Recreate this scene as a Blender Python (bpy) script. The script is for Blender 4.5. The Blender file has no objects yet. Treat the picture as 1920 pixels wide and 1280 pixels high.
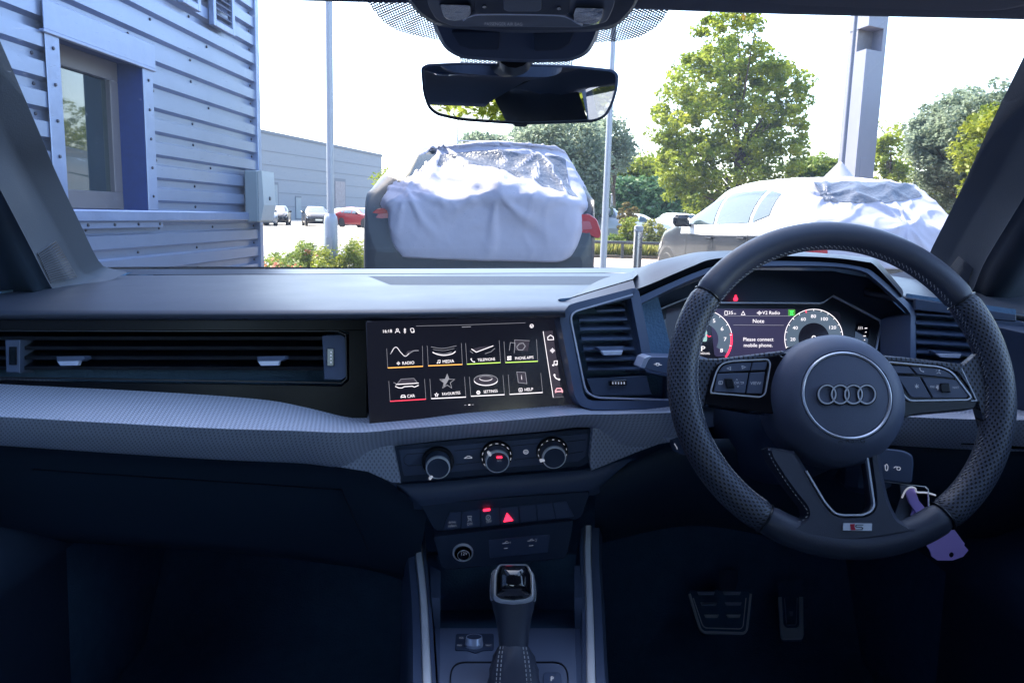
import bpy, math, random
import numpy as np
from mathutils import Vector, Matrix, noise
from mathutils.geometry import tessellate_polygon
R = math.radians
random.seed(7)
S = bpy.context.scene
col = S.collection

# ------------------------------------------------------------------ camera
CAM = Vector((0, 0, 1.15)); FPX = 1480.0; PITCH = R(9.0); ROLL = R(1.55)
_fw = Vector((0, math.cos(PITCH), -math.sin(PITCH))); _r0 = Vector((1, 0, 0)); _u0 = _r0.cross(_fw)
_rt = _r0 * math.cos(ROLL) + _u0 * math.sin(ROLL); _up = -_r0 * math.sin(ROLL) + _u0 * math.cos(ROLL)
cd = bpy.data.cameras.new('camera'); cam = bpy.data.objects.new('camera', cd); col.objects.link(cam)
cd.sensor_width = 36.0; cd.lens = FPX / 1920 * 36.0; cd.clip_start = 0.02; cd.clip_end = 3000
m3 = Matrix((_rt, _up, -_fw)).transposed()
cam.matrix_world = Matrix.Translation(CAM) @ m3.to_4x4()
S.camera = cam

# ------------------------------------------------------------------ sky, sun, exposure
SUN_AZ = R(-45.0)      # from +Y (straight ahead), negative = to the left
SUN_EL = R(50.0)
w = bpy.data.worlds.new("World"); S.world = w; w.use_nodes = True
nt = w.node_tree; bg = nt.nodes['Background']
sky = nt.nodes.new('ShaderNodeTexSky'); sky.sky_type = 'NISHITA'; sky.sun_disc = False
sky.sun_elevation = SUN_EL; sky.sun_rotation = SUN_AZ
sky.air_density = 1.0; sky.dust_density = 1.6; sky.ozone_density = 1.0
nt.links.new(sky.outputs[0], bg.inputs[0]); bg.inputs[1].default_value = 0.15
sl = bpy.data.lights.new('sun', 'SUN'); sl.energy = 3.0; sl.angle = R(0.5); sl.color = (1.0, 0.90, 0.74)
so = bpy.data.objects.new('sun', sl); col.objects.link(so)
sdir = Vector((math.sin(SUN_AZ) * math.cos(SUN_EL), math.cos(SUN_AZ) * math.cos(SUN_EL), math.sin(SUN_EL)))
so.rotation_euler = sdir.to_track_quat('Z', 'Y').to_euler(); so.location = (0, 0, 30)
vs = S.view_settings; vs.view_transform = 'Standard'; vs.look = 'None'; vs.exposure = 2.6; vs.gamma = 1.0
S.render.engine = 'CYCLES'
S.cycles.max_bounces = 7; S.cycles.diffuse_bounces = 4; S.cycles.glossy_bounces = 4; S.cycles.transparent_max_bounces = 14
S.cycles.caustics_reflective = False; S.cycles.caustics_refractive = False

# ------------------------------------------------------------------ pixel (1920x1280) -> space
def ray(px, py): return _fw + _rt * ((px - 960) / FPX) + _up * ((640 - py) / FPX)
def P(px, py, Y):
    r = ray(px, py); return CAM + r * (Y / r.y)
class Pl:
    """a real plane in the scene; calling it drops a traced outline point onto that plane"""
    def __init__(s, p0, n):
        s.p0 = Vector(p0); s.n = Vector(n).normalized()
        if s.n.dot(CAM - s.p0) < 0: s.n = -s.n
    def __call__(s, px, py, lift=0.0):
        r = ray(px, py); t = (s.p0 + s.n * lift - CAM).dot(s.n) / r.dot(s.n); return CAM + r * t
    def off(s, d): return Pl(s.p0 + s.n * d, s.n)
def plane3(a, b, c):
    a, b, c = P(*a), P(*b), P(*c); return Pl(a, (b - a).cross(c - a))

# ------------------------------------------------------------------ mesh builder
def cr(pts, n):
    """Catmull-Rom resample of a list of tuples/vectors"""
    pts = [Vector(p) for p in pts]
    if len(pts) == 2: return [pts[0].lerp(pts[1], i / (n - 1)) for i in range(n)]
    q = [2 * pts[0] - pts[1]] + pts + [2 * pts[-1] - pts[-2]]
    L = [0.0]
    for i in range(1, len(pts)): L.append(L[-1] + (pts[i] - pts[i - 1]).length + 1e-9)
    out = []
    for k in range(n):
        d = L[-1] * k / (n - 1); i = 0
        while i < len(pts) - 2 and d > L[i + 1]: i += 1
        t = (d - L[i]) / (L[i + 1] - L[i]); p0, p1, p2, p3 = q[i:i + 4]
        out.append(0.5 * ((2 * p1) + (p2 - p0) * t + (2 * p0 - 5 * p1 + 4 * p2 - p3) * t * t + (3 * p1 - p0 - 3 * p2 + p3) * t ** 3))
    return out
def lin(pts, n):
    pts = [Vector(p) for p in pts]; L = [0.0]
    for i in range(1, len(pts)): L.append(L[-1] + (pts[i] - pts[i - 1]).length + 1e-9)
    out = []
    for k in range(n):
        d = L[-1] * k / (n - 1); i = 0
        while i < len(pts) - 2 and d > L[i + 1]: i += 1
        out.append(pts[i].lerp(pts[i + 1], (d - L[i]) / (L[i + 1] - L[i])))
    return out
def rnd(pts, r, k=4):
    """round the corners of a 2-D polygon (r: one radius or one per corner)"""
    out = []; n = len(pts)
    for i in range(n):
        a, b, c = Vector(pts[i - 1][:2]), Vector(pts[i][:2]), Vector(pts[(i + 1) % n][:2])
        rr = r[i] if isinstance(r, (list, tuple)) else r
        d1, d2 = (a - b), (c - b); rr = min(rr, d1.length * .48, d2.length * .48)
        if rr < 1e-6: out.append(tuple(b)); continue
        p, q = b + d1.normalized() * rr, b + d2.normalized() * rr
        for j in range(k + 1):
            t = j / k; out.append(tuple(p * (1 - t) ** 2 + b * 2 * t * (1 - t) + q * t * t))
    return out
def inset(pts, d):
    n = len(pts); ar = sum(pts[i - 1][0] * pts[i][1] - pts[i][0] * pts[i - 1][1] for i in range(n))
    sg = 1 if ar > 0 else -1; out = []
    for i in range(n):
        a, b, c = Vector(pts[i - 1]), Vector(pts[i]), Vector(pts[(i + 1) % n])
        e1 = (b - a); e2 = (c - b)
        if e1.length < 1e-9 or e2.length < 1e-9: out.append(tuple(b)); continue
        e1.normalize(); e2.normalize()
        n1 = Vector((-e1.y, e1.x)) * sg; n2 = Vector((-e2.y, e2.x)) * sg; m = n1 + n2
        L = max(m.length_squared, 0.4); out.append(tuple(b + m * (2 * d / L)))
    return out
def ell(cx, cy, rx, ry, n=32, rot=0, a0=0, a1=360):
    o = []; full = abs(a1 - a0) >= 360; c, s = math.cos(rot), math.sin(rot)
    for i in range(n if full else n + 1):
        a = R(a0 + (a1 - a0) * i / n); x, y = rx * math.cos(a), -ry * math.sin(a)
        o.append((cx + x * c - y * s, cy + x * s + y * c))
    return o
def strip(pts, wd, closed=False):
    """2-D outline of a stroked polyline"""
    n = len(pts); Lp, Rp = [], []
    for i in range(n):
        p = Vector(pts[i]); a = Vector(pts[i - 1]) if (i > 0 or closed) else p; b = Vector(pts[(i + 1) % n]) if (i < n - 1 or closed) else p
        d1 = (p - a).normalized() if (p - a).length > 0 else None; d2 = (b - p).normalized() if (b - p).length > 0 else None
        if d1 is None: d1 = d2
        if d2 is None: d2 = d1
        t = (d1 + d2); t = t.normalized() if t.length > .2 else d1
        nn = Vector((-t.y, t.x)); k = 1 / max(.5, nn.dot(Vector((-d1.y, d1.x))))
        Lp.append(tuple(p + nn * wd / 2 * k)); Rp.append(tuple(p - nn * wd / 2 * k))
    return Lp, Rp
TXT = {}
def text_mesh(s, ext=0.0):
    k = (s, ext)
    if k in TXT: return TXT[k]
    c = bpy.data.curves.new('t', 'FONT'); c.body = s; c.size = 1.0; c.align_x = 'CENTER'; c.align_y = 'CENTER'; c.resolution_u = 3
    o = bpy.data.objects.new('t', c); col.objects.link(o); bpy.context.view_layer.update()
    me = o.to_mesh(); vs_ = [tuple(v.co) for v in me.vertices]; fs = [tuple(p.vertices) for p in me.polygons]
    o.to_mesh_clear(); bpy.data.objects.remove(o); bpy.data.curves.remove(c)
    TXT[k] = (vs_, fs); return TXT[k]
class MB:
    def __init__(s): s.v = []; s.f = []; s.uv = []; s.sm = []; s.mi = []; s.cur = 0
    def add(s, vs, fs, uvs=None, smooth=False):
        b = len(s.v); s.v += [tuple(v) for v in vs]
        for f in fs:
            s.f.append(tuple(i + b for i in f)); s.sm.append(smooth); s.mi.append(s.cur)
            s.uv.append([uvs[i] for i in f] if uvs else [(0, 0)] * len(f))
    def grid(s, rows, cu=False, cv=False, smooth=True, uv=True):
        n = len(rows[0]); m = len(rows); vs = [p for r in rows for p in r]; uvs = None
        if uv:
            uvs = []; v = 0.0
            for i, r in enumerate(rows):
                if i: v += sum((Vector(r[j]) - Vector(rows[i - 1][j])).length for j in range(0, n, max(1, n // 6))) / len(range(0, n, max(1, n // 6)))
                u = 0.0
                for j in range(n):
                    if j: u += (Vector(r[j]) - Vector(r[j - 1])).length
                    uvs.append((u, v))
        fs = []
        for i in range(m if cv else m - 1):
            for j in range(n if cu else n - 1):
                fs.append((i * n + j, i * n + (j + 1) % n, ((i + 1) % m) * n + (j + 1) % n, ((i + 1) % m) * n + j))
        s.add(vs, fs, uvs, smooth); return s
    def prism(s, front, back, cap_back=False, smooth=False):
        n = len(front); tris = tessellate_polygon([[Vector(p) for p in front]])
        s.add(front, [tuple(t) for t in tris]); 
        if cap_back: s.add(back, [tuple(reversed(t)) for t in tris])
        s.add(list(front) + list(back), [(i, (i + 1) % n, n + (i + 1) % n, n + i) for i in range(n)], None, smooth); return s
    def px(s, pl, pts, depth=0.004, lift=0.0, bev=0.0, bd=0.0006):
        """solid plate: outline traced on plane pl, 'depth' metres thick, with a small chamfer of bev pixels"""
        fr = inset(pts, bev) if bev else pts
        F = [pl(x, y, lift) for x, y in fr]; M = [pl(x, y, lift - (bd if bev else 0)) for x, y in pts]
        B = [p - pl.n * depth for p in M]
        tris = tessellate_polygon([[Vector(p) for p in F]]); n = len(F)
        s.add(F, [tuple(t) for t in tris])
        if bev: s.add(F + M, [(i, (i + 1) % n, n + (i + 1) % n, n + i) for i in range(n)])
        s.add(M + B, [(i, (i + 1) % n, n + (i + 1) % n, n + i) for i in range(n)])
        s.add(B, [tuple(reversed(t)) for t in tris]); return s
    def line(s, pl, pts, wd, lift=0.0005, depth=0.0006, closed=False):
        L, Rr = strip(pts, wd, closed)
        n = len(pts); A = [pl(x, y, lift) for x, y in L]; B = [pl(x, y, lift) for x, y in Rr]
        C = [p - pl.n * depth for p in A]; D = [p - pl.n * depth for p in B]; m = n if closed else n - 1
        fs = []
        for i in range(m):
            j = (i + 1) % n
            fs += [(i, j, n + j, n + i), (i, j, 2 * n + j, 2 * n + i), (n + i, n + j, 3 * n + j, 3 * n + i)]
        s.add(A + B + C + D, fs); return s
    def txt(s, pl, t, x, y, h, ex=(1, 0), up=None, lift=0.0008, wx=1.0):
        """lettering on plane pl; h = capital height in the units of the trace"""
        ex = Vector(ex).normalized(); uy = Vector(up).normalized() if up else Vector((ex.y, -ex.x))
        vs_, fs = text_mesh(t); k = h / 0.62
        s.add([pl(x + ex.x * v[0] * k * wx + uy.x * v[1] * k, y + ex.y * v[0] * k * wx + uy.y * v[1] * k, lift) for v in vs_], fs); return s
    def tube(s, path, r, n=10, closed=False, cap=True, ry=None):
        path = [Vector(p) for p in path]; m = len(path); rows = []
        rr = r if isinstance(r, (list, tuple)) else [r] * m; up = None
        for i in range(m):
            a = path[i - 1] if (i or closed) else path[i]; b = path[(i + 1) % m] if (i < m - 1 or closed) else path[i]
            t = (b - a).normalized()
            if up is None:
                up = Vector((0, 0, 1)) if abs(t.z) < .9 else Vector((1, 0, 0))
            sd = t.cross(up).normalized(); up = sd.cross(t).normalized()
            rows.append([path[i] + (sd * math.cos(2 * math.pi * j / n) + up * math.sin(2 * math.pi * j / n) * (ry if ry else 1)) * rr[i] for j in range(n)])
        s.grid(rows, cu=True, cv=closed)
        if cap and not closed:
            s.add(rows[0], [tuple(range(n))]); s.add(rows[-1], [tuple(reversed(range(n)))])
        return s
    def lathe(s, prof, c, ax, n=40, smooth=True):
        ax = Vector(ax).normalized(); a = ax.orthogonal().normalized(); b = ax.cross(a); c = Vector(c)
        s.grid([[c + ax * h + (a * math.cos(2 * math.pi * j / n) + b * math.sin(2 * math.pi * j / n)) * max(r, 1e-5) for j in range(n)] for r, h in prof], cu=True, smooth=smooth); return s
    def box(s, c, d, ax=None, bev=0.0):
        """box with chamfered edges; ax = 3 axis vectors"""
        c = Vector(c); X, Y, Z = ax if ax else (Vector((1, 0, 0)), Vector((0, 1, 0)), Vector((0, 0, 1))); hx, hy, hz = d[0] / 2, d[1] / 2, d[2] / 2
        if bev <= 0:
            vs = [c + X * (hx * i) + Y * (hy * j) + Z * (hz * k) for i in (-1, 1) for j in (-1, 1) for k in (-1, 1)]
            s.add(vs, [(0, 1, 3, 2), (4, 6, 7, 5), (0, 4, 5, 1), (2, 3, 7, 6), (0, 2, 6, 4), (1, 5, 7, 3)]); return s
        b = min(bev, hx * .9, hy * .9, hz * .9)
        def ring(z, q):
            x, y = hx - q, hy - q; bb = b
            return [c + X * u + Y * v + Z * z for u, v in ((x - bb, y), (x, y - bb), (x, -y + bb), (x - bb, -y), (-x + bb, -y), (-x, -y + bb), (-x, y - bb), (-x + bb, y))]
        rows = [ring(-hz, b), ring(-hz + b, 0), ring(hz - b, 0), ring(hz, b)]
        s.grid(rows, cu=True, smooth=False); s.add(rows[0], [tuple(reversed(range(8)))]); s.add(rows[3], [tuple(range(8))]); return s
    def build(s, name, mat, parent=None, sharp=35, loc=None, rotz=0.0, props=None):
        me = bpy.data.meshes.new(name); me.from_pydata(s.v, [], s.f)
        uvl = me.uv_layers.new(name='UVMap'); flat = [c for f in s.uv for q in f for c in q]
        uvl.data.foreach_set('uv', flat); me.polygons.foreach_set('use_smooth', s.sm)
        mats = mat if isinstance(mat, (list, tuple)) else [mat]
        for m_ in mats: me.materials.append(m_)
        if len(mats) > 1: me.polygons.foreach_set('material_index', s.mi)
        me.validate(); me.update()
        if sharp and any(s.sm):
            try: me.set_sharp_from_angle(angle=R(sharp))
            except Exception: pass
        o = bpy.data.objects.new(name, me); col.objects.link(o)
        if parent: o.parent = parent
        if loc is not None: o.location = loc; o.rotation_euler = (0, 0, rotz)
        if props:
            for k, v in props.items(): o[k] = v
        return o
def tag(o, label=None, cat=None, group=None, kind=None):
    if label: o['label'] = label
    if cat: o['category'] = cat
    if group: o['group'] = group
    if kind: o['kind'] = kind
    return o
def empty(name, loc=(0, 0, 0), rz=0, parent=None):
    o = bpy.data.objects.new(name, None); col.objects.link(o); o.location = loc; o.rotation_euler = (0, 0, rz); o.empty_display_size = .1
    if parent: o.parent = parent
    return o
def copy_tree(o, parent=None):
    c = o.copy(); col.objects.link(c); c.parent = parent
    for ch in list(o.children): copy_tree(ch, c)
    return c

from mathutils.bvhtree import BVHTree
def caster(o):
    t = BVHTree.FromPolygons([v.co for v in o.data.vertices], [tuple(p.vertices) for p in o.data.polygons])
    def f(px, py, lift=0.0):
        r = ray(px, py).normalized(); h = t.ray_cast(CAM, r)
        return None if h[0] is None else h[0] - r * lift
    return f
# ------------------------------------------------------------------ materials
def mat(name, c, rough=.5, metal=0.0, spec=.5, bump=None, var=0.0, vscale=8.0, coat=0.0, emit=None, sub=0.0, alpha=None):
    """bump: (scale, strength, distance)"""
    m = bpy.data.materials.new(name); m.use_nodes = True; N = m.node_tree.nodes; L = m.node_tree.links; b = N['Principled BSDF']
    b.inputs['Base Color'].default_value = (*c, 1); b.inputs['Roughness'].default_value = rough; b.inputs['Metallic'].default_value = metal
    b.inputs['Specular IOR Level'].default_value = spec
    if coat: b.inputs['Coat Weight'].default_value = coat; b.inputs['Coat Roughness'].default_value = .05
    if emit: b.inputs['Emission Color'].default_value = (*emit[0], 1); b.inputs['Emission Strength'].default_value = emit[1]
    tc = N.new('ShaderNodeTexCoord')
    if var:
        nz = N.new('ShaderNodeTexNoise'); nz.inputs['Scale'].default_value = vscale; nz.inputs['Detail'].default_value = 6; nz.inputs['Roughness'].default_value = .65
        L.new(tc.outputs['Object'], nz.inputs['Vector'])
        mx = N.new('ShaderNodeMixRGB'); mx.blend_type = 'MIX'
        mx.inputs[1].default_value = (*[x * (1 - var) for x in c], 1); mx.inputs[2].default_value = (*[min(1, x * (1 + var)) for x in c], 1)
        L.new(nz.outputs['Fac'], mx.inputs[0]); L.new(mx.outputs[0], b.inputs['Base Color'])
        mr = N.new('ShaderNodeMapRange'); mr.inputs[3].default_value = max(0.02, rough * .8); mr.inputs[4].default_value = min(1, rough * 1.2)
        L.new(nz.outputs['Fac'], mr.inputs[0]); L.new(mr.outputs[0], b.inputs['Roughness'])
    if bump:
        nb = N.new('ShaderNodeTexNoise'); nb.inputs['Scale'].default_value = bump[0]; nb.inputs['Detail'].default_value = 3
        L.new(tc.outputs['Object'], nb.inputs['Vector']); bp = N.new('ShaderNodeBump'); bp.inputs['Strength'].default_value = bump[1]; bp.inputs['Distance'].default_value = bump[2]
        L.new(nb.outputs['Fac'], bp.inputs['Height']); L.new(bp.outputs[0], b.inputs['Normal'])
    return m
def mnode(N, L, op, a, b=None, c=None):
    n = N.new('ShaderNodeMath'); n.operation = op
    for i, x in enumerate((a, b, c)):
        if x is None: continue
        if isinstance(x, (int, float)): n.inputs[i].default_value = x
        else: L.new(x, n.inputs[i])
    return n.outputs[0]
def dotmask(m, pu, pv, thr, coord='UV', soft=.15):
    """staggered dots in UV metres; returns socket 0..1 (1 inside a dot)"""
    N = m.node_tree.nodes; L = m.node_tree.links
    tc = N.new('ShaderNodeTexCoord'); sp = N.new('ShaderNodeSeparateXYZ'); L.new(tc.outputs[coord], sp.inputs[0])
    a = mnode(N, L, 'COSINE', mnode(N, L, 'MULTIPLY', sp.outputs[0], 2 * math.pi / pu)); b = mnode(N, L, 'COSINE', mnode(N, L, 'MULTIPLY', sp.outputs[1], 2 * math.pi / pv))
    v = mnode(N, L, 'MULTIPLY', a, b)     # +1 at a staggered lattice
    mr = N.new('ShaderNodeMapRange'); mr.interpolation_type = 'SMOOTHSTEP'; mr.inputs[1].default_value = thr - soft; mr.inputs[2].default_value = thr + soft
    L.new(v, mr.inputs[0]); return mr.outputs[0]
def dotted(m, pu, pv, thr, c2, strength, dist, invert=True):
    N = m.node_tree.nodes; L = m.node_tree.links; b = N['Principled BSDF']; k = dotmask(m, pu, pv, thr)
    mx = N.new('ShaderNodeMixRGB'); L.new(k, mx.inputs[0]); old = b.inputs['Base Color']
    if old.links: L.new(old.links[0].from_socket, mx.inputs[1])
    else: mx.inputs[1].default_value = old.default_value
    mx.inputs[2].default_value = (*c2, 1); L.new(mx.outputs[0], b.inputs['Base Color'])
    bp = N.new('ShaderNodeBump'); bp.inputs['Strength'].default_value = strength; bp.inputs['Distance'].default_value = dist; bp.invert = invert
    L.new(k, bp.inputs['Height'])
    if b.inputs['Normal'].links: L.new(b.inputs['Normal'].links[0].from_socket, bp.inputs['Normal'])
    L.new(bp.outputs[0], b.inputs['Normal']); return m
def glassy(name, tint, refl, rough=0.0, ior=1.45, dirt=0.0, film=0.0):
    """clear pane: lets light straight through, mirrors a little more at grazing angles"""
    m = bpy.data.materials.new(name); m.use_nodes = True; N = m.node_tree.nodes; L = m.node_tree.links
    for n in list(N): N.remove(n)
    out = N.new('ShaderNodeOutputMaterial'); t = N.new('ShaderNodeBsdfTransparent'); t.inputs[0].default_value = (*tint, 1)
    g = N.new('ShaderNodeBsdfGlossy'); g.inputs['Roughness'].default_value = rough; fr = N.new('ShaderNodeFresnel'); fr.inputs[0].default_value = ior
    mx = N.new('ShaderNodeMixShader'); L.new(mnode(N, L, 'MULTIPLY', fr.outputs[0], refl), mx.inputs[0]); L.new(t.outputs[0], mx.inputs[1]); L.new(g.outputs[0], mx.inputs[2])
    last = mx.outputs[0]
    if dirt:
        d = N.new('ShaderNodeBsdfTranslucent'); d.inputs[0].default_value = (.8, .8, .8, 1); tc = N.new('ShaderNodeTexCoord')
        nz = N.new('ShaderNodeTexNoise'); nz.inputs['Scale'].default_value = 160; L.new(tc.outputs['Object'], nz.inputs['Vector'])
        mr = N.new('ShaderNodeMapRange'); mr.inputs[1].default_value = .68; mr.inputs[2].default_value = .76; mr.inputs[4].default_value = dirt; L.new(nz.outputs['Fac'], mr.inputs[0])
        m2 = N.new('ShaderNodeMixShader'); L.new(mnode(N, L, 'ADD', mr.outputs[0], film), m2.inputs[0]); L.new(last, m2.inputs[1]); L.new(d.outputs[0], m2.inputs[2]); last = m2.outputs[0]  # film adds an even pale haze over the whole pane
    L.new(last, out.inputs[0]); return m
def emis(name, c, s):
    m = bpy.data.materials.new(name); m.use_nodes = True; b = m.node_tree.nodes['Principled BSDF']
    b.inputs['Base Color'].default_value = (0.01, 0.01, 0.01, 1); b.inputs['Emission Color'].default_value = (*c, 1); b.inputs['Emission Strength'].default_value = s; b.inputs['Roughness'].default_value = .3
    return m

# ================================================================== EXTERIOR
M = {}
M['tarmac'] = mat('tarmac', (.15, .15, .155), .85, var=.35, vscale=1.2, bump=(60, .3, .01))
M['lot'] = mat('pale_concrete', (.33, .305, .27), .9, var=.18, vscale=.25, bump=(20, .2, .01))
M['block'] = mat('pink_block_paving', (.40, .31, .27), .85, var=.2, vscale=2)
M['kerb'] = mat('kerb_concrete', (.42, .41, .40), .85, var=.15, vscale=3)
M['soil'] = mat('planting_soil', (.10, .075, .05), .95, var=.4, vscale=5)
M['white_line'] = mat('road_paint', (.75, .75, .73), .7, var=.1)
M['clad'] = mat('blue_silver_cladding', (.215, .270, .42), .30, metal=.45, spec=.6, var=.17, vscale=1.6, bump=(3.5, .25, .01))
M['flash'] = mat('folded_flashing', (.225, .285, .46), .30, metal=.35, spec=.6, var=.16, vscale=3, bump=(6, .45, .012))
M['blue'] = mat('blue_reveal_paint', (.014, .042, .19), .45, var=.25, vscale=25)
M['frame_grey'] = mat('window_frame_grey', (.14, .13, .145), .45, var=.1)
M['bolt'] = mat('dark_bolt', (.05, .055, .08), .4, metal=.5)
M['pane'] = mat('window_pane', (.015, .03, .03), .02, spec=1.0, coat=.6)
M['blind'] = mat('pale_blind', (.22, .32, .36), .7)
M['meter'] = mat('meter_box_grp', (.22, .27, .31), .5, var=.08)
M['meter_door'] = mat('meter_box_door', (.45, .48, .50), .45, var=.06)
M['far_wall'] = mat('warehouse_panels', (.16, .19, .24), .6, var=.06, vscale=.3)
M['far_trim'] = mat('warehouse_trim', (.10, .12, .16), .6)
M['far_door'] = mat('warehouse_door', (.19, .23, .27), .6)
M['galv'] = mat('galvanised_steel', (.30, .32, .37), .45, metal=.4, var=.15, vscale=6)
M['pylon'] = mat('pylon_grey', (.19, .20, .27), .5, metal=.1, var=.1, vscale=2)
M['blotchy_grey'] = mat('blotchy_grey_panel', (.20, .19, .22), .6, var=.5, vscale=3)  # mid grey broken up by blotchy noise
M['thin_pole'] = mat('dark_pole', (.10, .11, .16), .5)
M['steel'] = mat('brushed_steel', (.62, .62, .64), .28, metal=.9, var=.1)
M['rail'] = mat('black_rail', (.03, .035, .04), .5)
M['bark'] = mat('bark', (.10, .075, .055), .9, var=.4, vscale=12)
M['tyre'] = mat('tyre', (.02, .02, .022), .8)
M['rim'] = mat('alloy', (.55, .56, .58), .3, metal=.9)
M['cglass'] = mat('car_glass', (.02, .04, .05), .03, spec=.9, coat=.5)
M['cglass_pale'] = mat('side_glass', (.035, .055, .065), .12, spec=.35)
M['red_lens'] = mat('tail_lamp_red', (.34, .004, .018), .2, spec=.3, coat=.25)
M['lens'] = mat('headlamp', (.55, .58, .62), .12, coat=1.0)
M['plate_y'] = mat('plate', (.62, .60, .52), .5)
def paint(name, c, coat=.9): return mat(name, c, .3, metal=.15, spec=.45, coat=coat, var=.04)
M['navy'] = mat('dark_teal_paint', (.012, .024, .036), .42, metal=.1, spec=.3, coat=.15, var=.25, vscale=14); M['black'] = mat('black_paint', (.010, .011, .015), .25, spec=.35, coat=.25); M['white'] = paint('white_paint', (.72, .72, .74))
M['silver'] = paint('silver_paint', (.38, .40, .43)); M['redp'] = paint('red_paint', (.22, .015, .02), .4); M['greyp'] = paint('grey_paint', (.14, .16, .19))
def leafmat(name, c0, c1, tr=.35):
    m = bpy.data.materials.new(name); m.use_nodes = True; N = m.node_tree.nodes; L = m.node_tree.links; b = N['Principled BSDF']
    uv = N.new('ShaderNodeUVMap'); sp = N.new('ShaderNodeSeparateXYZ'); L.new(uv.outputs[0], sp.inputs[0])
    mx = N.new('ShaderNodeMixRGB'); mx.inputs[1].default_value = (*c0, 1); mx.inputs[2].default_value = (*c1, 1); L.new(sp.outputs[0], mx.inputs[0])
    L.new(mx.outputs[0], b.inputs['Base Color']); b.inputs['Roughness'].default_value = .55; b.inputs['Specular IOR Level'].default_value = .3
    t = N.new('ShaderNodeBsdfTranslucent'); L.new(mx.outputs[0], t.inputs[0]); ms = N.new('ShaderNodeMixShader'); ms.inputs[0].default_value = tr
    L.new(b.outputs[0], ms.inputs[1]); L.new(t.outputs[0], ms.inputs[2]); L.new(ms.outputs[0], N['Material Output'].inputs[0]); return m
M['leaf_g'] = leafmat('fresh_green_leaves', (.11, .18, .03), (.36, .40, .04), .5)
M['leaf_w'] = leafmat('grey_green_leaves', (.15, .20, .14), (.30, .36, .26), .5)
M['leaf_h'] = leafmat('dark_hedge_leaves', (.05, .12, .06), (.11, .20, .08), .35)
M['leaf_y'] = leafmat('yellow_green_leaves', (.14, .20, .02), (.30, .32, .035), .4)
M['leaf_b'] = leafmat('bed_shrub_leaves', (.08, .15, .03), (.24, .29, .05), .4)
M['leaf_o'] = leafmat('autumn_shrub_leaves', (.11, .10, .035), (.24, .18, .07), .4)
M['flower'] = leafmat('orange_pink_flowers', (.6, .22, .14), (.75, .38, .25), .3)
M['grass_y'] = leafmat('dry_ornamental_grass', (.16, .19, .04), (.34, .33, .10), .4)

def struct(o): o['kind'] = 'structure'; return o
# ---- ground sheets
def sheet(name, pts, z, m):
    g = MB(); g.add([(x, y, z) for x, y in pts], [tuple(range(len(pts)))]); return struct(g.build(name, m))
sheet('ground', [(-900, -900), (900, -900), (900, 900), (-900, 900)], 0.0, M['tarmac'])
sheet('far_car_park', [(-120, 26), (-1.2, 26), (1.5, 60), (60, 60), (60, 150), (-120, 150)], .006, M['lot'])
def slab(name, x0, x1, y0, y1, h, m):
    g = MB(); g.box(((x0 + x1) / 2, (y0 + y1) / 2, h / 2), (x1 - x0, y1 - y0, h), bev=.015); return struct(g.build(name, m))
slab('planting_bed_soil', -4.6, -1.3, 9.6, 12.6, .10, M['soil'])
slab('kerb', -4.75, -1.15, 9.45, 9.6, .12, M['kerb'])
slab('pavement', 1.0, 14.0, 17.6, 23.4, .012, M['block'])
slab('pavement_kerb', 1.0, 14.0, 17.4, 17.6, .11, M['kerb'])
slab('verge_soil', 1.0, 30.0, 23.6, 34.0, .09, M['soil'])
for y in (16.2,): sheet('road_marking', [(1.2, y), (9, y), (9, y + .12), (1.2, y + .12)], .005, M['white_line'])

# ---- near building clad in ribbed sheet
vd = ray(1045, 410); WD = Vector((vd.x, vd.y, 0)).normalized(); WN = Vector((WD.y, -WD.x, 0))
C0 = P(487, 400, 7.8); WL = Pl(C0, WN)
def wt(px, py): return (C0 - WL(px, py)).dot(WD)           # metres from the corner back towards us
def wz(px, py): return WL(px, py).z
def WP(t, z, d=0.0): p = C0 - WD * t + WN * d; return Vector((p.x, p.y, z))
bld = empty('clad_building', WP(0, 0)); tag(bld, 'blue-silver ribbed metal clad building with a recessed window beside the parked car', 'building')
def bb(mb, name, m, par=bld, **k):
    base = bld.location
    mb.v = [tuple(Vector(v) - base) for v in mb.v]; return mb.build(name, m, par, **k)
zs0, zs1 = wz(482, 487), wz(482, 38); pitch = (zs1 - zs0) / 13.78
H_B = 8.8  # wall top is out of view; raised to keep sun off the cabin
def cladding(mb, t0, t1, z0, z1):
    rows = []; k = int((z0 - zs0) / pitch) - 2; seq = []
    while True:
        zz = zs0 + k * pitch
        if zz > z1 + pitch: break
        seq += [(zz - .23 * pitch, 0), (zz - .16 * pitch, -.042), (zz + .14 * pitch, -.042), (zz + .25 * pitch, 0)]
        k += 1
    pr = []
    for i, (z, d) in enumerate(seq):
        if z < z0:
            if i + 1 < len(seq) and seq[i + 1][0] > z0:
                a = (z0 - z) / (seq[i + 1][0] - z); pr.append((z0, d + (seq[i + 1][1] - d) * a))
            continue
        if z > z1:
            a = (z1 - seq[i - 1][0]) / (z - seq[i - 1][0]); pr.append((z1, seq[i - 1][1] + (d - seq[i - 1][1]) * a)); break
        pr.append((z, d))
    for z, d in pr: rows.append([WP(t0 + (t1 - t0) * j / 6, z, d) for j in range(7)])
    mb.grid(rows, smooth=False)
tRi, tLi = wt(268, 200), wt(115, 200)       # opening, right and left edges
zT, zB = wz(190, 92), wz(190, 393)
g = MB(); cladding(g, .03, tRi, 0.02, H_B); cladding(g, tRi, tLi, zT, H_B); cladding(g, tRi, tLi, .02, zB); cladding(g, tLi, 14, .02, H_B); bb(g, 'wall_cladding', M['clad'])
g = MB(); dpt = 9.0
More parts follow.
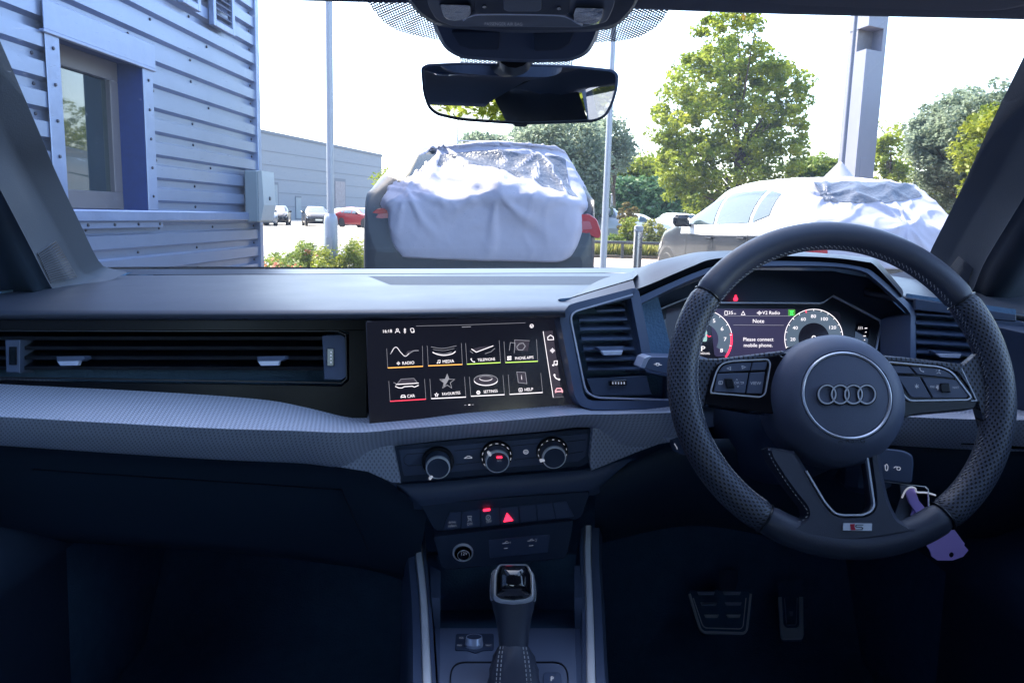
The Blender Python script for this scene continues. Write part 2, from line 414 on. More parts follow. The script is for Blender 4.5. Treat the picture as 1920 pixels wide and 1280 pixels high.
for (t0, t1, z0, z1) in ((0.0, tRi, 0, H_B), (tRi, tLi, zT, H_B), (tRi, tLi, 0, zB), (tLi, 14.0, 0, H_B)):
    A = [WP(t0, z0, -.24), WP(t1, z0, -.24), WP(t1, z1, -.24), WP(t0, z1, -.24)]; g.add(A, [(0, 1, 2, 3)])
g.add([WP(0, 0, -.04), WP(0, 0, -dpt), WP(0, H_B, -dpt), WP(0, H_B, -.04)], [(0, 1, 2, 3)])
g.add([WP(14, 0, -.04), WP(14, 0, -dpt), WP(14, H_B, -dpt), WP(14, H_B, -.04)], [(0, 1, 2, 3)])
g.add([WP(0, 0, -dpt), WP(14, 0, -dpt), WP(14, H_B, -dpt), WP(0, H_B, -dpt)], [(0, 1, 2, 3)])
bb(g, 'inner_wall', M['clad'])
g = MB(); g.add([WP(-.05, H_B, .08), WP(14.05, H_B, .08), WP(14.05, H_B, -dpt), WP(-.05, H_B, -dpt)], [(0, 1, 2, 3)])
g.box(WP(7, H_B + .06, .03), (14.2, .14, .16), (WD, WN, Vector((0, 0, 1))), .01); bb(g, 'roof', M['flash'])
g = MB(); g.box(WP(0.0, H_B / 2, -.025), (.085, .085, H_B - .01), (WD, WN, Vector((0, 0, 1))), .006); bb(g, 'corner_trim', M['flash'])
# reveal, frame, pane
fl = MB()
def wbox(mb, t0, t1, z0, z1, d0, d1, bev=.004):
    mb.box(WP((t0 + t1) / 2, (z0 + z1) / 2, (d0 + d1) / 2), (abs(t1 - t0), abs(d1 - d0), abs(z1 - z0)), (WD, WN, Vector((0, 0, 1))), bev)
tR2, tL2 = wt(286, 200), wt(89, 200)
wbox(fl, tR2, tRi, zB, zT + .02, .004, .012); wbox(fl, tLi, tL2, zB, zT + .02, .004, .012)
zT2 = wz(187, 44)
wbox(fl, tR2 - .02, tL2 + .02, zT - .012, zT2, .014, .026); wbox(fl, tR2 - .02, tL2 + .03, zT - .03, zT - .010, -.005, .03)
bb(fl, 'window_flashing', M['flash'])
sl_ = MB(); zS = wz(190, 415); wbox(sl_, .32, tL2 + .02, zS, zB - .001, .0, .05, .008); wbox(sl_, tR2 - .05, tL2 + .02, zS - .045, zS - .001, .0, .016); bb(sl_, 'sill_flashing', M['flash'])
win = MB(); D = -.20
fz = .13
wbox(win, tRi + .002, tLi - .002, zT - fz, zT - .002, D - .03, D + .03); wbox(win, tRi + .002, tLi - .002, zB + .002, zB + .12, D - .03, D + .03)
wbox(win, tRi + .002, tRi + .10, zB + .12, zT - fz, D - .03, D + .03); wbox(win, tLi - .06, tLi - .002, zB + .12, zT - fz, D - .03, D + .03)
wf = bb(win, 'window_frame', M['frame_grey'])
g = MB(); wbox(g, tRi + .10, tLi - .06, zB + .12, zT - fz, D - .012, D - .004, 0); bb(g, 'pane', M['pane'], wf)
g = MB(); wbox(g, tRi + .005, tLi, zB, zT, D - .2, D - .19, 0); bb(g, 'blind', M['blind'], wf)
g = MB(); wbox(g, tRi - .004, tRi + .001, zB, zT, -.23, .003, 0); wbox(g, tLi - .001, tLi + .004, zB, zT, -.23, .003, 0); wbox(g, tRi, tLi, zT - .001, zT + .004, -.23, .003, 0); wbox(g, tRi, tLi, zB - .004, zB + .001, -.23, .003, 0)
bb(g, 'reveal', M['blue'])
# bolts
g = MB()
def bolt(t, z, d): g.lathe([(0, .010), (.009, .008), (.011, 0), (.011, -.004)], WP(t, z, d), WN, 8)
k = 0
zz = zs0 - 4 * pitch
while zz < H_B - .1:
    for t in [x * .92 + .07 + (.31 if x and (k % 3) else 0) for x in range(0, 9)]:
        if (t > tR2 - .03 and t < tL2 + .03 and zB - .1 < zz < zT2 + .02): continue
        bolt(t, zz, -.042)
    for t in (tL2 + .05,):
        if zB < zz < zT: bolt(t, zz, -.042)
    zz += pitch; k += 1
for i in range(5): bolt(tR2 + (tRi - tR2) * .5, zB + .1 + i * (zT - zB - .2) / 4, .012); bolt(tLi + (tL2 - tLi) * .5, zB + .1 + i * (zT - zB - .2) / 4, .012); bolt(tR2 + i * (tL2 - tR2) / 4, zS - .022, .016)
bb(g, 'rivet', M['bolt'])
for (xa, xb, ya, yb, lab) in ((391, 431, -60, 58, None), (332, 366, -60, 14, None)):
    v = MB(); t0, t1, z0, z1 = wt(xb, yb), wt(xa, yb), wz((xa + xb) / 2, yb), wz((xa + xb) / 2, ya) + .15
    wbox(v, t0, t0 + .05, z0, z1, 0.003, .05); wbox(v, t1 - .05, t1, z0, z1, 0.003, .05); wbox(v, t0 + .05, t1 - .05, z0, z0 + .05, .003, .05); wbox(v, t0 + .05, t1 - .05, z1 - .05, z1, .003, .05)
    vo = bb(v, 'louvre_vent', M['flash'])
    v = MB(); z = z0 + .07
    while z < z1 - .06:
        c = WP((t0 + t1) / 2, z, .025); ax = (WD, (WN * .7 - Vector((0, 0, .7))).normalized(), (WN * .7 + Vector((0, 0, .7))).normalized()); v.box(c, (t1 - t0 - .1, .045, .003), ax); z += .045
    bb(v, 'slats', M['clad'], vo)
# meter box
mt = empty('meter_box', WP(.25, 0)); tag(mt, 'pale grey plastic meter box fixed to the cladding at the building corner', 'meter box')
mt_l = mt.location
za, zb_ = wz(452, 416), wz(452, 318); ta, tb = .07, .40
g = MB(); g.box(WP((ta + tb) / 2, (za + zb_) / 2, .075), (tb - ta, .13, zb_ - za), (WD, WN, Vector((0, 0, 1))), .012); g.v = [tuple(Vector(v) - mt_l) for v in g.v]; g.build('box_body', M['meter'], mt)
g = MB(); A = [(zb_ - .004, .142), (zb_ - .004, .175), (za + .16, .19), (za + .02, .16), (za + .004, .142)]
g.prism([WP(ta + .008, z, d) for z, d in A], [WP(tb - .008, z, d) for z, d in A], True); g.v = [tuple(Vector(v) - mt_l) for v in g.v]; dr = g.build('box_door', M['meter_door'], mt)
g = MB(); g.lathe([(0, .016), (.018, .014), (.02, 0)], WP((ta + tb) / 2, za + .22, .182), WN, 12); g.v = [tuple(Vector(v) - mt_l) for v in g.v]; g.build('lock', M['bolt'], dr)

# ---- far warehouse
wh = empty('warehouse', P(600, 420, 105).copy()); wh.location.z = 0; tag(wh, 'long blue-grey warehouse with shallow sloping roofline across the far car park', 'warehouse')
A0, B0 = P(430, 400, 86), P(716, 400, 121); WA = Vector((A0.x, A0.y, 0)); WB = Vector((B0.x, B0.y, 0)); wd = (WB - WA).normalized(); wn = Vector((wd.y, -wd.x, 0)); WHP = Pl(WA, wn)
zA, zB2 = WHP(487, 244).z, WHP(716, 291).z
tA = (WHP(487, 244) - WA).dot(wd); tB = (WHP(716, 291) - WA).dot(wd)
def wtop(t): return zA + (zB2 - zA) * (t - tA) / (tB - tA)
def whb(mb, n, m, par=wh):
    mb.v = [tuple(Vector(v) - wh.location) for v in mb.v]; return mb.build(n, m, par)
g = MB(); F = [WA - wd * 30, WB, WB + Vector((0, 0, zB2)), WA - wd * 30 + Vector((0, 0, wtop(-30)))]; g.prism(F, [p - wn * 40 for p in F], True); whb(g, 'wall', M['far_wall'])
g = MB()
for i in range(0, 9):
    t0 = -30; z0 = 1.55 * i + 1.6
    if z0 < 8.4: g.box(WA + wd * ((tB + t0) / 2) + Vector((0, 0, z0)) + wn * .01, (tB - t0, .05, .07), (wd, wn, Vector((0, 0, 1))))
F = [WA - wd * 30 + Vector((0, 0, wtop(-30) - .25)), WB + Vector((0, 0, zB2 - .25)), WB + Vector((0, 0, zB2 + .1)), WA - wd * 30 + Vector((0, 0, wtop(-30) + .1))]
g.prism([p + wn * .12 for p in F], [p - wn * .3 for p in F], True); whb(g, 'roof_trim', M['far_trim'])
def whdoor(x0, x1, y0, y1, n, m):
    a, b = WHP(x0, y1, .03), WHP(x1, y0, .03); zt = b.z; F = [Vector((a.x, a.y, 0)), Vector((b.x, b.y, 0)), Vector((b.x, b.y, zt)), Vector((a.x, a.y, zt))]
    g = MB(); g.prism(F, [p - wn * .4 for p in F]); d = whb(g, n, M['far_trim'])
    g = MB(); c = sum(F, Vector()) / 4; F2 = [c + (p - c) * .86 + wn * .05 for p in F]; g.prism(F2, [p - wn * .06 for p in F2]); whb(g, 'door_leaf', m, d)
whdoor(488, 522, 342, 390, 'roller_door', M['far_door']); whdoor(554, 565, 368, 395, 'door', M['far_door']); whdoor(627, 648, 336, 395, 'loading_door', M['blotchy_grey'])
g = MB(); F = [WB + wd * .2, WB + wd * 7, WB + wd * 7 + Vector((0, 0, 4.2)), WB + wd * .2 + Vector((0, 0, 5.0))]; g.prism([p - wn * 3 for p in F], [p - wn * 25 for p in F], True); whb(g, 'side_wing', M['far_door'])

# ---- posts and poles
def pole(name, lab, px, py, Y, r0, r1, H, m, extra=None, grp=None):
    b = P(px, py, Y); b.z = 0; e = empty(name, b); tag(e, lab, 'lamp post' if 'lamp' in name else 'pole', grp)
    g = MB(); g.tube([(0, 0, 0), (0, 0, H * .5), (0, 0, H)], [r0, (r0 + r1) / 2, r1], 16); g.build('shaft', m, e); return e
e = pole('lamp_post', 'thick galvanised lamp post with a wider base rising from the flower bed', 620, 400, 11, .052, .045, 8, M['galv'])
g = MB(); g.tube([(0, 0, 0), (0, 0, 1.02), (0, 0, 1.08), (0, 0, 1.12)], [.095, .095, .085, .055], 18); g.box((.0, -.094, .6), (.09, .01, .4), bev=.004); g.build('base', M['galv'], e)
g = MB(); g.tube([(0, 0, 7.9), (0, -.4, 8.1), (0, -1.2, 8.2)], .035, 10); g.box((0, -1.4, 8.2), (.2, .55, .09), bev=.03); g.build('lantern', M['galv'], e)
e = pole('lamp_post', 'slender pale lamp post behind the covered car and in front of the grey-green tree', 1135, 400, 14, .062, .03, 9, M['galv'])
g = MB(); g.tube([(0, 0, 8.9), (0, .4, 9.1), (0, 1.0, 9.15)], .03, 10); g.box((0, 1.2, 9.15), (.2, .5, .09), bev=.03); g.build('lantern', M['galv'], e)
e = pole('pole', 'thin dark pole standing close to the left of the grey pylon', 1579, 320, 19, .045, .04, 7.5, M['thin_pole'])
g = MB(); g.lathe([(.0, .06), (.05, .05), (.06, 0), (.05, -.03)], (0, 0, 7.5), (0, 0, 1), 14); g.build('finial', M['thin_pole'], e)
e = pole('pole', 'thin pale post in front of the hedge right of the slender lamp post', 1146, 400, 40, .06, .05, 2.3, M['galv'])
g = MB(); g.box((0, 0, 2.35), (.14, .14, .1), bev=.03); g.build('cap', M['galv'], e)
# goal-like frame above covered car
b = P(858, 262, 60); b.z = 0; e = empty('height_barrier', b); tag(e, 'thin white height barrier frame seen above the covered car roof', 'height barrier')
zt = P(858, 264, 60).z; g = MB(); g.tube([(0, 0, 0), (0, 0, zt + 4)], .06, 8); g.build('post', M['galv'], e); g = MB(); g.tube([(0, 0, zt), (7, 0, zt)], .05, 8); g.build('crossbar', M['galv'], e)
g = MB(); g.tube([(7, 0, 0), (7, 0, zt + .2)], .06, 8); g.build('post', M['galv'], e)
# pylon
pb = P(1612, 330, 20); pb.z = 0; e = empty('pylon_sign', pb, R(0)); tag(e, 'tall square grey sign pylon with a recessed notch near its top', 'pylon')
pA = P(1587, 325, 20.25); pM = P(1603, 325, 20.0); pC = P(1638, 325, 20.35)
xA = (pM - pb); dl = (pA - pM); dl.z = 0; dr_ = (pC - pM); dr_.z = 0
dr_n = dr_.normalized(); wdt = dr_.length; bk = Vector((-dr_n.y, dr_n.x, 0)); base = Vector((xA.x, xA.y, 0)); dpx = .75
lx = Vector((-.16, .72, 0))
def pyl(a0, a1, z0, z1, s0=0.0, bk0=0.0):
    F = [base + dr_n * (wdt * a0) + lx * bk0, base + dr_n * (wdt * a1) + lx * bk0, base + dr_n * (wdt * a1) + lx, base + dr_n * (wdt * a0) + lx]
    q = MB(); q.prism([p + Vector((0, 0, z0)) for p in F], [p + Vector((0, 0, z1)) for p in F], True); return q
zn0, zn1 = P(1630, 92, 20).z, P(1630, 48, 20).z
pyl(0, .8, 0, zn0).build('lower_column', M['pylon'], e); pyl(0, .8, zn1, zn1 + 3).build('upper_column', M['pylon'], e)
pyl(.8, 1, 0, zn1 + 3).build('side_fin', M['pylon'], e); pyl(0.02, .8, zn0, zn1, bk0=.55).build('recess_panel', M['blotchy_grey'], e)
q = MB(); zc = P(1625, 313, 20).z
q.box(base + dr_n * wdt * .45 + Vector((0, -.004, zc)), (wdt * .45, .012, .45), (dr_n, bk, Vector((0, 0, 1))), .004); q.build('access_panel', M['pylon'], e)
# bollard
b = P(1198, 420, 10); zt = P(1198, 420, 10).z; b.z = 0; e = empty('bollard', b); tag(e, 'brushed steel bollard with a round sloping cap between the two covered cars', 'bollard')
g = MB(); g.tube([(0, 0, 0), (0, 0, zt - .06)], .056, 20); g.build('tube', M['steel'], e)
g = MB(); g.lathe([(0, .012), (.05, .008), (.058, 0), (.058, -.02)], (0, -.02, zt - .05), (0, -.7, .7), 20); g.tube([(0, 0, zt - .10), (0, 0, zt - .03)], .0575, 20); g.build('cap', M['galv'], e)
# knee rail
g = MB(); za = P(1180, 455, 23.3).z; x0, x1 = P(1085, 455, 23.3).x, P(1330, 455, 23.3).x; e = empty('knee_rail', (x0, 23.3, 0)); tag(e, 'low black knee rail running along the edge of the grassy verge', 'rail')
g.tube([(0, 0, za), (x1 - x0, 0, za)], .045, 8); g.build('rail', M['rail'], e)
for i in range(4):
    g = MB(); g.box(((x1 - x0) * (i + .15) / 3.4, 0, za / 2), (.08, .08, za), bev=.01); g.build('post', M['rail'], e)

# ---- vegetation
def inpoly(x, y, pts):
    c = False; n = len(pts)
    for i in range(n):
        x1, y1 = pts[i]; x2, y2 = pts[i - 1]
        if (y1 > y) != (y2 > y) and x < (x2 - x1) * (y - y1) / (y2 - y1) + x1: c = not c
    return c
def leaves(cent, rad, per, size, rs, flat=.75, narrow=.5):
    """leaf-sized rhombs scattered through clumps; returns verts, faces count, colour values"""
    n = len(cent) * per; c = np.repeat(cent, per, 0); rr = np.repeat(rad, per)
    d = rs.normal(size=(n, 3)); d /= np.linalg.norm(d, axis=1)[:, None]; d[:, 2] *= flat
    k = rs.uniform(.35, 1.0, n) ** .5; p = c + d * (rr * k)[:, None]
    a = rs.normal(size=(n, 3)); a[:, 2] *= .6; a /= np.linalg.norm(a, axis=1)[:, None]
    b = np.cross(a, rs.normal(size=(n, 3)) + np.array([0, 0, .8])); b /= np.linalg.norm(b, axis=1)[:, None]
    s = (size * rs.uniform(.6, 1.3, n))[:, None]; V = np.empty((n, 4, 3))
    V[:, 0] = p - a * s; V[:, 1] = p + b * s * narrow; V[:, 2] = p + a * s; V[:, 3] = p - b * s * narrow
    cv = np.clip(np.repeat(rs.uniform(0, 1, len(cent)), per) * .6 + rs.uniform(0, .4, n), 0, 1); return V, cv
def leafobj(name, V, cv, m, parent, base):
    n = len(V); me = bpy.data.meshes.new(name); me.vertices.add(n * 4); me.loops.add(n * 4); me.polygons.add(n)
    me.vertices.foreach_set('co', (V - np.array(base)).reshape(-1)); me.loops.foreach_set('vertex_index', np.arange(n * 4, dtype=np.int32))
    me.polygons.foreach_set('loop_start', np.arange(0, n * 4, 4, dtype=np.int32)); uv = me.uv_layers.new(name='UVMap')
    u = np.zeros((n * 4, 2)); u[:, 0] = np.repeat(cv, 4); uv.data.foreach_set('uv', u.reshape(-1)); me.update(calc_edges=True); me.materials.append(m)
    o = bpy.data.objects.new(name, me); col.objects.link(o)
    if parent: o.parent = parent
    return o
def tree(name, lab, poly, Y, depth, ncl, per, size, m, trunk_px, rc=(.35, .6), seed=1, grp=None, cat='tree', limbs=14, flat=.75):
    rs = np.random.RandomState(seed); xs = [p[0] for p in poly]; ys = [p[1] for p in poly]; cent = []
    cx = sum(xs) / len(xs); hw = (max(xs) - min(xs)) / 2
    while len(cent) < ncl:
        x, y = rs.uniform(min(xs), max(xs)), rs.uniform(min(ys), max(ys))
        if not inpoly(x, y, poly): continue
        q = P(x, y, Y); k = math.sqrt(max(0.05, 1 - min(1, abs(x - cx) / hw) ** 2)); dy = rs.uniform(-1, 1) * depth * k
        cent.append((q.x * (Y + dy) / Y if False else q.x, Y + dy, max(.15, q.z)))
    cent = np.array(cent); rad = rs.uniform(rc[0], rc[1], ncl); b = P(trunk_px, 400, Y); b.z = 0
    root = empty(name, b); tag(root, lab, cat, grp)
    V, cv = leaves(cent, rad, per, size, rs, flat); V[:, :, 2] = np.maximum(V[:, :, 2], .03); leafobj('crown', V, cv, m, root, b)
    zt = cent[:, 2].max() * .85; g = MB(); r0 = max(.03, zt * .022)
    pth = [Vector((0, 0, 0)), Vector((.05, .02, zt * .3)), Vector((-.06, 0, zt * .65)), Vector((.02, 0, zt))]
    g.tube(cr(pth, 8), [r0 * (1 - .85 * i / 7) for i in range(8)], 8)
    for i in range(limbs):
        c = Vector(cent[rs.randint(ncl)]) - b; h = min(c.z * .75, zt * .9); s0 = Vector((0, 0, max(.1, h * .8)))
        g.tube(cr([s0, s0.lerp(c, .5) + Vector((0, 0, .05 * zt)), c], 5), [r0 * .4, r0 * .3, r0 * .2, r0 * .14, r0 * .08], 5, cap=False)
    g.build('trunk', M['bark'], root); return root
tree('broadleaf_tree', 'tall bright green broadleaf tree with a pointed crown behind the right-hand covered car',
     [(1375, 22), (1400, 30), (1408, 60), (1400, 85), (1432, 85), (1470, 120), (1500, 140), (1508, 170), (1490, 200), (1492, 235), (1540, 255), (1500, 285), (1490, 330), (1440, 350), (1390, 372), (1330, 392), (1270, 380), (1240, 340), (1225, 290), (1222, 220), (1245, 180), (1262, 150), (1278, 115), (1310, 90), (1305, 60), (1325, 32)],
     26, 1.7, 450, 105, .072, M['leaf_g'], 1375, rc=(.16, .40), seed=3, limbs=34)
tree('willow_tree', 'large rounded grey-green tree behind the mirror and slender lamp post', [(955, 262), (985, 238), (1040, 228), (1100, 232), (1120, 262), (1128, 330), (1125, 400), (1095, 425), (1060, 420), (1000, 400), (965, 300)], 34, 2.4, 420, 80, .10, M['leaf_w'], 1050, rc=(.35, .7), seed=5, limbs=16)
tree('broadleaf_tree', 'loose airy green tree beyond the slender lamp post right of the grey-green tree', [(1105, 225), (1150, 222), (1165, 262), (1186, 280), (1180, 305), (1150, 325), (1120, 330)], 38, 1.5, 110, 60, .10, M['leaf_w'], 1150, rc=(.25, .6), seed=6)
tree('young_tree', 'small sparse young tree just right of the grey pylon', [(1648, 262), (1664, 240), (1674, 262), (1670, 290), (1692, 312), (1694, 335), (1640, 335), (1645, 300)], 24, .5, 60, 40, .07, M['leaf_g'], 1662, rc=(.1, .26), seed=8)
tree('willow_tree', 'silvery grey-green tree with many rounded sprays left of the yellow-green tree', [(1708, 268), (1735, 225), (1770, 195), (1805, 172), (1840, 175), (1852, 215), (1858, 260), (1848, 320), (1830, 385), (1795, 395), (1760, 360), (1722, 300)], 25, 1.5, 330, 90, .075, M['leaf_w'], 1790, rc=(.18, .42), seed=9, limbs=20)
tree('willow_tree', 'soft grey-green tree standing behind the silvery tree on the right', [(1850, 210), (1890, 200), (1915, 240), (1900, 330), (1860, 380), (1840, 330)], 33, 1.3, 150, 60, .09, M['leaf_w'], 1870, rc=(.25, .6), seed=10)
tree('broadleaf_tree', 'vivid yellow-green tree cut off by the right windscreen pillar', [(1935, 160), (1905, 190), (1890, 215), (1862, 232), (1850, 270), (1838, 310), (1850, 340), (1842, 375), (1900, 380), (2010, 360), (2050, 230), (2000, 130)], 20, 1.6, 330, 85, .085, M['leaf_y'], 1950, rc=(.18, .42), seed=11, limbs=18)
tree('broadleaf_tree', 'yellow-green leafy tree peeping over the far end of the warehouse', [(716, 335), (735, 325), (750, 340), (750, 400), (720, 400)], 60, 1.5, 50, 50, .16, M['leaf_y'], 735, rc=(.5, 1.0), seed=12)
tree('shrub', 'round sunlit yellow-green shrub behind the dark hedge', [(1118, 345), (1145, 322), (1190, 305), (1235, 308), (1262, 330), (1270, 380), (1150, 380)], 62, 3, 220, 80, .20, M['leaf_y'], 1195, rc=(.6, 1.2), seed=13, cat='shrub')
tree('hedge', 'dark dense hedge along the far side behind the small parked cars', [(1105, 385), (1150, 345), (1200, 340), (1260, 348), (1320, 372), (1420, 380), (1500, 395), (1500, 432), (1100, 428)], 57, 1.4, 520, 90, .20, M['leaf_h'], 1290, rc=(.5, .95), seed=14, cat='hedge')
tree('shrub', 'broad leafy shrub row between the big tree and the thin dark pole', [(1480, 330), (1490, 308), (1530, 300), (1560, 305), (1580, 325), (1570, 350), (1480, 350)], 40, 1, 110, 60, .12, M['leaf_b'], 1530, rc=(.3, .6), seed=15, cat='shrub')
tree('tree_row', 'faint distant treetops just above the covered car roof behind the thin frame', [(865, 270), (890, 255), (930, 258), (950, 270)], 95, 2, 60, 40, .3, M['leaf_w'], 905, rc=(.6, 1.3), seed=16)
# trees the wall window and the rear-view mirror see
for i, (x, y, h, mk, lab) in enumerate(((20.5, 38, 6.0, 'leaf_y', 'golden-green tree directly behind the silvery tree left of the windscreen pillar'), (17, 7, 7, 'leaf_y', 'bushy golden-green tree mirrored in the wall window'), (21, 15, 8, 'leaf_g', 'green tree beyond the right edge mirrored in the wall window'), (4.5, -17, 5.2, 'leaf_y', 'golden tree behind the car seen in the rear-view mirror'), (9.5, -19, 5.6, 'leaf_o', 'amber leafy tree behind the car seen in the rear-view mirror'), (14, -20, 5.4, 'leaf_g', 'green leafy tree behind the car at the side of the mirror view'))):
    rs = np.random.RandomState(40 + i); n = 230; c = rs.normal(size=(n, 3)) * np.array([1.6, 1.4, h * .2]) + np.array([x, y, h * .55]); c[:, 2] = np.clip(c[:, 2], .8, h)
    root = empty('broadleaf_tree', (x, y, 0)); tag(root, lab, 'tree'); V, cv = leaves(c, rs.uniform(.3, .6, n), 55, .11, rs); leafobj('crown', V, cv, M[mk], root, (x, y, 0))
    g = MB(); g.tube([(0, 0, 0), (.1, 0, h * .4), (0, .1, h * .8)], [.16, .11, .03], 8)
    for j in range(8): q = Vector(c[rs.randint(n)]) - Vector((x, y, 0)); g.tube([(0, 0, h * .35), q], [.06, .02], 5, cap=False)
    g.build('trunk', M['bark'], root)
b = Vector((5.4, -11, 0)); e = empty('lamp_post', b); tag(e, 'white post behind the car seen in the rear-view mirror', 'lamp post'); g = MB(); g.tube([(0, 0, 0), (0, 0, 7)], .07, 12); g.build('shaft', M['white'], e); g = MB(); g.box((0, .3, 7.0), (.2, .8, .1), bev=.03); g.build('lantern', M['galv'], e)

# flower bed shrubs
def bedplant(lab, px0, px1, ytop, Y, m, seed, n=60, flowers=0, size=.032, name='shrub', up=1.0):
    rs = np.random.RandomState(seed); a, b_ = P(px0, 480, Y), P(px1, 480, Y); zt = P((px0 + px1) / 2, ytop, Y).z; c0 = (a + b_) / 2; c0.z = .1
    root = empty(name, c0); tag(root, lab, 'shrub'); hw = (b_.x - a.x) / 2; cs = []
    for i in range(n):
        u = rs.uniform(-1, 1); h = rs.uniform(.1, 1) ** .7 * (1 - .45 * u * u); cs.append((c0.x + u * hw * .9, Y + rs.uniform(-.35, .35), .12 + h * (zt - .2)))
    cs = np.array(cs); V, cv = leaves(cs, rs.uniform(.05, .13, n), 45, size, rs, 1.3 * up, .33); leafobj('foliage', V, cv, m, root, c0)
    g = MB()
    for i in range(0, n, 3): q = Vector(cs[i]) - c0; g.tube([(q.x * .3, q.y * .3, -.02), (q.x * .7, q.y * .7, q.z * .6), q], [.008, .006, .003], 5, cap=False)
    g.build('stem', M['bark'], root)
    if flowers:
        cs2 = cs[rs.randint(0, n, flowers)] + rs.normal(size=(flowers, 3)) * .06 + np.array([0, -.12, -.02]); V, cv = leaves(cs2, np.full(flowers, .05), 14, .022, rs, 1, .8); leafobj('flowers', V, cv, M['flower'], root, c0)
bedplant('low leafy shrub with coral flowers against the building corner', 492, 548, 470, 10.6, M['leaf_b'], 21, 60, 16)
bedplant('taller bright green shrub with orange flowers left of the lamp post', 540, 604, 448, 10.9, M['leaf_b'], 22, 95, 12)
bedplant('yellow-green shrub touching the left side of the lamp post base', 588, 618, 462, 10.3, M['leaf_y'], 23, 40, 0)
bedplant('sparse yellowing shrub between the lamp post and the covered car', 632, 690, 447, 10.9, M['leaf_y'], 24, 75, 3)
bedplant('small coral-flowered shrub at the front of the bed left of the lamp post', 505, 575, 480, 9.9, M['leaf_b'], 25, 55, 20)
def grasstuft(lab, px, Y, ytop, w_, m, seed, n=260, name='ornamental_grass'):
    rs = np.random.RandomState(seed); b = P(px, 480, Y); b.z = .09; zt = P(px, ytop, Y).z; root = empty(name, b); tag(root, lab, 'plant')
    V = np.empty((n, 4, 3)); a = rs.uniform(0, 6.28, n); r = rs.uniform(0, w_ * .5, n); t = rs.uniform(.4, 1, n) * (zt - .1); lean = rs.uniform(.1, .9, n) * w_
    p = np.stack([b.x + np.cos(a) * r * .5, Y + np.sin(a) * r * .5, np.full(n, .09)], 1); q = p + np.stack([np.cos(a) * lean, np.sin(a) * lean, t], 1); mid = p * .45 + q * .55 + np.array([0, 0, .12]) * t[:, None]
    sd = np.stack([-np.sin(a), np.cos(a), np.zeros(n)], 1) * .02; V[:, 0] = p; V[:, 1] = mid - sd; V[:, 2] = q; V[:, 3] = mid + sd
    leafobj('blades', V, rs.uniform(0, 1, n), m, root, b)
    g = MB()
    for i in range(5): k = rs.randint(n); g.tube([(0, 0, -.02), Vector(q[k]) - b + Vector((0, 0, .1))], [.01, .006], 4)
    g.build('stem', M['bark'], root)
tree('shrub', 'russet leafy shrub between the silver people carrier and the bollard', [(1160, 402), (1166, 384), (1180, 379), (1194, 392), (1198, 420), (1196, 446), (1162, 446)], 28, .4, 45, 60, .045, M['leaf_o'], 1180, rc=(.08, .2), seed=31, cat='shrub', limbs=8)
tree('shrub', 'bright yellow-green shrub just behind the bollard cap', [(1164, 425), (1176, 410), (1194, 414), (1200, 430), (1200, 462), (1162, 462)], 25.5, .4, 45, 60, .045, M['leaf_y'], 1183, rc=(.08, .2), seed=32, cat='shrub', limbs=8)
tree('shrub', 'straw-coloured rounded shrub on the far side of the bollard beside the door mirror', [(1206, 424), (1218, 412), (1236, 416), (1244, 432), (1244, 460), (1206, 460)], 25, .4, 45, 60, .045, M['grass_y'], 1224, rc=(.08, .2), seed=33, cat='shrub', limbs=8)
tree('shrub', 'low green shrub along the verge below the silver people carrier', [(1128, 446), (1140, 440), (1160, 442), (1166, 456), (1160, 470), (1126, 470)], 24.5, .4, 40, 60, .045, M['leaf_b'], 1146, rc=(.08, .18), seed=34, cat='shrub', limbs=6)
rs = np.random.RandomState(36); n = 26000; V = np.empty((n, 4, 3)); px_ = rs.uniform(1.2, 8.5, n); py_ = 23.8 + rs.uniform(0, 1, n) ** 1.4 * 9
t = rs.uniform(.12, .42, n); a = rs.uniform(0, 6.28, n); p = np.stack([px_, py_, np.full(n, .08)], 1); q = p + np.stack([np.cos(a) * .12, np.sin(a) * .12, t], 1); mid = (p + q) / 2; sd = np.stack([-np.sin(a), np.cos(a), a * 0], 1) * .03
V[:, 0] = p; V[:, 1] = mid - sd; V[:, 2] = q; V[:, 3] = mid + sd
o = leafobj('grass', V, rs.uniform(0, 1, n), M['grass_y'], None, (0, 0, 0)); tag(o, 'short dry yellow-green grass covering the verge behind the knee rail', 'grass', kind='stuff')

# ================================================================== OTHER CARS
# station: x, z_bottom, z_shoulder, z_belt, w_belt, z_roof, w_roof, w_sill
HATCH = [(2.10, .36, .50, .60, .50, .62, .36, .46), (2.07, .28, .50, .64, .68, .67, .48, .62), (1.95, .22, .52, .72, .80, .77, .6, .75), (1.6, .20, .57, .86, .88, .93, .70, .84), (1.2, .20, .6, .93, .90, 1.00, .74, .87),
         (.95, .20, .6, .96, .90, 1.05, .76, .88), (.6, .20, .6, .98, .90, 1.22, .70, .88), (.15, .20, .6, .985, .90, 1.43, .64, .88), (-.5, .20, .6, 1.0, .90, 1.50, .62, .88), (-1.2, .20, .6, 1.02, .90, 1.475, .61, .88),
         (-1.55, .21, .6, 1.03, .895, 1.42, .60, .87), (-1.8, .23, .6, 1.03, .885, 1.23, .64, .86), (-2.0, .26, .62, 1.01, .86, 1.04, .68, .83), (-2.08, .3, .62, .95, .82, .97, .66, .8), (-2.12, .36, .62, .84, .76, .86, .6, .72), (-2.14, .44, .6, .70, .62, .72, .5, .6)]
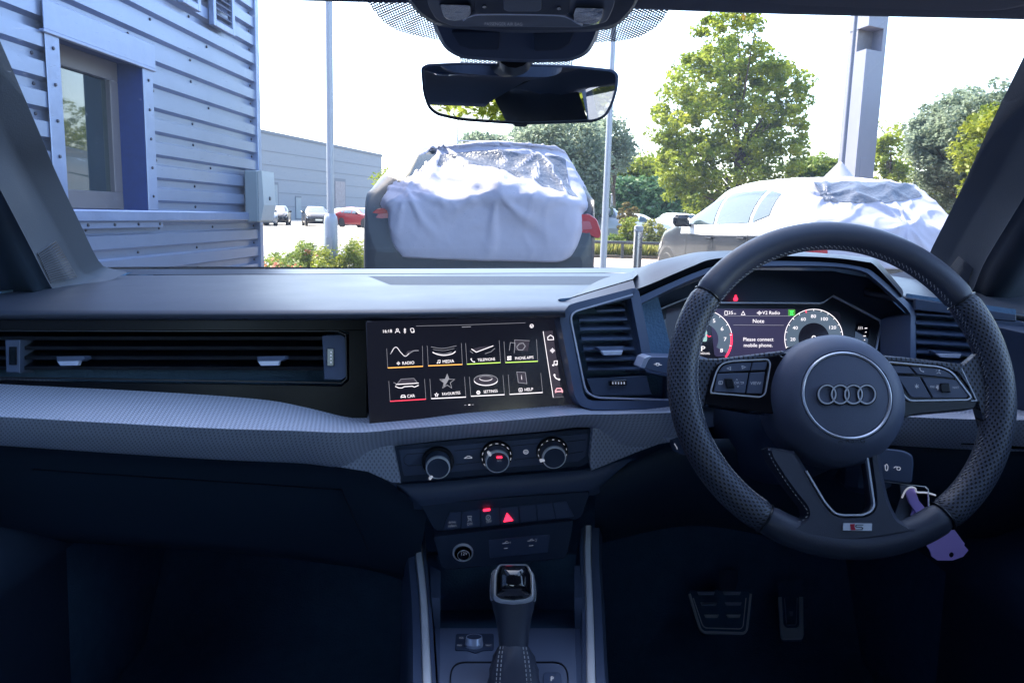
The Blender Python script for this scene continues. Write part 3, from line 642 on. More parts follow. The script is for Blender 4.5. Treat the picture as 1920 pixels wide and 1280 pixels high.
SUV = [(2.2, .42, .60, .72, .55, .75, .40, .5), (2.15, .34, .6, .78, .75, .82, .5, .7), (2.0, .28, .62, .86, .86, .92, .64, .8), (1.6, .24, .66, 1.0, .91, 1.06, .74, .88), (1.1, .24, .68, 1.07, .925, 1.14, .78, .9),
       (.6, .24, .68, 1.10, .925, 1.35, .70, .9), (.2, .24, .68, 1.11, .925, 1.56, .64, .9), (-.5, .24, .68, 1.12, .925, 1.62, .63, .9), (-1.4, .24, .68, 1.14, .925, 1.60, .59, .9),
       (-1.72, .25, .68, 1.15, .92, 1.55, .58, .9), (-1.95, .27, .68, 1.15, .90, 1.34, .64, .89), (-2.13, .30, .70, 1.13, .89, 1.14, .76, .87), (-2.22, .33, .70, 1.02, .87, 1.04, .74, .84), (-2.27, .38, .70, .86, .84, .88, .7, .8), (-2.29, .46, .68, .74, .78, .76, .66, .74)]
SEG = [3, 3, 4, 4, 3, 5, 2, 5]
def ctrl(s):
    x, zb, zs, zt, wb, zr, wr, w0 = s; h = max(.001, zr - zt)
    return [(0, zb), (w0 * .8, zb), (w0, zb + .07), (wb, zs), (wb * .985, zt), (wb * .985 * .5 + wr * .5 + .03, zt + h * .55), (wr, zr - h * .10 - .012), (wr * .86, zr - .004), (0, zr)]
def half(s):
    c = ctrl(s); q = [(-c[1][0], c[1][1])] + c + [(-c[-2][0], c[-2][1])]; out = []
    for i in range(8):
        for k in range(SEG[i]):
            t = k / SEG[i]; p0, p1, p2, p3 = q[i:i + 4]
            f = [0.5 * (2 * p1[d] + (p2[d] - p0[d]) * t + (2 * p0[d] - 5 * p1[d] + 4 * p2[d] - p3[d]) * t * t + (3 * p1[d] - p0[d] - 3 * p2[d] + p3[d]) * t ** 3) for d in (0, 1)]
            if i in (0,): f = [p1[0] + (p2[0] - p1[0]) * t, p1[1]]
            out.append((max(0, f[0]), f[1]))
    out.append(c[-1]); return out
class Shell:
    def __init__(s, st, dens=70):
        v = [Vector(a) if False else list(a) for a in st]; n = len(v); L = [0]
        for i in range(1, n): L.append(L[-1] + math.hypot(v[i][0] - v[i - 1][0], (v[i][5] - v[i - 1][5])) + .02)
        s.st = []
        for k in range(dens + 1):
            d = L[-1] * k / dens; i = 0
            while i < n - 2 and d > L[i + 1]: i += 1
            t = (d - L[i]) / (L[i + 1] - L[i]); p0 = v[max(0, i - 1)]; p1 = v[i]; p2 = v[i + 1]; p3 = v[min(n - 1, i + 2)]
            s.st.append([p1[j] + (p2[j] - p1[j]) * t if j == 0 else 0.5 * (2 * p1[j] + (p2[j] - p0[j]) * t + (2 * p0[j] - 5 * p1[j] + 4 * p2[j] - p3[j]) * t * t + (3 * p1[j] - p0[j] - 3 * p2[j] + p3[j]) * t ** 3) for j in range(8)])
        s.H = [half(a) for a in s.st]; s.nh = len(s.H[0])
        s.rows = [[Vector((a[0], -y, z)) for y, z in h] + [Vector((a[0], y, z)) for y, z in reversed(h[:-1])] for a, h in zip(s.st, s.H)]
    def at(s, x):
        for i in range(len(s.st) - 1):
            if s.st[i][0] >= x >= s.st[i + 1][0]: t = (s.st[i][0] - x) / max(1e-9, s.st[i][0] - s.st[i + 1][0]); return [(a[0] + (b[0] - a[0]) * t, a[1] + (b[1] - a[1]) * t) for a, b in zip(s.H[i], s.H[i + 1])]
        return s.H[0] if x > 0 else s.H[-1]
    def y(s, x, z):
        h = s.at(x); k0 = 6
        for i in range(k0, len(h) - 1):
            if h[i][1] <= z <= h[i + 1][1]: t = (z - h[i][1]) / max(1e-9, h[i + 1][1] - h[i][1]); return h[i][0] + (h[i + 1][0] - h[i][0]) * t
        return h[k0][0] if z < h[k0][1] else h[-3][0]
    def top(s, x, y):
        h = s.at(x); y = abs(y)
        for i in range(len(h) - 1, 8, -1):
            if h[i][0] <= y <= h[i - 1][0]: t = (y - h[i][0]) / max(1e-9, h[i - 1][0] - h[i][0]); return h[i][1] + (h[i - 1][1] - h[i][1]) * t
        return h[-1][1]
    def side(s, mb, q, sg, d=.004, n=(10, 6)):
        rows = []
        for j in range(n[1] + 1):
            b = j / n[1]; r = []
            for i in range(n[0] + 1):
                a = i / n[0]; x = (q[0][0] * (1 - a) + q[1][0] * a) * (1 - b) + (q[3][0] * (1 - a) + q[2][0] * a) * b; z = (q[0][1] * (1 - a) + q[1][1] * a) * (1 - b) + (q[3][1] * (1 - a) + q[2][1] * a) * b
                r.append(Vector((x, sg * (s.y(x, z) + d), z)))
            rows.append(r)
        mb.grid(rows)
        return s
    def over(s, mb, x0, x1, y0, y1, d=.004, n=(8, 12), ya=None):
        """patch lying on bonnet / windscreen / roof / rear glass; ya: half width at x1"""
        rows = []
        for i in range(n[0] + 1):
            a = i / n[0]; x = x0 + (x1 - x0) * a; hw0 = y0 + ((-(ya if ya else y1)) - y0) * a; hw1 = y1 + ((ya if ya else y1) - y1) * a
            rows.append([Vector((x, hw0 + (hw1 - hw0) * j / n[1], s.top(x, hw0 + (hw1 - hw0) * j / n[1]) + d)) for j in range(n[1] + 1)])
        mb.grid(rows); return s
def make_car(name, lab, st, pm, loc, rz, glass='cglass', upper=None, wb=1.27, grp=None, detail=True, plate='plate_y', cat='car', rearred=True, zup=0):
    root = empty(name, (loc[0], loc[1], zup), rz); tag(root, lab, cat, grp); sh = Shell(st, 60 if detail else 36)
    g = MB(); n = len(sh.rows[0]); ub = sum(SEG[:4])
    rows = sh.rows; vs = [p for r in rows for p in r]; mi = []
    b0 = len(g.v); g.v += [tuple(v) for v in vs]
    for i in range(len(rows) - 1):
        for j in range(n):
            g.f.append((i * n + j, i * n + (j + 1) % n, (i + 1) * n + (j + 1) % n, (i + 1) * n + j)); g.sm.append(True); g.uv.append([(0, 0)] * 4)
            up = (ub <= j < n - ub) and rows[i][0].x < .9
            g.mi.append(1 if (upper and up) else 0)
    for r, rev in ((rows[0], False), (rows[-1], True)):
        c = sum(r, Vector()) / n; ii = len(g.v); g.v += [tuple(p) for p in r] + [tuple(c)]
        for j in range(n): g.f.append((ii + j, ii + (j + 1) % n, ii + n)); g.sm.append(True); g.uv.append([(0, 0)] * 3); g.mi.append(0)
    g.build('body', [pm, upper] if upper else pm, root, sharp=50)
    L = st[0][0]; zw = .33
    for x in (wb + .03, -wb + .02):
        for sg in (-1, 1):
            wy = sh.y(x, .6) * sg
            a = MB(); a.lathe([(0, .002), (.365, .002), (.38, -.012), (.38, -.05)], (x, wy * 1.004, zw + .02), (0, sg, 0), 28); a.build('wheel_arch', M['tyre'], root)
            t = MB(); t.lathe([(.20, .0), (.215, .018), (.30, .022), (.325, .0), (.325, -.16), (.2, -.17)], (x, wy * 1.004 - sg * .01, zw), (0, sg, 0), 28)
            if not detail:
                t.lathe([(0, .004), (.2, .010), (.21, 0)], (x, wy * 1.004 + sg * .003, zw), (0, sg, 0), 12); t.build('wheel', M['tyre'], root); continue
            wo = t.build('wheel', M['tyre'], root)
            r = MB(); r.lathe([(.185, .01), (.205, .016), (.21, .0)], (x, wy * 1.004, zw), (0, sg, 0), 28); r.lathe([(0, .014), (.035, .012), (.045, .0)], (x, wy * 1.004, zw), (0, sg, 0), 16)
            for k in range(5):
                an = 2 * math.pi * k / 5 + .3; c, s_ = math.cos(an), math.sin(an)
                r.box((x + c * .115, wy * 1.004 + sg * .005, zw + s_ * .115), (.17, .012, .035), (Vector((c, 0, s_)), Vector((0, 1, 0)), Vector((-s_, 0, c))), .004)
            r.build('rim', M['rim'], wo)
    B = lambda x: sh.at(x)[sum(SEG[:4])][1]; T = lambda x: sh.at(x)[sum(SEG[:6])][1]
    e = .035
    for sg in (-1, 1):
        for q in (((.62, B(.62) + e), (-.12, B(-.12) + e), (-.06, T(-.06) - .045), (.16, T(.16) - .06)), ((-.20, B(-.2) + e), (-1.0, B(-1.) + e), (-.98, T(-.98) - .045), (-.14, T(-.14) - .045)), ((-1.08, B(-1.1) + e), (-1.40, B(-1.4) + .10), (-1.33, T(-1.33) - .07), (-1.06, T(-1.06) - .05))):
            a = MB(); sh.side(a, q, sg, .005 if not upper else .008); a.build('side_window', M[glass], root)
        a = MB(); sh.side(a, ((L - .12, .66), (L - .52, .78), (L - .50, .70), (L - .13, .58)), sg, .006); a.build('headlight', M['lens'], root)
        if rearred:
            a = MB(); zl = B(-1.9) - .03; xr = st[-1][0]; sh.side(a, ((xr + .38, zl - .02), (xr + .09, zl - .14), (xr + .10, zl - .30), (xr + .34, zl - .24)), sg, .008); a.build('tail_light', M['red_lens'], root)
        # door mirror
        mm = MB(); my = sh.y(.55, 1.0) * sg
        mm.box((.56, my + sg * .13, B(.55) + .07), (.10, .20, .14), (Vector((1, 0, 0)), Vector((0, 1, 0)), Vector((0, 0, 1))), .035); mm.box((.58, my + sg * .02, B(.55) + .02), (.06, .08, .04), None, .01); mm.build('door_mirror', M['black'], root)
        if detail:
            for x in (-.08, -.92):
                h = MB(); zz = B(x) - .12; yy = sh.y(x, zz) * sg; h.box((x, yy + sg * .022, zz), (.18, .016, .022), None, .007); h.box((x - .07, yy + sg * .01, zz), (.02, .03, .02)); h.box((x + .07, yy + sg * .01, zz), (.02, .03, .02)); h.build('door_handle', pm, root)
            a = MB()
            for x0, x1 in ((.66, .652), (-.155, -.163), (-1.03, -1.038)):
                sh.side(a, ((x0, .34), (x1, .34), (x1, B(x0) - .01), (x0, B(x0) - .01)), sg, .003, (1, 10))
            a.build('door_gap', M['tyre'], root)
    a = MB(); xw = [q[0] for q in st]; sh.over(a, .90, .28, -.66, .66, .006, ya=.54); a.build('windscreen', M['cglass'], root)
    xr0, xr1 = (-1.60, -1.90) if st is HATCH else (-1.78, -2.07)
    a = MB(); sh.over(a, xr0, xr1, -.50, .50, .006, ya=.60); a.build('rear_window', M['cglass'], root)
    for (x, sg, n_) in ((st[0][0] + .012, 1, 'number_plate'), (st[-1][0] - .012, -1, 'number_plate')):
        a = MB(); a.box((x, 0, .50), (.012, .50, .11), None, .004); a.build(n_, M['plate_y'], root)
    a = MB(); a.box((st[0][0] - .005, 0, .60), (.03, .8 if not detail else .7, .16), None, .01); a.build('grille', M['tyre'], root)
    return root, sh

# ---- small parked cars far away
def farcar(lab, px, py, Y, rz, pm, st=HATCH, upper=None, grp='cars parked in the far car park'):
    b = P(px, py, Y); return make_car('parked_car', lab, st, M[pm], (b.x, b.y), rz, detail=False, grp=grp, upper=upper)[0]
F = -math.pi / 2
farcar('grey car closest to the cladding corner in the far car park', 486, 400, 58, F + .55, 'greyp')
farcar('dark hatchback facing us beside the grey car at the warehouse', 520, 400, 62, F + .2, 'black')
farcar('black car facing us left of the thick lamp post in the far car park', 592, 400, 61, F + .35, 'black')
farcar('low dark car just right of the thick lamp post in the far car park', 642, 405, 70, F - .1, 'navy')
farcar('red hatchback beside the dark car at the right end of the far row', 678, 405, 60, F + .9, 'redp')
farcar('silver people carrier seen from behind under the slender lamp post', 1127, 400, 36, -F - .08, 'silver', SUV)
farcar('white hatchback half hidden by russet plants behind the bollard', 1203, 405, 46, -.2, 'white')
farcar('white car with its rear turned to us left of the black door mirror', 1262, 405, 50, -F + .3, 'white', SUV)
farcar('white car roof showing at the bottom of the right windscreen pillar', 1826, 400, 30, .3, 'white', SUV)

# ---- cloth covers draped on the two near cars
M['cloth'] = mat('lavender_white_cover_cloth', (.37, .37, .47), .75, spec=.2, bump=(18, .2, .008))
M['cloth_win'] = mat('clear_vinyl_cover_window', (.085, .10, .14), .3, spec=.4, bump=(45, .6, .012))
def wrinkle(p, sc, amp, seed):
    q = Vector((p.x * sc, p.y * sc, p.z * sc * .8)) + Vector((seed, seed * 2, 0)); w_ = noise.noise(q * .5) * 1.2
    r1 = 1 - abs(noise.noise(q + Vector((w_, w_, 0)))) * 2.2; r2 = 1 - abs(noise.noise(q * 2.3 + Vector((0, w_, 3)))) * 2.2
    return amp * (max(0, r1) ** 3 * .7 + max(0, r2) ** 3 * .35 + noise.noise(q * .8) * .35)
def cover(name, lab, root, spec, amp, seed, folds, peak, win, nu=130, nv=120, rows=None, ctr=Vector((-1.0, 0, .7)), sc=2.9):
    """loose cloth: spec rows run front to back as (x, z_centre, z_edge, half_width, side_out, side_drop, wrinkle)"""
    rows = [(cr(r, nu), wk) for r, wk in rows] if rows else []
    for x, zm, ze, hw, so, sd, wk in (spec or []):
        half_ = [(0, zm), (hw * .55, zm * .7 + ze * .3), (hw * .92, ze + .012), (hw, ze - .01), (hw + so * .55, ze - sd * .4), (hw + so, ze - sd)]
        pts = [(-y, z) for y, z in reversed(half_)] + half_[1:]; rows.append(([Vector((x, y, z)) for y, z in cr([(a_, b_, 0) for a_, b_ in pts], nu) for y, z in [(y, z)]] if False else [Vector((x, q.x, q.y)) for q in cr([(a_, b_, 0) for a_, b_ in pts], nu)], wk))
    cols = [cr([r[0][j] for r in rows], nv) for j in range(nu)]; wks = 0
    wkc = []
    L = [0]
    for k in range(1, len(rows)): L.append(L[-1] + (rows[k][0][nu // 2] - rows[k - 1][0][nu // 2]).length + 1e-6)
    for i in range(nv): wkc.append(float(np.interp(L[-1] * i / (nv - 1), L, [r[1] for r in rows])))
    G = [[cols[j][i] for j in range(nu)] for i in range(nv)]; out = []
    for i in range(nv):
        r = []
        for j in range(nu):
            p = G[i][j]; n = (G[i][min(nu - 1, j + 1)] - G[i][max(0, j - 1)]).cross(G[min(nv - 1, i + 1)][j] - G[max(0, i - 1)][j]); n = n.normalized() if n.length > 1e-9 else Vector((0, 0, 1))
            if n.dot(p - ctr) < 0: n = -n
            h = wkc[i] * wrinkle(p, sc, amp, seed)
            for (bx, by, bz, br, fh, nf, ph) in folds:      # creases fanning out from a snag
                dy, dz = p.y - by, p.z - bz; d = math.sqrt(dy * dy + dz * dz + (p.x - bx) ** 2) + 1e-6
                if d < br:
                    an = math.atan2(dy, -dz); s_ = math.sin(nf * an + ph + noise.noise(p * 3) * 1.2); h += fh * (max(0, s_) ** 2.5) * min(1, d / .12) * (1 - d / br)
            for (bx, by, bz, br, bh, pw) in peak:
                d = (p - Vector((bx, by, bz))).length / br
                if d < 1: h += bh * (1 - d) ** pw
            r.append(p + n * h)
        out.append(r)
    mb = MB(); mb.grid(out); o = empty(name, root.location.copy(), root.rotation_euler.z); tag(o, lab, 'car cover')
    c = mb.build('cloth', M['cloth'], o, sharp=0); md = c.modifiers.new('thickness', 'SOLIDIFY'); md.thickness = .004; md.offset = -1
    def smp(u, v):
        a = u * (nu - 1); b = v * (nv - 1); j, i = min(nu - 2, int(a)), min(nv - 2, int(b)); fa, fb = a - j, b - i
        p = out[i][j].lerp(out[i][j + 1], fa).lerp(out[i + 1][j].lerp(out[i + 1][j + 1], fa), fb); n = (out[i][j + 1] - out[i][j]).cross(out[i + 1][j] - out[i][j]).normalized(); n = -n if n.dot(p - ctr) < 0 else n; return p + n * .006
    u0, u1, v0, lower = win; rr = []
    for b in range(31):
        r = []
        for a_ in range(61):
            u = u0 + (u1 - u0) * a_ / 60; vl = float(np.interp(a_ / 60, [q[0] for q in lower], [q[1] for q in lower])); r.append(smp(u, v0 + (vl - v0) * b / 30))
        rr.append(r)
    m2 = MB(); m2.grid(rr); m2.build('clear_window', M['cloth_win'], o, sharp=0); return o
def nearest_i(sh, x): return min(range(len(sh.rows)), key=lambda i: abs(sh.rows[i][0].x - x))

# covered SUV straight ahead
sc = 1.0
q = P(907, 420, 8.25)
suv, shs = make_car('parked_suv', 'dark teal SUV seen from behind, its rear window and tailgate under a pale cover', SUV, M['navy'], (q.x, q.y), math.pi / 2 + R(1.5), detail=True, zup=.11, rearred=False)
_iv = suv.matrix_world.inverted() if False else (Matrix.Rotation(-suv.rotation_euler.z, 4, 'Z') @ Matrix.Translation(-suv.location))
def cl(*pts): return [_iv @ P(*p) for p in pts]
SROWS = [(cl((792, 330, 7.9), (800, 305, 7.85), (850, 292, 7.8), (930, 290, 7.8), (1010, 292, 7.8), (1040, 303, 7.85), (1046, 330, 7.9)), .25),
         (cl((770, 345, 7.0), (778, 306, 6.8), (806, 284, 6.66), (860, 273, 6.6), (930, 269, 6.6), (1000, 272, 6.6), (1040, 279, 6.66), (1056, 300, 6.8), (1066, 340, 7.0)), .25),
         (cl((760, 355, 6.9), (772, 312, 6.68), (800, 290, 6.54), (860, 281, 6.50), (930, 278, 6.48), (1000, 281, 6.50), (1044, 287, 6.54), (1062, 305, 6.68), (1074, 345, 6.9)), .35),
         (cl((742, 372, 6.75), (755, 334, 6.5), (782, 318, 6.38), (860, 312, 6.32), (930, 312, 6.30), (1000, 312, 6.32), (1056, 316, 6.38), (1074, 332, 6.5), (1086, 366, 6.75)), .5),
         (cl((731, 392, 6.6), (742, 356, 6.3), (768, 345, 6.20), (860, 344, 6.12), (930, 340, 6.08), (1000, 343, 6.10), (1064, 348, 6.20), (1083, 356, 6.3), (1093, 384, 6.6)), .6),
         (cl((725, 410, 6.5), (731, 380, 6.1), (752, 371, 5.98), (860, 371, 5.94), (930, 368, 5.92), (985, 360, 5.90), (1060, 372, 5.96), (1088, 381, 6.08), (1095, 405, 6.5)), .45),
         (cl((724, 420, 6.4), (728, 398, 6.02), (750, 388, 5.93), (860, 389, 5.92), (930, 387, 5.91), (985, 382, 5.88), (1066, 390, 5.93), (1090, 398, 6.02), (1096, 416, 6.4)), .25),
         (cl((726, 446, 6.3), (730, 432, 6.0), (750, 430, 5.92), (860, 430, 5.92), (930, 430, 5.92), (985, 430, 5.92), (1066, 430, 5.92), (1090, 430, 6.0), (1095, 444, 6.3)), .12),
         (cl((731, 462, 6.2), (738, 458, 6.0), (756, 463, 5.93), (860, 466, 5.93), (930, 467, 5.93), (985, 468, 5.93), (1060, 465, 5.93), (1082, 460, 6.0), (1090, 460, 6.2)), .12),
         (cl((740, 468, 6.15), (746, 472, 6.0), (762, 482, 5.95), (860, 487, 5.95), (930, 489, 5.95), (985, 490, 5.95), (1048, 490, 5.95), (1072, 477, 6.0), (1082, 470, 6.15)), .12)]
for k in range(1, 6):
    r = SROWS[k][0]; n_ = len(r)
    for i, s_ in ((0, .075), (1, .055), (2, .035), (n_ - 3, -.02), (n_ - 2, -.035), (n_ - 1, -.05)): r[i] = r[i] + Vector((0, s_, 0))
cover('suv_cover', 'pale lavender-white cloth cover draped over the rear of the dark SUV', suv, None, .045, 3.0,
      [(-2.34, -.14, 1.20, .62, .026, 6, .5), (-2.30, .55, 1.2, .5, .022, 8, 0), (-1.9, .35, 1.60, .75, .04, 7, 1.2), (-1.95, -.45, 1.55, .6, .02, 9, .4)], [(-2.30, -.14, 1.22, .16, .07, 1.2), (-2.12, .05, 1.36, .30, .05, 1.1)],
      (.24, .79, .556, [(0, .62), (.13, .63), (.22, .60), (.34, .66), (.5, .65), (.65, .68), (.8, .735), (1, .77)]), rows=SROWS, sc=3.6)
bpy.context.view_layer.update()
def pxpart(par, name, pts, Y, depth, m, bev=1.0, pull=0.0):
    pl = Pl(P(pts[0][0], pts[0][1], Y), Vector((0, -1, 0))); g = MB(); g.px(pl, rnd(pts, 4), depth, bev=bev, bd=.012); iv = par.matrix_world.inverted(); g.v = [tuple(iv @ Vector(v)) for v in g.v]; return g.build(name, m, par)
for pts, inn in (([(1086, 402), (1104, 401), (1119, 411), (1127, 434), (1125, 446), (1118, 447), (1100, 438), (1086, 436)], [(1088, 415), (1106, 414), (1112, 430), (1090, 431)]), ([(733, 390), (708, 391), (696, 399), (689, 420), (687, 434), (712, 428), (733, 430)], [(730, 399), (708, 401), (701, 414), (730, 413)])):
    tl = pxpart(suv, 'tail_light', pts, 6.02, .30, M['red_lens']); pxpart(suv, 'lamp_bar', inn, 6.005, .02, mat('lamp_pink', (.34, .07, .10), .2, coat=.3), .5).parent = tl
a = MB()
for k in range(1): a.box((-2.31, 0, .45), (.05, 1.3, .05), None, .015)
a.build('bumper_trim', M['tyre'], suv)
for sg in (-1, 1): a = MB(); a.box((-2.315, sg * .62, .40), (.02, .16, .05), None, .008); a.build('reflector', M['red_lens'], suv)

# two-tone hatchback on the right
th = R(-8.7); hx, hy = math.sin(th), math.cos(th); rlx, rly = 2.53, 6.95
ctr_ = (rlx + 2.14 * hx + .88 * hy, rly + 2.14 * hy - .88 * hx)
hatch, shh = make_car('parked_hatchback', 'black hatchback with white window surrounds and a black door mirror, its rear covered in cloth', HATCH, M['black'], ctr_, math.pi / 2 - th, glass='cglass_pale', upper=M['white'], detail=True, zup=.10)
HSPEC = [(-.45, 1.53, 1.47, .55, .02, .03, .2), (-.9, 1.525, 1.465, .56, .10, .25, .4), (-1.25, 1.51, 1.45, .58, .14, .34, .6), (-1.45, 1.49, 1.43, .585, .16, .36, .7), (-1.62, 1.43, 1.37, .60, .17, .36, .7), (-1.80, 1.29, 1.235, .655, .15, .30, .8), (-1.98, 1.13, 1.09, .72, .10, .20, .7),
         (-2.10, 1.05, 1.0, .77, .04, .10, .7), (-2.16, .93, .90, .78, .02, .06, .35), (-2.18, .80, .78, .76, .01, .05, .3), (-2.18, .68, .69, .70, .01, .02, .3)]
cover('hatchback_cover', 'white and lavender cloth cover with a pointed peak over the rear of the black hatchback', hatch, HSPEC, .05, 8.0,
      [(-2.1, -.1, 1.05, .7, .03, 6, 0), (-1.6, .5, 1.3, .5, .03, 7, 1)], [(-1.10, 0.0, 1.53, .15, .17, 1.0), (-1.95, .2, 1.15, .5, .05, 1.2)],
      (.26, .77, .52, [(0, .60), (.2, .64), (.5, .69), (.8, .69), (1, .66)]), sc=2.1)
bpy.context.view_layer.update()
pxpart(hatch, 'tail_light', [(1478, 472), (1500, 462), (1550, 460), (1553, 476), (1490, 482)], 6.78, .12, M['red_lens'], .6)

# ================================================================== OUR CAR, FROM THE INSIDE
car = empty('car_cabin', (0, 0, 0)); tag(car, 'right-hand-drive hatchback we sit in, with dark dashboard, silver trim and flat-bottomed steering wheel', 'car')
I = {}
I['dash'] = mat('soft_dash_plastic', (.038, .048, .072), .42, spec=.5, bump=(900, .25, .0006), var=.05, vscale=6)
I['dark'] = mat('dark_soft_plastic', (.050, .072, .122), .55, spec=.4, bump=(800, .2, .0005), var=.06)
I['mid'] = mat('satin_grey_plastic', (.095, .13, .215), .42, spec=.5, bump=(900, .15, .0004), var=.05)
I['deck'] = mat('console_deck_paint', (.17, .215, .32), .38, spec=.5, var=.05)
I['gloss'] = mat('piano_black', (.006, .007, .011), .06, spec=.6, coat=.6)
I['glossd'] = mat('satin_black', (.010, .013, .020), .28, spec=.5)
I['pillar'] = mat('pillar_cloth_trim', (.095, .108, .135), .8, spec=.2, bump=(500, .4, .0008), var=.06)
I['liner'] = mat('headliner', (.24, .26, .32), .9, spec=.1, bump=(400, .4, .0008), var=.08)
I['carpet'] = mat('black_carpet', (.12, .21, .33), .95, spec=.1, bump=(300, .6, .002), var=.3, vscale=30)
I['silver'] = mat('textured_silver_trim', (.66, .71, .84), .34, metal=.15, spec=.5)
dotted(I['silver'], .0052, .0090, .25, (.40, .44, .56), .5, .0012)
I['fascia'] = mat('fascia_black', (.004, .005, .008), .22, spec=.18)
I['chrome'] = mat('satin_chrome', (.88, .90, .96), .18, metal=.7)
I['satin'] = mat('satin_aluminium', (.60, .66, .82), .30, metal=.35, spec=.7)
I['pedal'] = mat('pedal_metal', (.92, .94, .97), .3, metal=0.0, spec=.8)
I['lower'] = mat('lower_dash_plastic', (.026, .045, .075), .55, spec=.35, bump=(800, .2, .0005), var=.08)
I['bright'] = mat('bright_trim', (.72, .76, .86), .25, metal=.35, spec=.6)
I['leather'] = mat('smooth_black_leather', (.055, .065, .098), .40, spec=.5, bump=(1400, .35, .0005), var=.08, vscale=20)
I['perf'] = mat('perforated_leather', (.075, .090, .130), .42, spec=.5, bump=(1200, .2, .0004))
dotted(I['perf'], .0050, .0074, .30, (.006, .007, .010), .8, .0010)
I['hub'] = mat('airbag_cover', (.095, .115, .180), .48, spec=.45, bump=(1100, .35, .0006), var=.05)
I['button'] = mat('button_plastic', (.075, .095, .155), .42, spec=.5, var=.03)
I['icon'] = mat('pale_icon_glow', (.70, .74, .82), .6, emit=((.8, .85, 1.0), .06))  # faint emission added, so the symbols glow as if backlit
I['icon_dim'] = mat('dim_icon_glow', (.45, .50, .62), .6, emit=((.7, .8, 1.0), .018))  # same added glow, weaker
I['stitch'] = mat('grey_thread', (.50, .50, .52), .8)
I['purple'] = mat('purple_plastic', (.60, .42, .90), .4, spec=.5, var=.05)
I['emb'] = mat('embossed_mark', (.016, .018, .028), .6)
I['screen'] = emis('screen_glass', (.05, .055, .11), .025); I['screen'].node_tree.nodes['Principled BSDF'].inputs['Roughness'].default_value = .12
I['s_white'] = emis('screen_white', (.85, .80, .85), 0.300); I['s_dim'] = emis('screen_grey', (.45, .45, .52), 0.132); I['s_dark'] = emis('screen_dark_tile', (.14, .12, .18), 0.060)
I['s_orange'] = emis('screen_orange', (1.0, .45, .10), 0.330); I['s_lime'] = emis('screen_lime', (.55, .85, .15), 0.270); I['s_red'] = emis('screen_red', (1.0, .05, .10), 0.330); I['s_pink'] = emis('screen_pink', (1.0, .45, .52), 0.240)
I['led_red'] = emis('red_lamp', (1.0, .02, .06), 0.600); I['led_green'] = emis('green_lamp', (.05, 1.0, .15), 0.360); I['c_purple'] = emis('cluster_purple', (.11, .09, .24), 0.060); I['c_slate'] = emis('cluster_slate', (.12, .17, .24), 0.156); I['c_green'] = emis('cluster_green', (.05, .22, .03), 0.300); I['c_teal'] = emis('cluster_car_icon', (.35, .55, .55), 0.210)
I['mirror'] = mat('mirror_glass', (.80, .84, .90), .0, metal=1.0)
I['wglass'] = glassy('windscreen_glass', (.97, .985, .98), .5, 0.0, 1.45, dirt=.20, film=.020)
I['sglass'] = glassy('tinted_side_glass', (.95, .97, .97), .8)
def frit_material():
    m = bpy.data.materials.new('dotted_ceramic_frit'); m.use_nodes = True; N = m.node_tree.nodes; L = m.node_tree.links; b = N['Principled BSDF']
    b.inputs['Base Color'].default_value = (.02, .02, .03, 1); b.inputs['Roughness'].default_value = .5; t = N.new('ShaderNodeBsdfTransparent')
    k = dotmask(m, .0044, .0044, .45, 'Object', .25); ms = N.new('ShaderNodeMixShader'); L.new(k, ms.inputs[0]); L.new(b.outputs[0], ms.inputs[1]); L.new(t.outputs[0], ms.inputs[2]); L.new(ms.outputs[0], N['Material Output'].inputs[0]); return m
I['frit'] = frit_material()
def part(mb, name, m, parent=None, **k): return mb.build(name, I[m] if isinstance(m, str) else m, parent or car, **k)
def rowpx(pts, n=40, f=cr): return f([P(*p) for p in pts], n)

# ---- dashboard top pad
g = MB()
g.grid([rowpx([(-110, 519, 1.53), (150, 517, 1.53), (680, 514, 1.55), (1240, 512, 1.53)]),
        rowpx([(-110, 524, 1.46), (190, 522, 1.46), (680, 519, 1.48), (1240, 517, 1.46)]),
        rowpx([(-120, 545, 1.22), (200, 541, 1.22), (680, 538, 1.24), (1120, 538, 1.22)]),
        rowpx([(-120, 561, 1.09), (0, 561, 1.09), (600, 557, 1.10), (1085, 555, 1.09)]),
        rowpx([(-120, 581, .99), (0, 580, .99), (600, 580, .99), (1066, 573, .99)]),
        rowpx([(-120, 587, .977), (0, 586.5, .977), (600, 586.5, .977), (1060, 581, .977)]),
        rowpx([(-120, 592, .974), (0, 591.5, .974), (600, 592, .974), (1060, 587, .974)]),
        rowpx([(-120, 597, .980), (0, 597, .980), (600, 598, .980), (1060, 593, .980)]),
        rowpx([(-120, 601, 1.02), (0, 601, 1.02), (600, 602, 1.02), (1060, 597, 1.02)])])
dash = part(g, 'dashboard_top', 'dash', sharp=0)
# continuation of the pad on the driver's side, beyond the binnacle
g = MB()
g.grid([rowpx([(1560, 508, 1.53), (1750, 520, 1.50), (2050, 545, 1.45)], 16), rowpx([(1600, 525, 1.30), (1745, 541, 1.25), (2050, 575, 1.2)], 16), rowpx([(1620, 540, 1.12), (1748, 562, 1.06), (2050, 606, 1.02)], 16), rowpx([(1620, 546, 1.105), (1748, 568, 1.045), (2050, 612, 1.01)], 16), rowpx([(1620, 556, 1.12), (1748, 577, 1.06), (2050, 622, 1.03)], 16)])
part(g, 'dashboard_top', 'dash', sharp=0)
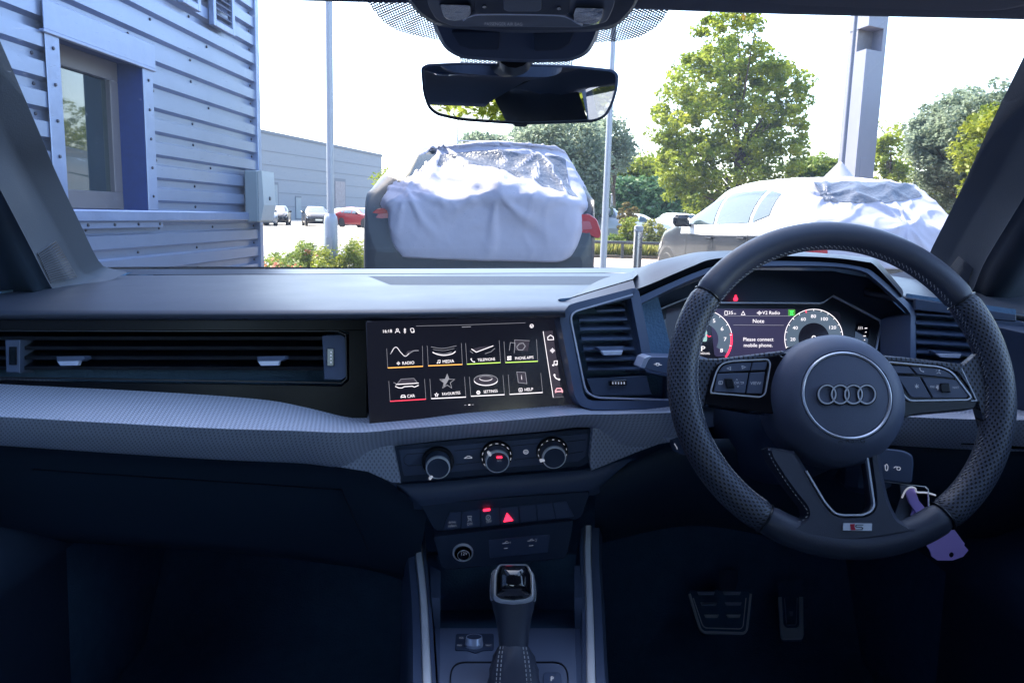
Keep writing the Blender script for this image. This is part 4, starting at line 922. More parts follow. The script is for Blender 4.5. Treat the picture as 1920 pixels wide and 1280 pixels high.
# demister / speaker grille let into the pad
dhit = caster(dash)
g = MB(); rr_ = []
for y in (517.6, 520, 523, 526, 530, 534):
    f = (y - 517) / 17; r = [dhit(x, y, .0022) for x in np.linspace(688 + 44 * f, 1146 - 26 * f, 40)]
    if all(p is not None for p in r): rr_.append(r)
g.grid(rr_)
grm = mat('speaker_grille_plastic', (.045, .057, .088), .6); dotted(grm, .0085, .0085, .1, (.006, .008, .012), .6, .001)
part(g, 'speaker_grille', grm)
g = MB(); g.grid([rowpx([(-120, 505, 1.60), (680, 504, 1.60), (1250, 502, 1.58)], 20), rowpx([(-120, 517, 1.535), (680, 513, 1.555), (1250, 511, 1.535)], 20)]); part(g, 'lower_frit_band', 'glossd')

# ---- fascia with the wide passenger vent
FP = plane3((0, 650, .995), (640, 660, .995), (300, 740, .985))
g = MB(); g.px(FP.off(-.045), [(-120, 596), (690, 596), (690, 800), (-120, 800)], .02); part(g, 'fascia_backing', 'carpet')
g = MB()
for pts in ([(-120, 598), (688, 597), (688, 619), (640, 619), (-120, 618)], [(-120, 712), (560, 722), (640, 724), (654, 712), (654, 624), (640, 619), (688, 619), (688, 800), (-120, 800)]):
    g.px(FP, pts, .03, bev=.8)
part(g, 'fascia_panel', 'fascia')
vent = empty('passenger_vent', (0, 0, 0), parent=car)
g = MB(); g.line(FP, [(-120, 619.5), (634, 620.5), (648, 628), (650, 709), (640, 718), (600, 717), (-120, 706)], 2.2, .002, .02); part(g, 'vent_surround', 'glossd', vent)
VP_ = FP.off(-.012)
for i, (ya, yb) in enumerate(((652.5, 652.5), (671, 671), (689.5, 691), (634, 634))):
    g = MB(); 
    a0, b0 = VP_(-120, ya), VP_(606, yb); a1, b1 = a0 + Vector((0, .030, .006)), b0 + Vector((0, .030, .006)); t = Vector((0, 0, .0022))
    g.prism([a0 - t, b0 - t, b0 + t, a0 + t], [a1 - t, b1 - t, b1 + t, a1 + t]); part(g, 'slat', 'glossd', vent)
for pts in ([(604, 629), (640, 627), (649, 634), (650, 706), (640, 713), (608, 711)], [(10, 637), (38, 637), (37, 699), (12, 698)]):
    g = MB(); g.px(FP, pts, .03, lift=-.002, bev=1.2); part(g, 'vent_end_block', 'mid', vent)
for x0, y0, y1 in ((613, 653, 686), (17, 650, 684)):
    g = MB(); g.px(FP, [(x0, y0), (x0 + 13, y0), (x0 + 13, y1), (x0, y1)], .004, lift=.0006, bev=1); tw = part(g, 'thumbwheel', 'gloss', vent)
    if x0 > 100:
        g = MB()
        for k in range(4): g.px(FP, ell(x0 + 7.5, y0 + 7 + k * 6.3, 1.4, 1.6, 10), .0006, lift=.0014)
        part(g, 'thumbwheel_dots', 'icon', vent)
for x0 in (107, 483):
    g = MB(); g.px(FP, [(x0, 677), (x0 + 42, 676), (x0 + 39, 685), (x0 + 6, 685.5)], .006, lift=.014, bev=.8); tb = part(g, 'vent_tab', 'satin', vent)
    g = MB(); g.px(FP, [(x0 - 1, 668), (x0 + 50, 667), (x0 + 53, 672), (x0 + 43, 677), (x0, 677.5)], .016, lift=.008, bev=.8); part(g, 'vent_tab_neck', 'mid', vent)

# ---- centre screen
SC = plane3((700, 700, .962), (1060, 680, 1.015), (880, 600, 1.0))
g = MB(); g.px(SC, rnd([(686, 602), (1052, 592), (1100, 770), (1085, 775), (693, 800)], [4, 2, 2, 2, 4]), .012, bev=1.2); scr = part(g, 'centre_screen', 'screen')
EX = lambda y: (1, -.052 - .00022 * (y - 610)); UPV = (-.11, -1)
def sx(x, y): return (x, y)
gw, gd, gk, go, gl, gr, gp = MB(), MB(), MB(), MB(), MB(), MB(), MB()
LF = .0005
def T_(mb, s, x, y, h, **k): mb.txt(SC, s, x, y, h, ex=EX(y), up=(-.10, -1), lift=LF * 1.6, **k)
T_(gw, '16:18', 726, 621, 5.2)
# tiny status icons: person, bluetooth, globe
gw.line(SC, ell(745, 618, 2, 2, 10), .9, LF, .0003, True); gw.line(SC, [(741, 624.5), (742, 621.5), (748, 621), (750, 624)], .9, LF, .0003)
gw.line(SC, [(757, 617), (761, 622), (759, 624.5), (758.6, 615.5), (761, 617.5), (757, 622.5)], .8, LF, .0003)
gw.line(SC, rnd([(769, 616), (775, 615), (777, 621), (772, 624)], 2), .9, LF, .0003, True); gw.px(SC, ell(775.5, 622, 1.6, 1.6, 10), .0003, LF)
gw.line(SC, ell(997, 611, 3.2, 3.2, 14), .9, LF, .0003, True); gw.line(SC, [(994.5, 610), (997, 611.5), (999.5, 609.8)], .8, LF, .0003); gw.line(SC, [(997, 611.5), (997.2, 614)], .8, LF, .0003)
gd.line(SC, [(780, 611), (870, 609), (985, 605)], .6, LF, .0003); gd.line(SC, [(866, 613), (883, 612.3)], 1.1, LF, .0003)
tiles = [((725, 655, 727, 689.5), (792, 650, 793, 686.5), go, 'RADIO', 765.5, 680.4), ((801, 650, 803, 685.5), (865, 645, 867, 683), go, 'MEDIA', 840.5, 677.4), ((873, 645, 875.5, 682.5), (936, 640, 938.5, 679.5), gl, 'TELEPHONE', 912, 674.0), ((945, 642, 947.5, 679.5), (1006, 638, 1008.5, 677), gl, 'PHONE APPS', 983, 671),
         ((729, 716, 731.5, 752), (796, 712, 798.5, 748), gr, 'CAR', 770.5, 742.3), ((806, 712, 808.5, 747), (871, 708, 873.5, 744), gp, 'FAVOURITES', 846, 737.6), ((880, 708, 883, 742.5), (943, 705, 946, 739.5), gp, 'SETTINGS', 920, 733.6), ((953, 704, 955.5, 739), (1014, 701, 1017.5, 735.5), gp, 'HELP', 991.5, 730)]
for (a, b, m_, s, tx, ty) in tiles:
    m_.line(SC, [(a[2], a[3]), (b[2], b[3])], 1.6, LF, .0003)
    for q in (a, b): gd.line(SC, [(q[0], q[1] - 2), (q[2], q[3])], .55, LF, .0003)
    T_(gw, s, tx, ty, 5.0 if len(s) < 8 else 4.6, wx=.92 if len(s) < 8 else .82)
# small glyphs beside the words
def wave(cx, cy, s=1.0):
    for dx, h in ((-3, 1.2), (-1.5, 2.6), (0, 4), (1.5, 2.6), (3, 1.2)): gw.line(SC, [(cx + dx * s, cy - h * s), (cx + dx * s, cy + h * s)], .7 * s, LF, .0003)
wave(747, 681, .9); 
def note(cx, cy, s=1.0):
    gw.px(SC, ell(cx - 2 * s, cy + 2.5 * s, 1.5 * s, 1.2 * s, 8), .0003, LF); gw.px(SC, ell(cx + 2.3 * s, cy + 1.8 * s, 1.5 * s, 1.2 * s, 8), .0003, LF)
    gw.line(SC, [(cx - .8 * s, cy + 2.5 * s), (cx - .6 * s, cy - 3 * s), (cx + 3.6 * s, cy - 3.6 * s), (cx + 3.6 * s, cy + 1.8 * s)], .9 * s, LF, .0003)
note(822, 678, .9)
def phone(mb, pl, cx, cy, s=1.0, lf=LF): mb.line(pl, cr([(cx - 3.4 * s, cy - 3 * s), (cx - 2.2 * s, cy), (cx, cy + 2 * s), (cx + 3.4 * s, cy + 3 * s)], 7) if False else [(cx - 3.4 * s, cy - 3.2 * s), (cx - 2.6 * s, cy - .4 * s), (cx - .4 * s, cy + 1.9 * s), (cx + 3.4 * s, cy + 3.2 * s)], 1.2 * s, lf, .0003); mb.px(pl, ell(cx - 3.2 * s, cy - 3 * s, 1.3 * s, 1.6 * s, 8), .0003, lf); mb.px(pl, ell(cx + 3.2 * s, cy + 3 * s, 1.6 * s, 1.3 * s, 8), .0003, lf)
phone(gw, SC, 886.5, 675.5, .9)
for dx, dy in ((-2, 0), (2, -.4), (-2, -4), (2, -4.4)): gw.px(SC, rnd([(955 + dx - 1.7, 673.5 + dy - 1.6), (955 + dx + 1.7, 673.3 + dy - 1.6), (955 + dx + 1.7, 673.3 + dy + 1.6), (955 + dx - 1.7, 673.5 + dy + 1.6)], .6), .0003, LF)
def carglyph(mb, cx, cy, s=1.0, lf=LF): mb.line(SC, [(cx - 4 * s, cy + 2.5 * s), (cx - 4.4 * s, cy), (cx - 2.6 * s, cy - 3 * s), (cx + 2.6 * s, cy - 3.2 * s), (cx + 4.4 * s, cy), (cx + 4.2 * s, cy + 2.3 * s)], 1.2 * s, lf, .0003); mb.line(SC, [(cx - 4.2 * s, cy + .8 * s), (cx + 4.2 * s, cy + .4 * s)], 1.6 * s, lf, .0003)
carglyph(gw, 756, 743.5, .95)
def star(cx, cy, r, mb, wd=None):
    pts = [(cx + (r if k % 2 == 0 else r * .42) * math.sin(math.pi * k / 5), cy - (r if k % 2 == 0 else r * .42) * math.cos(math.pi * k / 5)) for k in range(10)]
    if wd: mb.line(SC, pts, wd, LF, .0003, True)
    else: mb.px(SC, pts, .0003, LF)
star(818.5, 740, 3.8, gw, .9)
gw.line(SC, ell(897, 735.5, 2.8, 2.8, 12), 1.5, LF, .0003, True); gw.px(SC, ell(897, 735.5, 1, 1, 8), .0003, LF)
gw.line(SC, rnd([(973, 728), (979, 727.6), (979.2, 733.6), (973.3, 734)], 1), .9, LF, .0003, True); gw.line(SC, [(976, 729.6), (976.2, 732.6)], .9, LF, .0003)
# pictograms of the tiles
gd.line(SC, [tuple(p) for p in cr([(732, 664), (738, 653), (744, 651), (752, 661), (760, 668), (768, 662), (776, 657.5), (785, 657)], 26)], 1.5, LF, .0003)
gw.line(SC, [tuple(p) for p in cr([(734, 661), (739, 652.5), (744, 651), (751, 660), (760, 667.5), (767, 662)], 20)], .7, LF * 1.5, .0003)
gk.px(SC, [(758, 667), (764, 658), (776, 656), (770, 661)], .0003, LF)
gd.line(SC, [tuple(p) for p in cr([(808, 650), (830, 653), (856, 648)], 10)], .8, LF, .0003); gd.line(SC, [tuple(p) for p in cr([(812, 655), (832, 657), (852, 653)], 10)], .7, LF, .0003)
gw.line(SC, [tuple(p) for p in cr([(811, 660), (820, 664), (833, 666), (848, 663), (854, 658.5)], 16)], 1.4, LF, .0003); gd.line(SC, [tuple(p) for p in cr([(818, 662), (833, 663.4), (847, 660)], 10)], 1.2, LF, .0003)
gw.line(SC, [(884, 654), (893, 660), (925, 648)], 1.3, LF, .0003); gk.px(SC, [(886, 654), (900, 650), (921, 648), (893, 658.5)], .0003, LF * .8); gd.line(SC, [(909, 663), (921, 659), (928, 653)], .9, LF, .0003); gd.line(SC, [(881, 658), (887, 662)], .9, LF, .0003)
gk.px(SC, [(965, 637), (993, 638), (990, 658), (964, 656)], .0003, LF * .7); gd.line(SC, [(965, 651), (965, 637), (993, 638.5)], .8, LF, .0003); gd.line(SC, [(955, 657), (957, 642), (966, 643), (964, 662)], .9, LF, .0003)
gd.line(SC, [(969, 650), (974, 644), (981, 643), (985, 649), (980, 656), (972, 656)], 1.4, LF * 1.3, .0003, True)
gk.px(SC, [(742, 721), (751, 710), (776, 708.5), (785, 718)], .0003, LF * .7); gd.line(SC, [(743, 722), (752, 710.5), (776, 709), (784, 719)], .8, LF, .0003); gw.line(SC, [(742, 720.5), (785, 718)], 1.3, LF, .0003)
gw.line(SC, [(741, 724), (748, 727), (754, 727), (758, 724.6), (773, 723.6), (777, 725.4), (785, 722)], 1.3, LF, .0003); gd.line(SC, [(738, 717), (742, 718)], 1, LF, .0003)
star(838.5, 715.5, 14.5, gd, 1.2); 
gk2 = MB(); gk2.px(SC, [(838, 702), (841.5, 711), (838.5, 716), (832, 727), (833, 718.5), (826, 713), (834.5, 711)], .0003, LF * 1.2); part(gk2, 'star_picture', 's_dim', scr)
gd.line(SC, ell(911, 712, 22, 9.5, 36), 1.3, LF, .0003, True); gw.line(SC, ell(911, 712.5, 22, 9.8, 20, 0, 190, 350), 1.3, LF * 1.3, .0003); gd.line(SC, ell(911, 709, 12, 4.6, 28), 1.1, LF, .0003, True); gw.line(SC, ell(911, 709, 12, 4.6, 14, 0, 190, 350), .8, LF * 1.3, .0003); gk.px(SC, inset(ell(911, 712, 20, 8.2, 28), .2), .0003, LF * .5)
gk.px(SC, [(969, 697), (985, 698), (988, 719), (972, 717)], .0003, LF * .7); gd.line(SC, [(969, 697), (985, 698), (988, 719), (972, 717)], 1, LF, .0003, True); T_(gw, 'i', 978, 707.5, 8, wx=.8)
# side bar
gp.line(SC, [(1018.5, 621), (1037.5, 745)], 1.0, LF, .0003); gk.px(SC, [(1020, 621), (1036, 619.5), (1054, 743), (1039, 744.5)], .0003, LF * .4)
gd.line(SC, [(1039, 745), (1057, 743.4)], .5, LF, .0003)
gw.line(SC, [(1027.5, 637), (1027, 632), (1032.3, 628), (1037.5, 631.5), (1038, 636.5)], 1.2, LF, .0003, True); wave(1036, 657, 1.25); note(1040, 681, 1.35); phone(gw, SC, 1044, 707, 1.35)
gpk = MB(); carglyph(gpk, 1048, 732.5, 1.5); part(gpk, 'car_symbol', 's_pink', scr)
for x in (872.5, 880, 886.5): (gw if x == 880 else gd).line(SC, [(x - 1.8, 758.8 - (x - 880) * .06), (x + 1.8, 758.6 - (x - 880) * .06)], 1.6 if x == 880 else 1.1, LF, .0003)
part(gw, 'screen_lettering', 's_white', scr); part(gd, 'screen_line_art', 's_dim', scr); part(gk, 'screen_tile_shade', 's_dark', scr); part(go, 'orange_tile_line', 's_orange', scr); part(gl, 'lime_tile_line', 's_lime', scr); part(gr, 'red_tile_line', 's_red', scr); part(gp, 'pale_tile_line', 's_white', scr)

# ---- silver trim running the width of the dash
def trim(name, top, crease, bot, n=70):
    g = MB(); A, B, C = rowpx(top, n), rowpx(crease, n), rowpx(bot, n)
    rows = [[p + Vector((0, .03, .002)) for p in A], A]
    rows += [[a.lerp(b, t) for a, b in zip(A, B)] for t in (.33, .66, .93)]
    rows += [[b + Vector((0, -.0018, -.0012)) if False else b for b in B]]
    rows += [[b.lerp(c, t) + Vector((0, -.004 * math.sin(math.pi * t), 0)) for b, c in zip(B, C)] for t in (.07, .35, .65, .92)]
    rows += [C, [c + Vector((0, .02, -.006)) for c in C], [c + Vector((0, .06, -.004)) for c in C]]
    g.grid(rows); return part(g, name, 'silver', sharp=48)
trim('silver_trim', [(-130, 714, .985), (0, 720.5, .985), (300, 735, .985), (488, 748, .985), (569, 764, .98), (649, 786, .972), (690, 788.5, .968), (780, 783, .972), (873, 773, .98), (1000, 766, .99), (1083, 761.5, 1.0), (1120, 768, 1.0), (1300, 766, .99)],
     [(-130, 775, .885), (0, 781, .885), (365, 801, .885), (547, 807, .885), (640, 810.5, .89), (700, 809, .895), (740, 805, .90), (850, 796, .91), (940, 789, .92), (1020, 782, .925), (1087, 777, .93), (1150, 776, .93), (1300, 772, .93)],
     [(-130, 825, .925), (0, 835, .925), (365, 859, .925), (560, 868, .93), (640, 874, .935), (690, 846, .935), (735, 836, .945), (850, 823, .95), (940, 815, .955), (1020, 808, .96), (1112, 801, .965), (1180, 836, .965), (1300, 822, .96)])
# flank of the trim that drops beside the climate panel
g = MB(); CP_ = plane3((740, 840, .940), (1110, 805, .962), (930, 900, .965))
g.px(CP_.off(-.001), rnd([(560, 866), (640, 870), (700, 842), (722, 832), (737, 838), (752, 905), (735, 904), (690, 884), (640, 876)], 2), .02, bev=1.5)
for k, f in enumerate(g.f): g.uv[k] = [(g.v[i][0], g.v[i][2]) for i in f]
part(g, 'trim_flank', 'silver'); g = MB()
g.px(CP_.off(-.001), [(1112, 803), (1200, 805), (1268, 800), (1262, 822), (1187, 850), (1108, 882), (1106, 860)], .02, bev=1.5)
for k, f in enumerate(g.f): g.uv[k] = [(g.v[i][0], g.v[i][2]) for i in f]
part(g, 'trim_flank', 'silver')
trim('silver_trim', [(1600, 766, .97), (1700, 772, .965), (1725, 771, .965), (1820, 775, .965), (1920, 770, .96), (2060, 762, .955)], [(1600, 779, .92), (1680, 780, .92), (1745, 783, .915), (1830, 786, .91), (1905, 787, .91), (2060, 782, .90)], [(1600, 828, .955), (1655, 832, .955), (1780, 840, .95), (1850, 843, .95), (1930, 846, .945), (2060, 842, .94)], 30)
for pts, nm in ((rnd([(1810, 799), (1860, 801), (1862, 836), (1800, 833)], 5), 'fog_light_switch'), (rnd([(1888, 800), (1990, 804), (1985, 845), (1890, 841), (1880, 836)], 5), 'headlight_switch')):
    LP = plane3((1800, 800, .935), (1900, 800, .932), (1850, 842, .946)); g = MB(); g.px(LP, pts, .012, lift=.004, bev=1); sw = part(g, nm, 'gloss')
    g = MB(); g.line(LP, [(p[0], p[1]) for p in pts[-12:-4]], .9, .0046, .0006)
    if 'fog' in nm:
        g = MB(); g.line(LP, [(1803, 835), (1858, 837.5)], 1.2, .0046, .0006); part(g, 'switch_edge', 'chrome', sw)
        g = MB(); g.line(LP, ell(1824, 817, 3, 5, 14, 0, -90, 90), 1, .0048, .0005); [g.line(LP, [(1816, 812 + 3.5 * k), (1821, 813 + 3.5 * k)], .8, .0048, .0005) for k in range(4)]; g.line(LP, [(1816, 824), (1829, 825)], .9, .0048, .0005); part(g, 'fog_symbol', 'icon_dim', sw)
    else:
        g = MB(); g.txt(LP, 'AUTO', 1908, 820.5, 5.5, lift=.005); part(g, 'auto_lettering', 'led_green', sw)

# ---- climate panel
cl = empty('climate_panel', (0, 0, 0), parent=car)
CP = plane3((740, 840, .955), (1110, 805, .978), (930, 900, .975))
g = MB(); g.px(CP, rnd([(737, 836), (1113, 803), (1107, 862), (1092, 874), (752, 904), (746, 895)], [4, 3, 3, 8, 4, 3]), .03, bev=1.5); part(g, 'panel', 'dark', cl)
g = MB(); g.px(CP, rnd([(747, 843), (1103, 812), (1098, 856), (1085, 865), (757, 892)], [3, 3, 3, 5, 3]), .004, lift=.0015, bev=1); part(g, 'panel_inset', 'mid', cl)
g = MB()
for a, b in (((852, 845), (903, 840)), ((960, 836), (1009, 831)), ((1062, 828), (1098, 824)), ((854, 871), (900, 866)), ((964, 862), (1008, 857)), ((1063, 851), (1094, 846))): g.line(CP, [a, b], .7, .0020, .0006)
g.line(CP, [(795, 849), (763, 851.5), (757, 858), (758, 868), (766, 873), (796, 871.5)], .7, .0020, .0006); part(g, 'button_seam', 'glossd', cl)
for i, (cx, cy) in enumerate(((824, 865), (933.5, 854), (1038, 846.5))):
    n_ = (CP.n * .93 + Vector((0, 0, .0))).normalized(); c = CP(cx - 3, cy - 1, .002); g = MB()
    g.lathe([(.0205, -.001), (.0205, .003), (.0195, .0045), (.0170, .005), (.0165, .003)], c, n_, 44); g.lathe([(.0165, .003), (.001, .003)], c, n_, 30); base_ = part(g, 'dial_ring', 'glossd', cl)
    g = MB()
    if i: 
        for k in range(11):
            a = R(215 - k * 25); L_ = 1
            p0 = c + n_ * .0055; u = Vector((1, 0, 0)); v = n_.cross(u).normalized(); u = v.cross(n_).normalized(); v = -v if v.z < 0 else v
            d = u * math.cos(a) + v * math.sin(a); tt = u * -math.sin(a) + v * math.cos(a); q0 = p0 + d * .0183
            s_ = .0018 if i == 1 else .0012
            g.prism([q0 - tt * s_ - d * .0004, q0 + tt * s_ - d * .0004, q0 + tt * s_ + d * .0004, q0 - tt * s_ + d * .0004], [q0 - tt * s_ - d * .0004 - n_ * .0008, q0 + tt * s_ - d * .0004 - n_ * .0008, q0 + tt * s_ + d * .0004 - n_ * .0008, q0 - tt * s_ + d * .0004 - n_ * .0008])
        part(g, 'dial_markings', 'icon', cl)
    g = MB(); g.lathe([(.0158, .003), (.0158, .006), (.0150, .016), (.0146, .0195), (.0135, .0205)], c, n_, 44); part(g, 'dial', 'mid', cl)
    g = MB(); g.lathe([(.0151, .0155), (.0152, .0192), (.0144, .0204), (.0134, .0206), (.0134, .0198)], c, n_, 44); part(g, 'dial_rim', 'pedal', cl)
    g = MB(); g.lathe([(.0136, .0200), (.0130, .0203), (.012, .0198), (0, .0196)], c, n_, 40); part(g, 'dial_cap', 'dark', cl)
    DP = Pl(c + n_ * .0205, n_); a = R((235, 132, 192)[i]); u = Vector((1, 0, 0)); v = n_.cross(u).normalized(); u = v.cross(n_).normalized(); v = -v if v.z < 0 else v
    d = u * math.cos(a) + v * math.sin(a); tt = u * -math.sin(a) + v * math.cos(a); g = MB(); q0 = c + n_ * .019 + d * .0155; g.box(q0, (.0062, .0030, .005), (d, tt, n_), .0006); part(g, 'dial_pointer', 'icon', cl)
    if i == 1:
        g = MB(); g.px(DP, rnd([(931, 855.5), (941, 855), (942, 858.5), (931.5, 859.2)], 1.2), .0006, .0003); part(g, 'air_con_lamp', 'led_red', cl); g = MB(); g.txt(DP, 'A/C', 936.5, 863.3, 3.6, ex=(1, -.06), lift=.0004); part(g, 'air_con_lettering', 'icon_dim', cl)
g = MB()
g.line(CP, [(870.5, 859), (873, 857.5), (876, 855.5), (880, 855), (884.5, 857), (885, 858.5)], .9, .0022, .0005, True); g.line(CP, ell(986, 847, 4.5, 3.6, 16), .8, .0022, .0005, True); [g.line(CP, [(984 + 2 * k, 845), (984 + 2 * k, 849)], .7, .0022, .0005) for k in range(3)]
part(g, 'climate_symbols', 'icon', cl)

# ---- lower centre stack
LS = plane3((790, 930, .985), (1110, 920, .990), (950, 990, 1.005))
g = MB(); g.grid([rowpx([(700, 884, .975), (752, 906, .975), (930, 893, .985), (1107, 878, .985), (1190, 856, .985)], 30), rowpx([(740, 905, .965), (765, 918, .965), (930, 908, .975), (1102, 893, .975), (1160, 882, .985)], 30),
    rowpx([(775, 930, .985), (790, 944, .985), (940, 934, .995), (1096, 922, .995), (1124, 914, 1.0)], 30), rowpx([(775, 946, 1.0), (792, 956, 1.0), (940, 944, 1.01), (1096, 930, 1.01), (1125, 924, 1.02)], 30)]); part(g, 'stack_brow', 'mid', sharp=0)
sb = empty('switch_row', (0, 0, 0), parent=car)
g = MB(); g.px(LS, rnd([(788, 945), (1106, 922), (1092, 966), (1080, 974), (1062, 972), (845, 994), (820, 995), (812, 988)], 5), .03, bev=1.4); part(g, 'switch_panel', 'dark', sb)
xt = [842, 866, 900, 936, 972, 1005, 1036, 1062]; xb = [829, 864, 901, 938, 975, 1008, 1042, 1077]
for k in range(7):
    yt0, yt1 = 960.5 - 21 * (xt[k] - 842) / 220, 960.5 - 21 * (xt[k + 1] - 842) / 220; yb0, yb1 = 994 - 26 * (xb[k] - 829) / 248, 994 - 26 * (xb[k + 1] - 829) / 248
    g = MB(); g.px(LS, rnd([(xt[k] + .6, yt0), (xt[k + 1] - .6, yt1), (xb[k + 1] - .6, yb1), (xb[k] + .6, yb0)], 1.2), .01, lift=.002, bev=1.1); part(g, 'switch', 'mid', sb)
g = MB(); ex = (1, -.09)
g.txt(LS, 'drive', 847.5, 978.5, 4.2, ex=ex, lift=.0028); g.txt(LS, 'select', 848, 985, 4.2, ex=ex, lift=.0028); g.txt(LS, 'OFF', 881, 982, 4.0, ex=ex, lift=.0028); g.txt(LS, 'OFF', 916.5, 977.5, 4.0, ex=ex, lift=.0028)
g.line(LS, ell(915.5, 970, 4.3, 4.3, 18), .8, .0028, .0005, True); g.txt(LS, 'A', 915.5, 970, 3.6, ex=ex, lift=.0028); g.line(LS, [(877, 968), (884, 967.5), (883, 972), (878, 972)], .9, .0028, .0005, True); g.line(LS, [(877, 977), (880, 974.5), (879, 973)], .8, .0028, .0005); g.line(LS, [(884, 976.5), (882, 974), (884, 972.5)], .8, .0028, .0005); part(g, 'switch_lettering', 'icon_dim', sb)
g = MB(); g.px(LS, rnd([(905.5, 954.5), (919, 953), (919.3, 957), (906, 958.7)], 1.6), .001, lift=.003); part(g, 'start_stop_lamp', 'led_red', sb)
g = MB(); g.px(LS, rnd([(950.5, 961.5), (962.5, 975.5), (944, 978.5)], 1), .001, lift=.003); part(g, 'hazard_triangle', 'led_red', sb)
US = plane3((830, 1030, 1.005), (1065, 1010, 1.01), (940, 1060, 1.015)); so_ = empty('socket_panel', (0, 0, 0), parent=car)
g = MB(); g.px(US, rnd([(812, 1006), (1075, 975), (1066, 1030), (1058, 1046), (838, 1068), (828, 1062)], 4), .03, bev=1.4); part(g, 'panel', 'dark', so_)
g = MB(); g.px(US, rnd([(916, 1012), (1031, 1001), (1028, 1035), (918, 1046)], 3), .004, lift=.0012, bev=1); part(g, 'usb_cover', 'mid', so_)
c = US(868, 1034); g = MB(); g.lathe([(.0140, -.002), (.0140, .003), (.0128, .0042), (.0118, .003)], c, US.n, 40); part(g, 'socket_ring', 'pedal', so_)
g = MB(); g.lathe([(.0118, .003), (.010, .001), (.0085, .004), (.0082, .006), (.0072, .0065), (0, .0062)], c + Vector((.001, 0, -.001)), US.n, 40); part(g, 'socket_cap', 'gloss', so_)
g = MB(); g.lathe([(.0084, .0058), (.0080, .0072), (.0074, .0058)], c + Vector((.001, 0, -.001)), US.n, 40); part(g, 'cap_rim', 'pedal', so_)
g = MB(); g.txt(US, '12V', 870, 1037.5, 5.2, ex=(1, -.06), lift=.0072); g.line(US, [(942, 1018.5), (955, 1017)], .8, .0018, .0004); g.line(US, [(946, 1018), (949, 1014.5), (952, 1014.3)], .7, .0018, .0004); g.txt(US, '1', 957, 1017, 4, lift=.0018); g.line(US, [(945, 1028), (952, 1027)], 1.0, .0018, .0004)
g.line(US, [(989, 1014), (1002, 1012.5)], .8, .0018, .0004); g.line(US, [(993, 1013.6), (996, 1010), (999, 1009.8)], .7, .0018, .0004); g.txt(US, '2', 1005, 1012.5, 4, lift=.0018); g.line(US, [(992, 1023), (1000, 1022)], 1.0, .0018, .0004); part(g, 'socket_lettering', 'icon_dim', so_)

# ---- centre console
cn = empty('centre_console', (0, 0, 0), parent=car)
KP = plane3((830, 1180, .965), (1080, 1180, .965), (950, 1280, .80))
g = MB(); g.px(KP, [(824, 1177), (1078, 1177), (1090, 1600), (824, 1600)], .02, bev=1); part(g, 'console_deck', 'deck', cn)
g = MB()
g.grid([[P(806, 1060, 1.03), P(809, 1120, .97), P(815, 1177, .96), P(822, 1290, .80), P(828, 1500, .6)], [P(826, 1070, 1.0), P(826, 1120, .965), P(825, 1178, .963), P(824, 1290, .795), P(824, 1500, .59)], [P(826, 1075, 1.09), P(826, 1140, 1.09), P(825, 1185, 1.09), P(824, 1300, .85), P(824, 1500, .65)]])
g.grid([[P(1092, 1060, 1.03), P(1093, 1120, .97), P(1095, 1177, .96), P(1098, 1290, .80), P(1104, 1500, .6)], [P(1077, 1060, 1.0), P(1077, 1120, .965), P(1078, 1178, .963), P(1081, 1290, .795), P(1090, 1500, .59)], [P(1077, 1075, 1.09), P(1077, 1140, 1.09), P(1078, 1185, 1.09), P(1081, 1300, .85), P(1090, 1500, .65)]])
part(g, 'console_side', 'mid', cn)
g = MB(); g.px(plane3((830, 1060, 1.14), (1080, 1060, 1.14), (950, 1180, 1.16)), [(800, 1040), (1110, 1040), (1110, 1190), (800, 1190)], .01); g.px(plane3((830, 1150, 1.12), (1080, 1150, 1.12), (950, 1190, .97)), [(815, 1140), (1090, 1140), (1090, 1185), (815, 1185)], .01); part(g, 'storage_bin', 'carpet', cn)
for sgn, pth in ((-1, [(783, 990, 1.06), (786, 1040, 1.03), (793, 1110, .985), (797, 1180, .925), (801, 1280, .80), (808, 1500, .6)]), (1, [(1103, 985, 1.06), (1102, 1040, 1.03), (1105, 1110, .985), (1107, 1180, .925), (1109, 1280, .80), (1116, 1500, .6)])):
    g = MB(); c_ = rowpx(pth, 26); a = [p + Vector((-.0045, 0, 0)) for p in c_]; b = [p + Vector((.0045, 0, 0)) for p in c_]
    g.grid([[p + Vector((-.002, .004, -.02)) for p in a], a, [p + Vector((.0012, -.0018, .0014)) for p in a], [p + Vector((-.0012, -.0018, .0014)) for p in b], b, [p + Vector((.002, .004, -.02)) for p in b]]); part(g, 'console_rail', 'pedal', cn, sharp=60)
    g = MB(); o1 = [p + Vector((sgn * .0055, 0, -.003)) for p in c_]; g.grid([o1, [p + Vector((sgn * .016, .004, -.004)) for p in c_], [p + Vector((sgn * .022, .01, -.02)) for p in c_], [Vector((p.x + sgn * .03, p.y + .02, .18)) for p in c_]]); i1 = [p - Vector((sgn * .0055, 0, .003)) for p in c_]
    g.grid([i1, [p - Vector((sgn * .010, 0, .004)) for p in c_], [p - Vector((sgn * .014, -.01, .05)) for p in c_]]); part(g, 'console_flank', 'mid', cn)
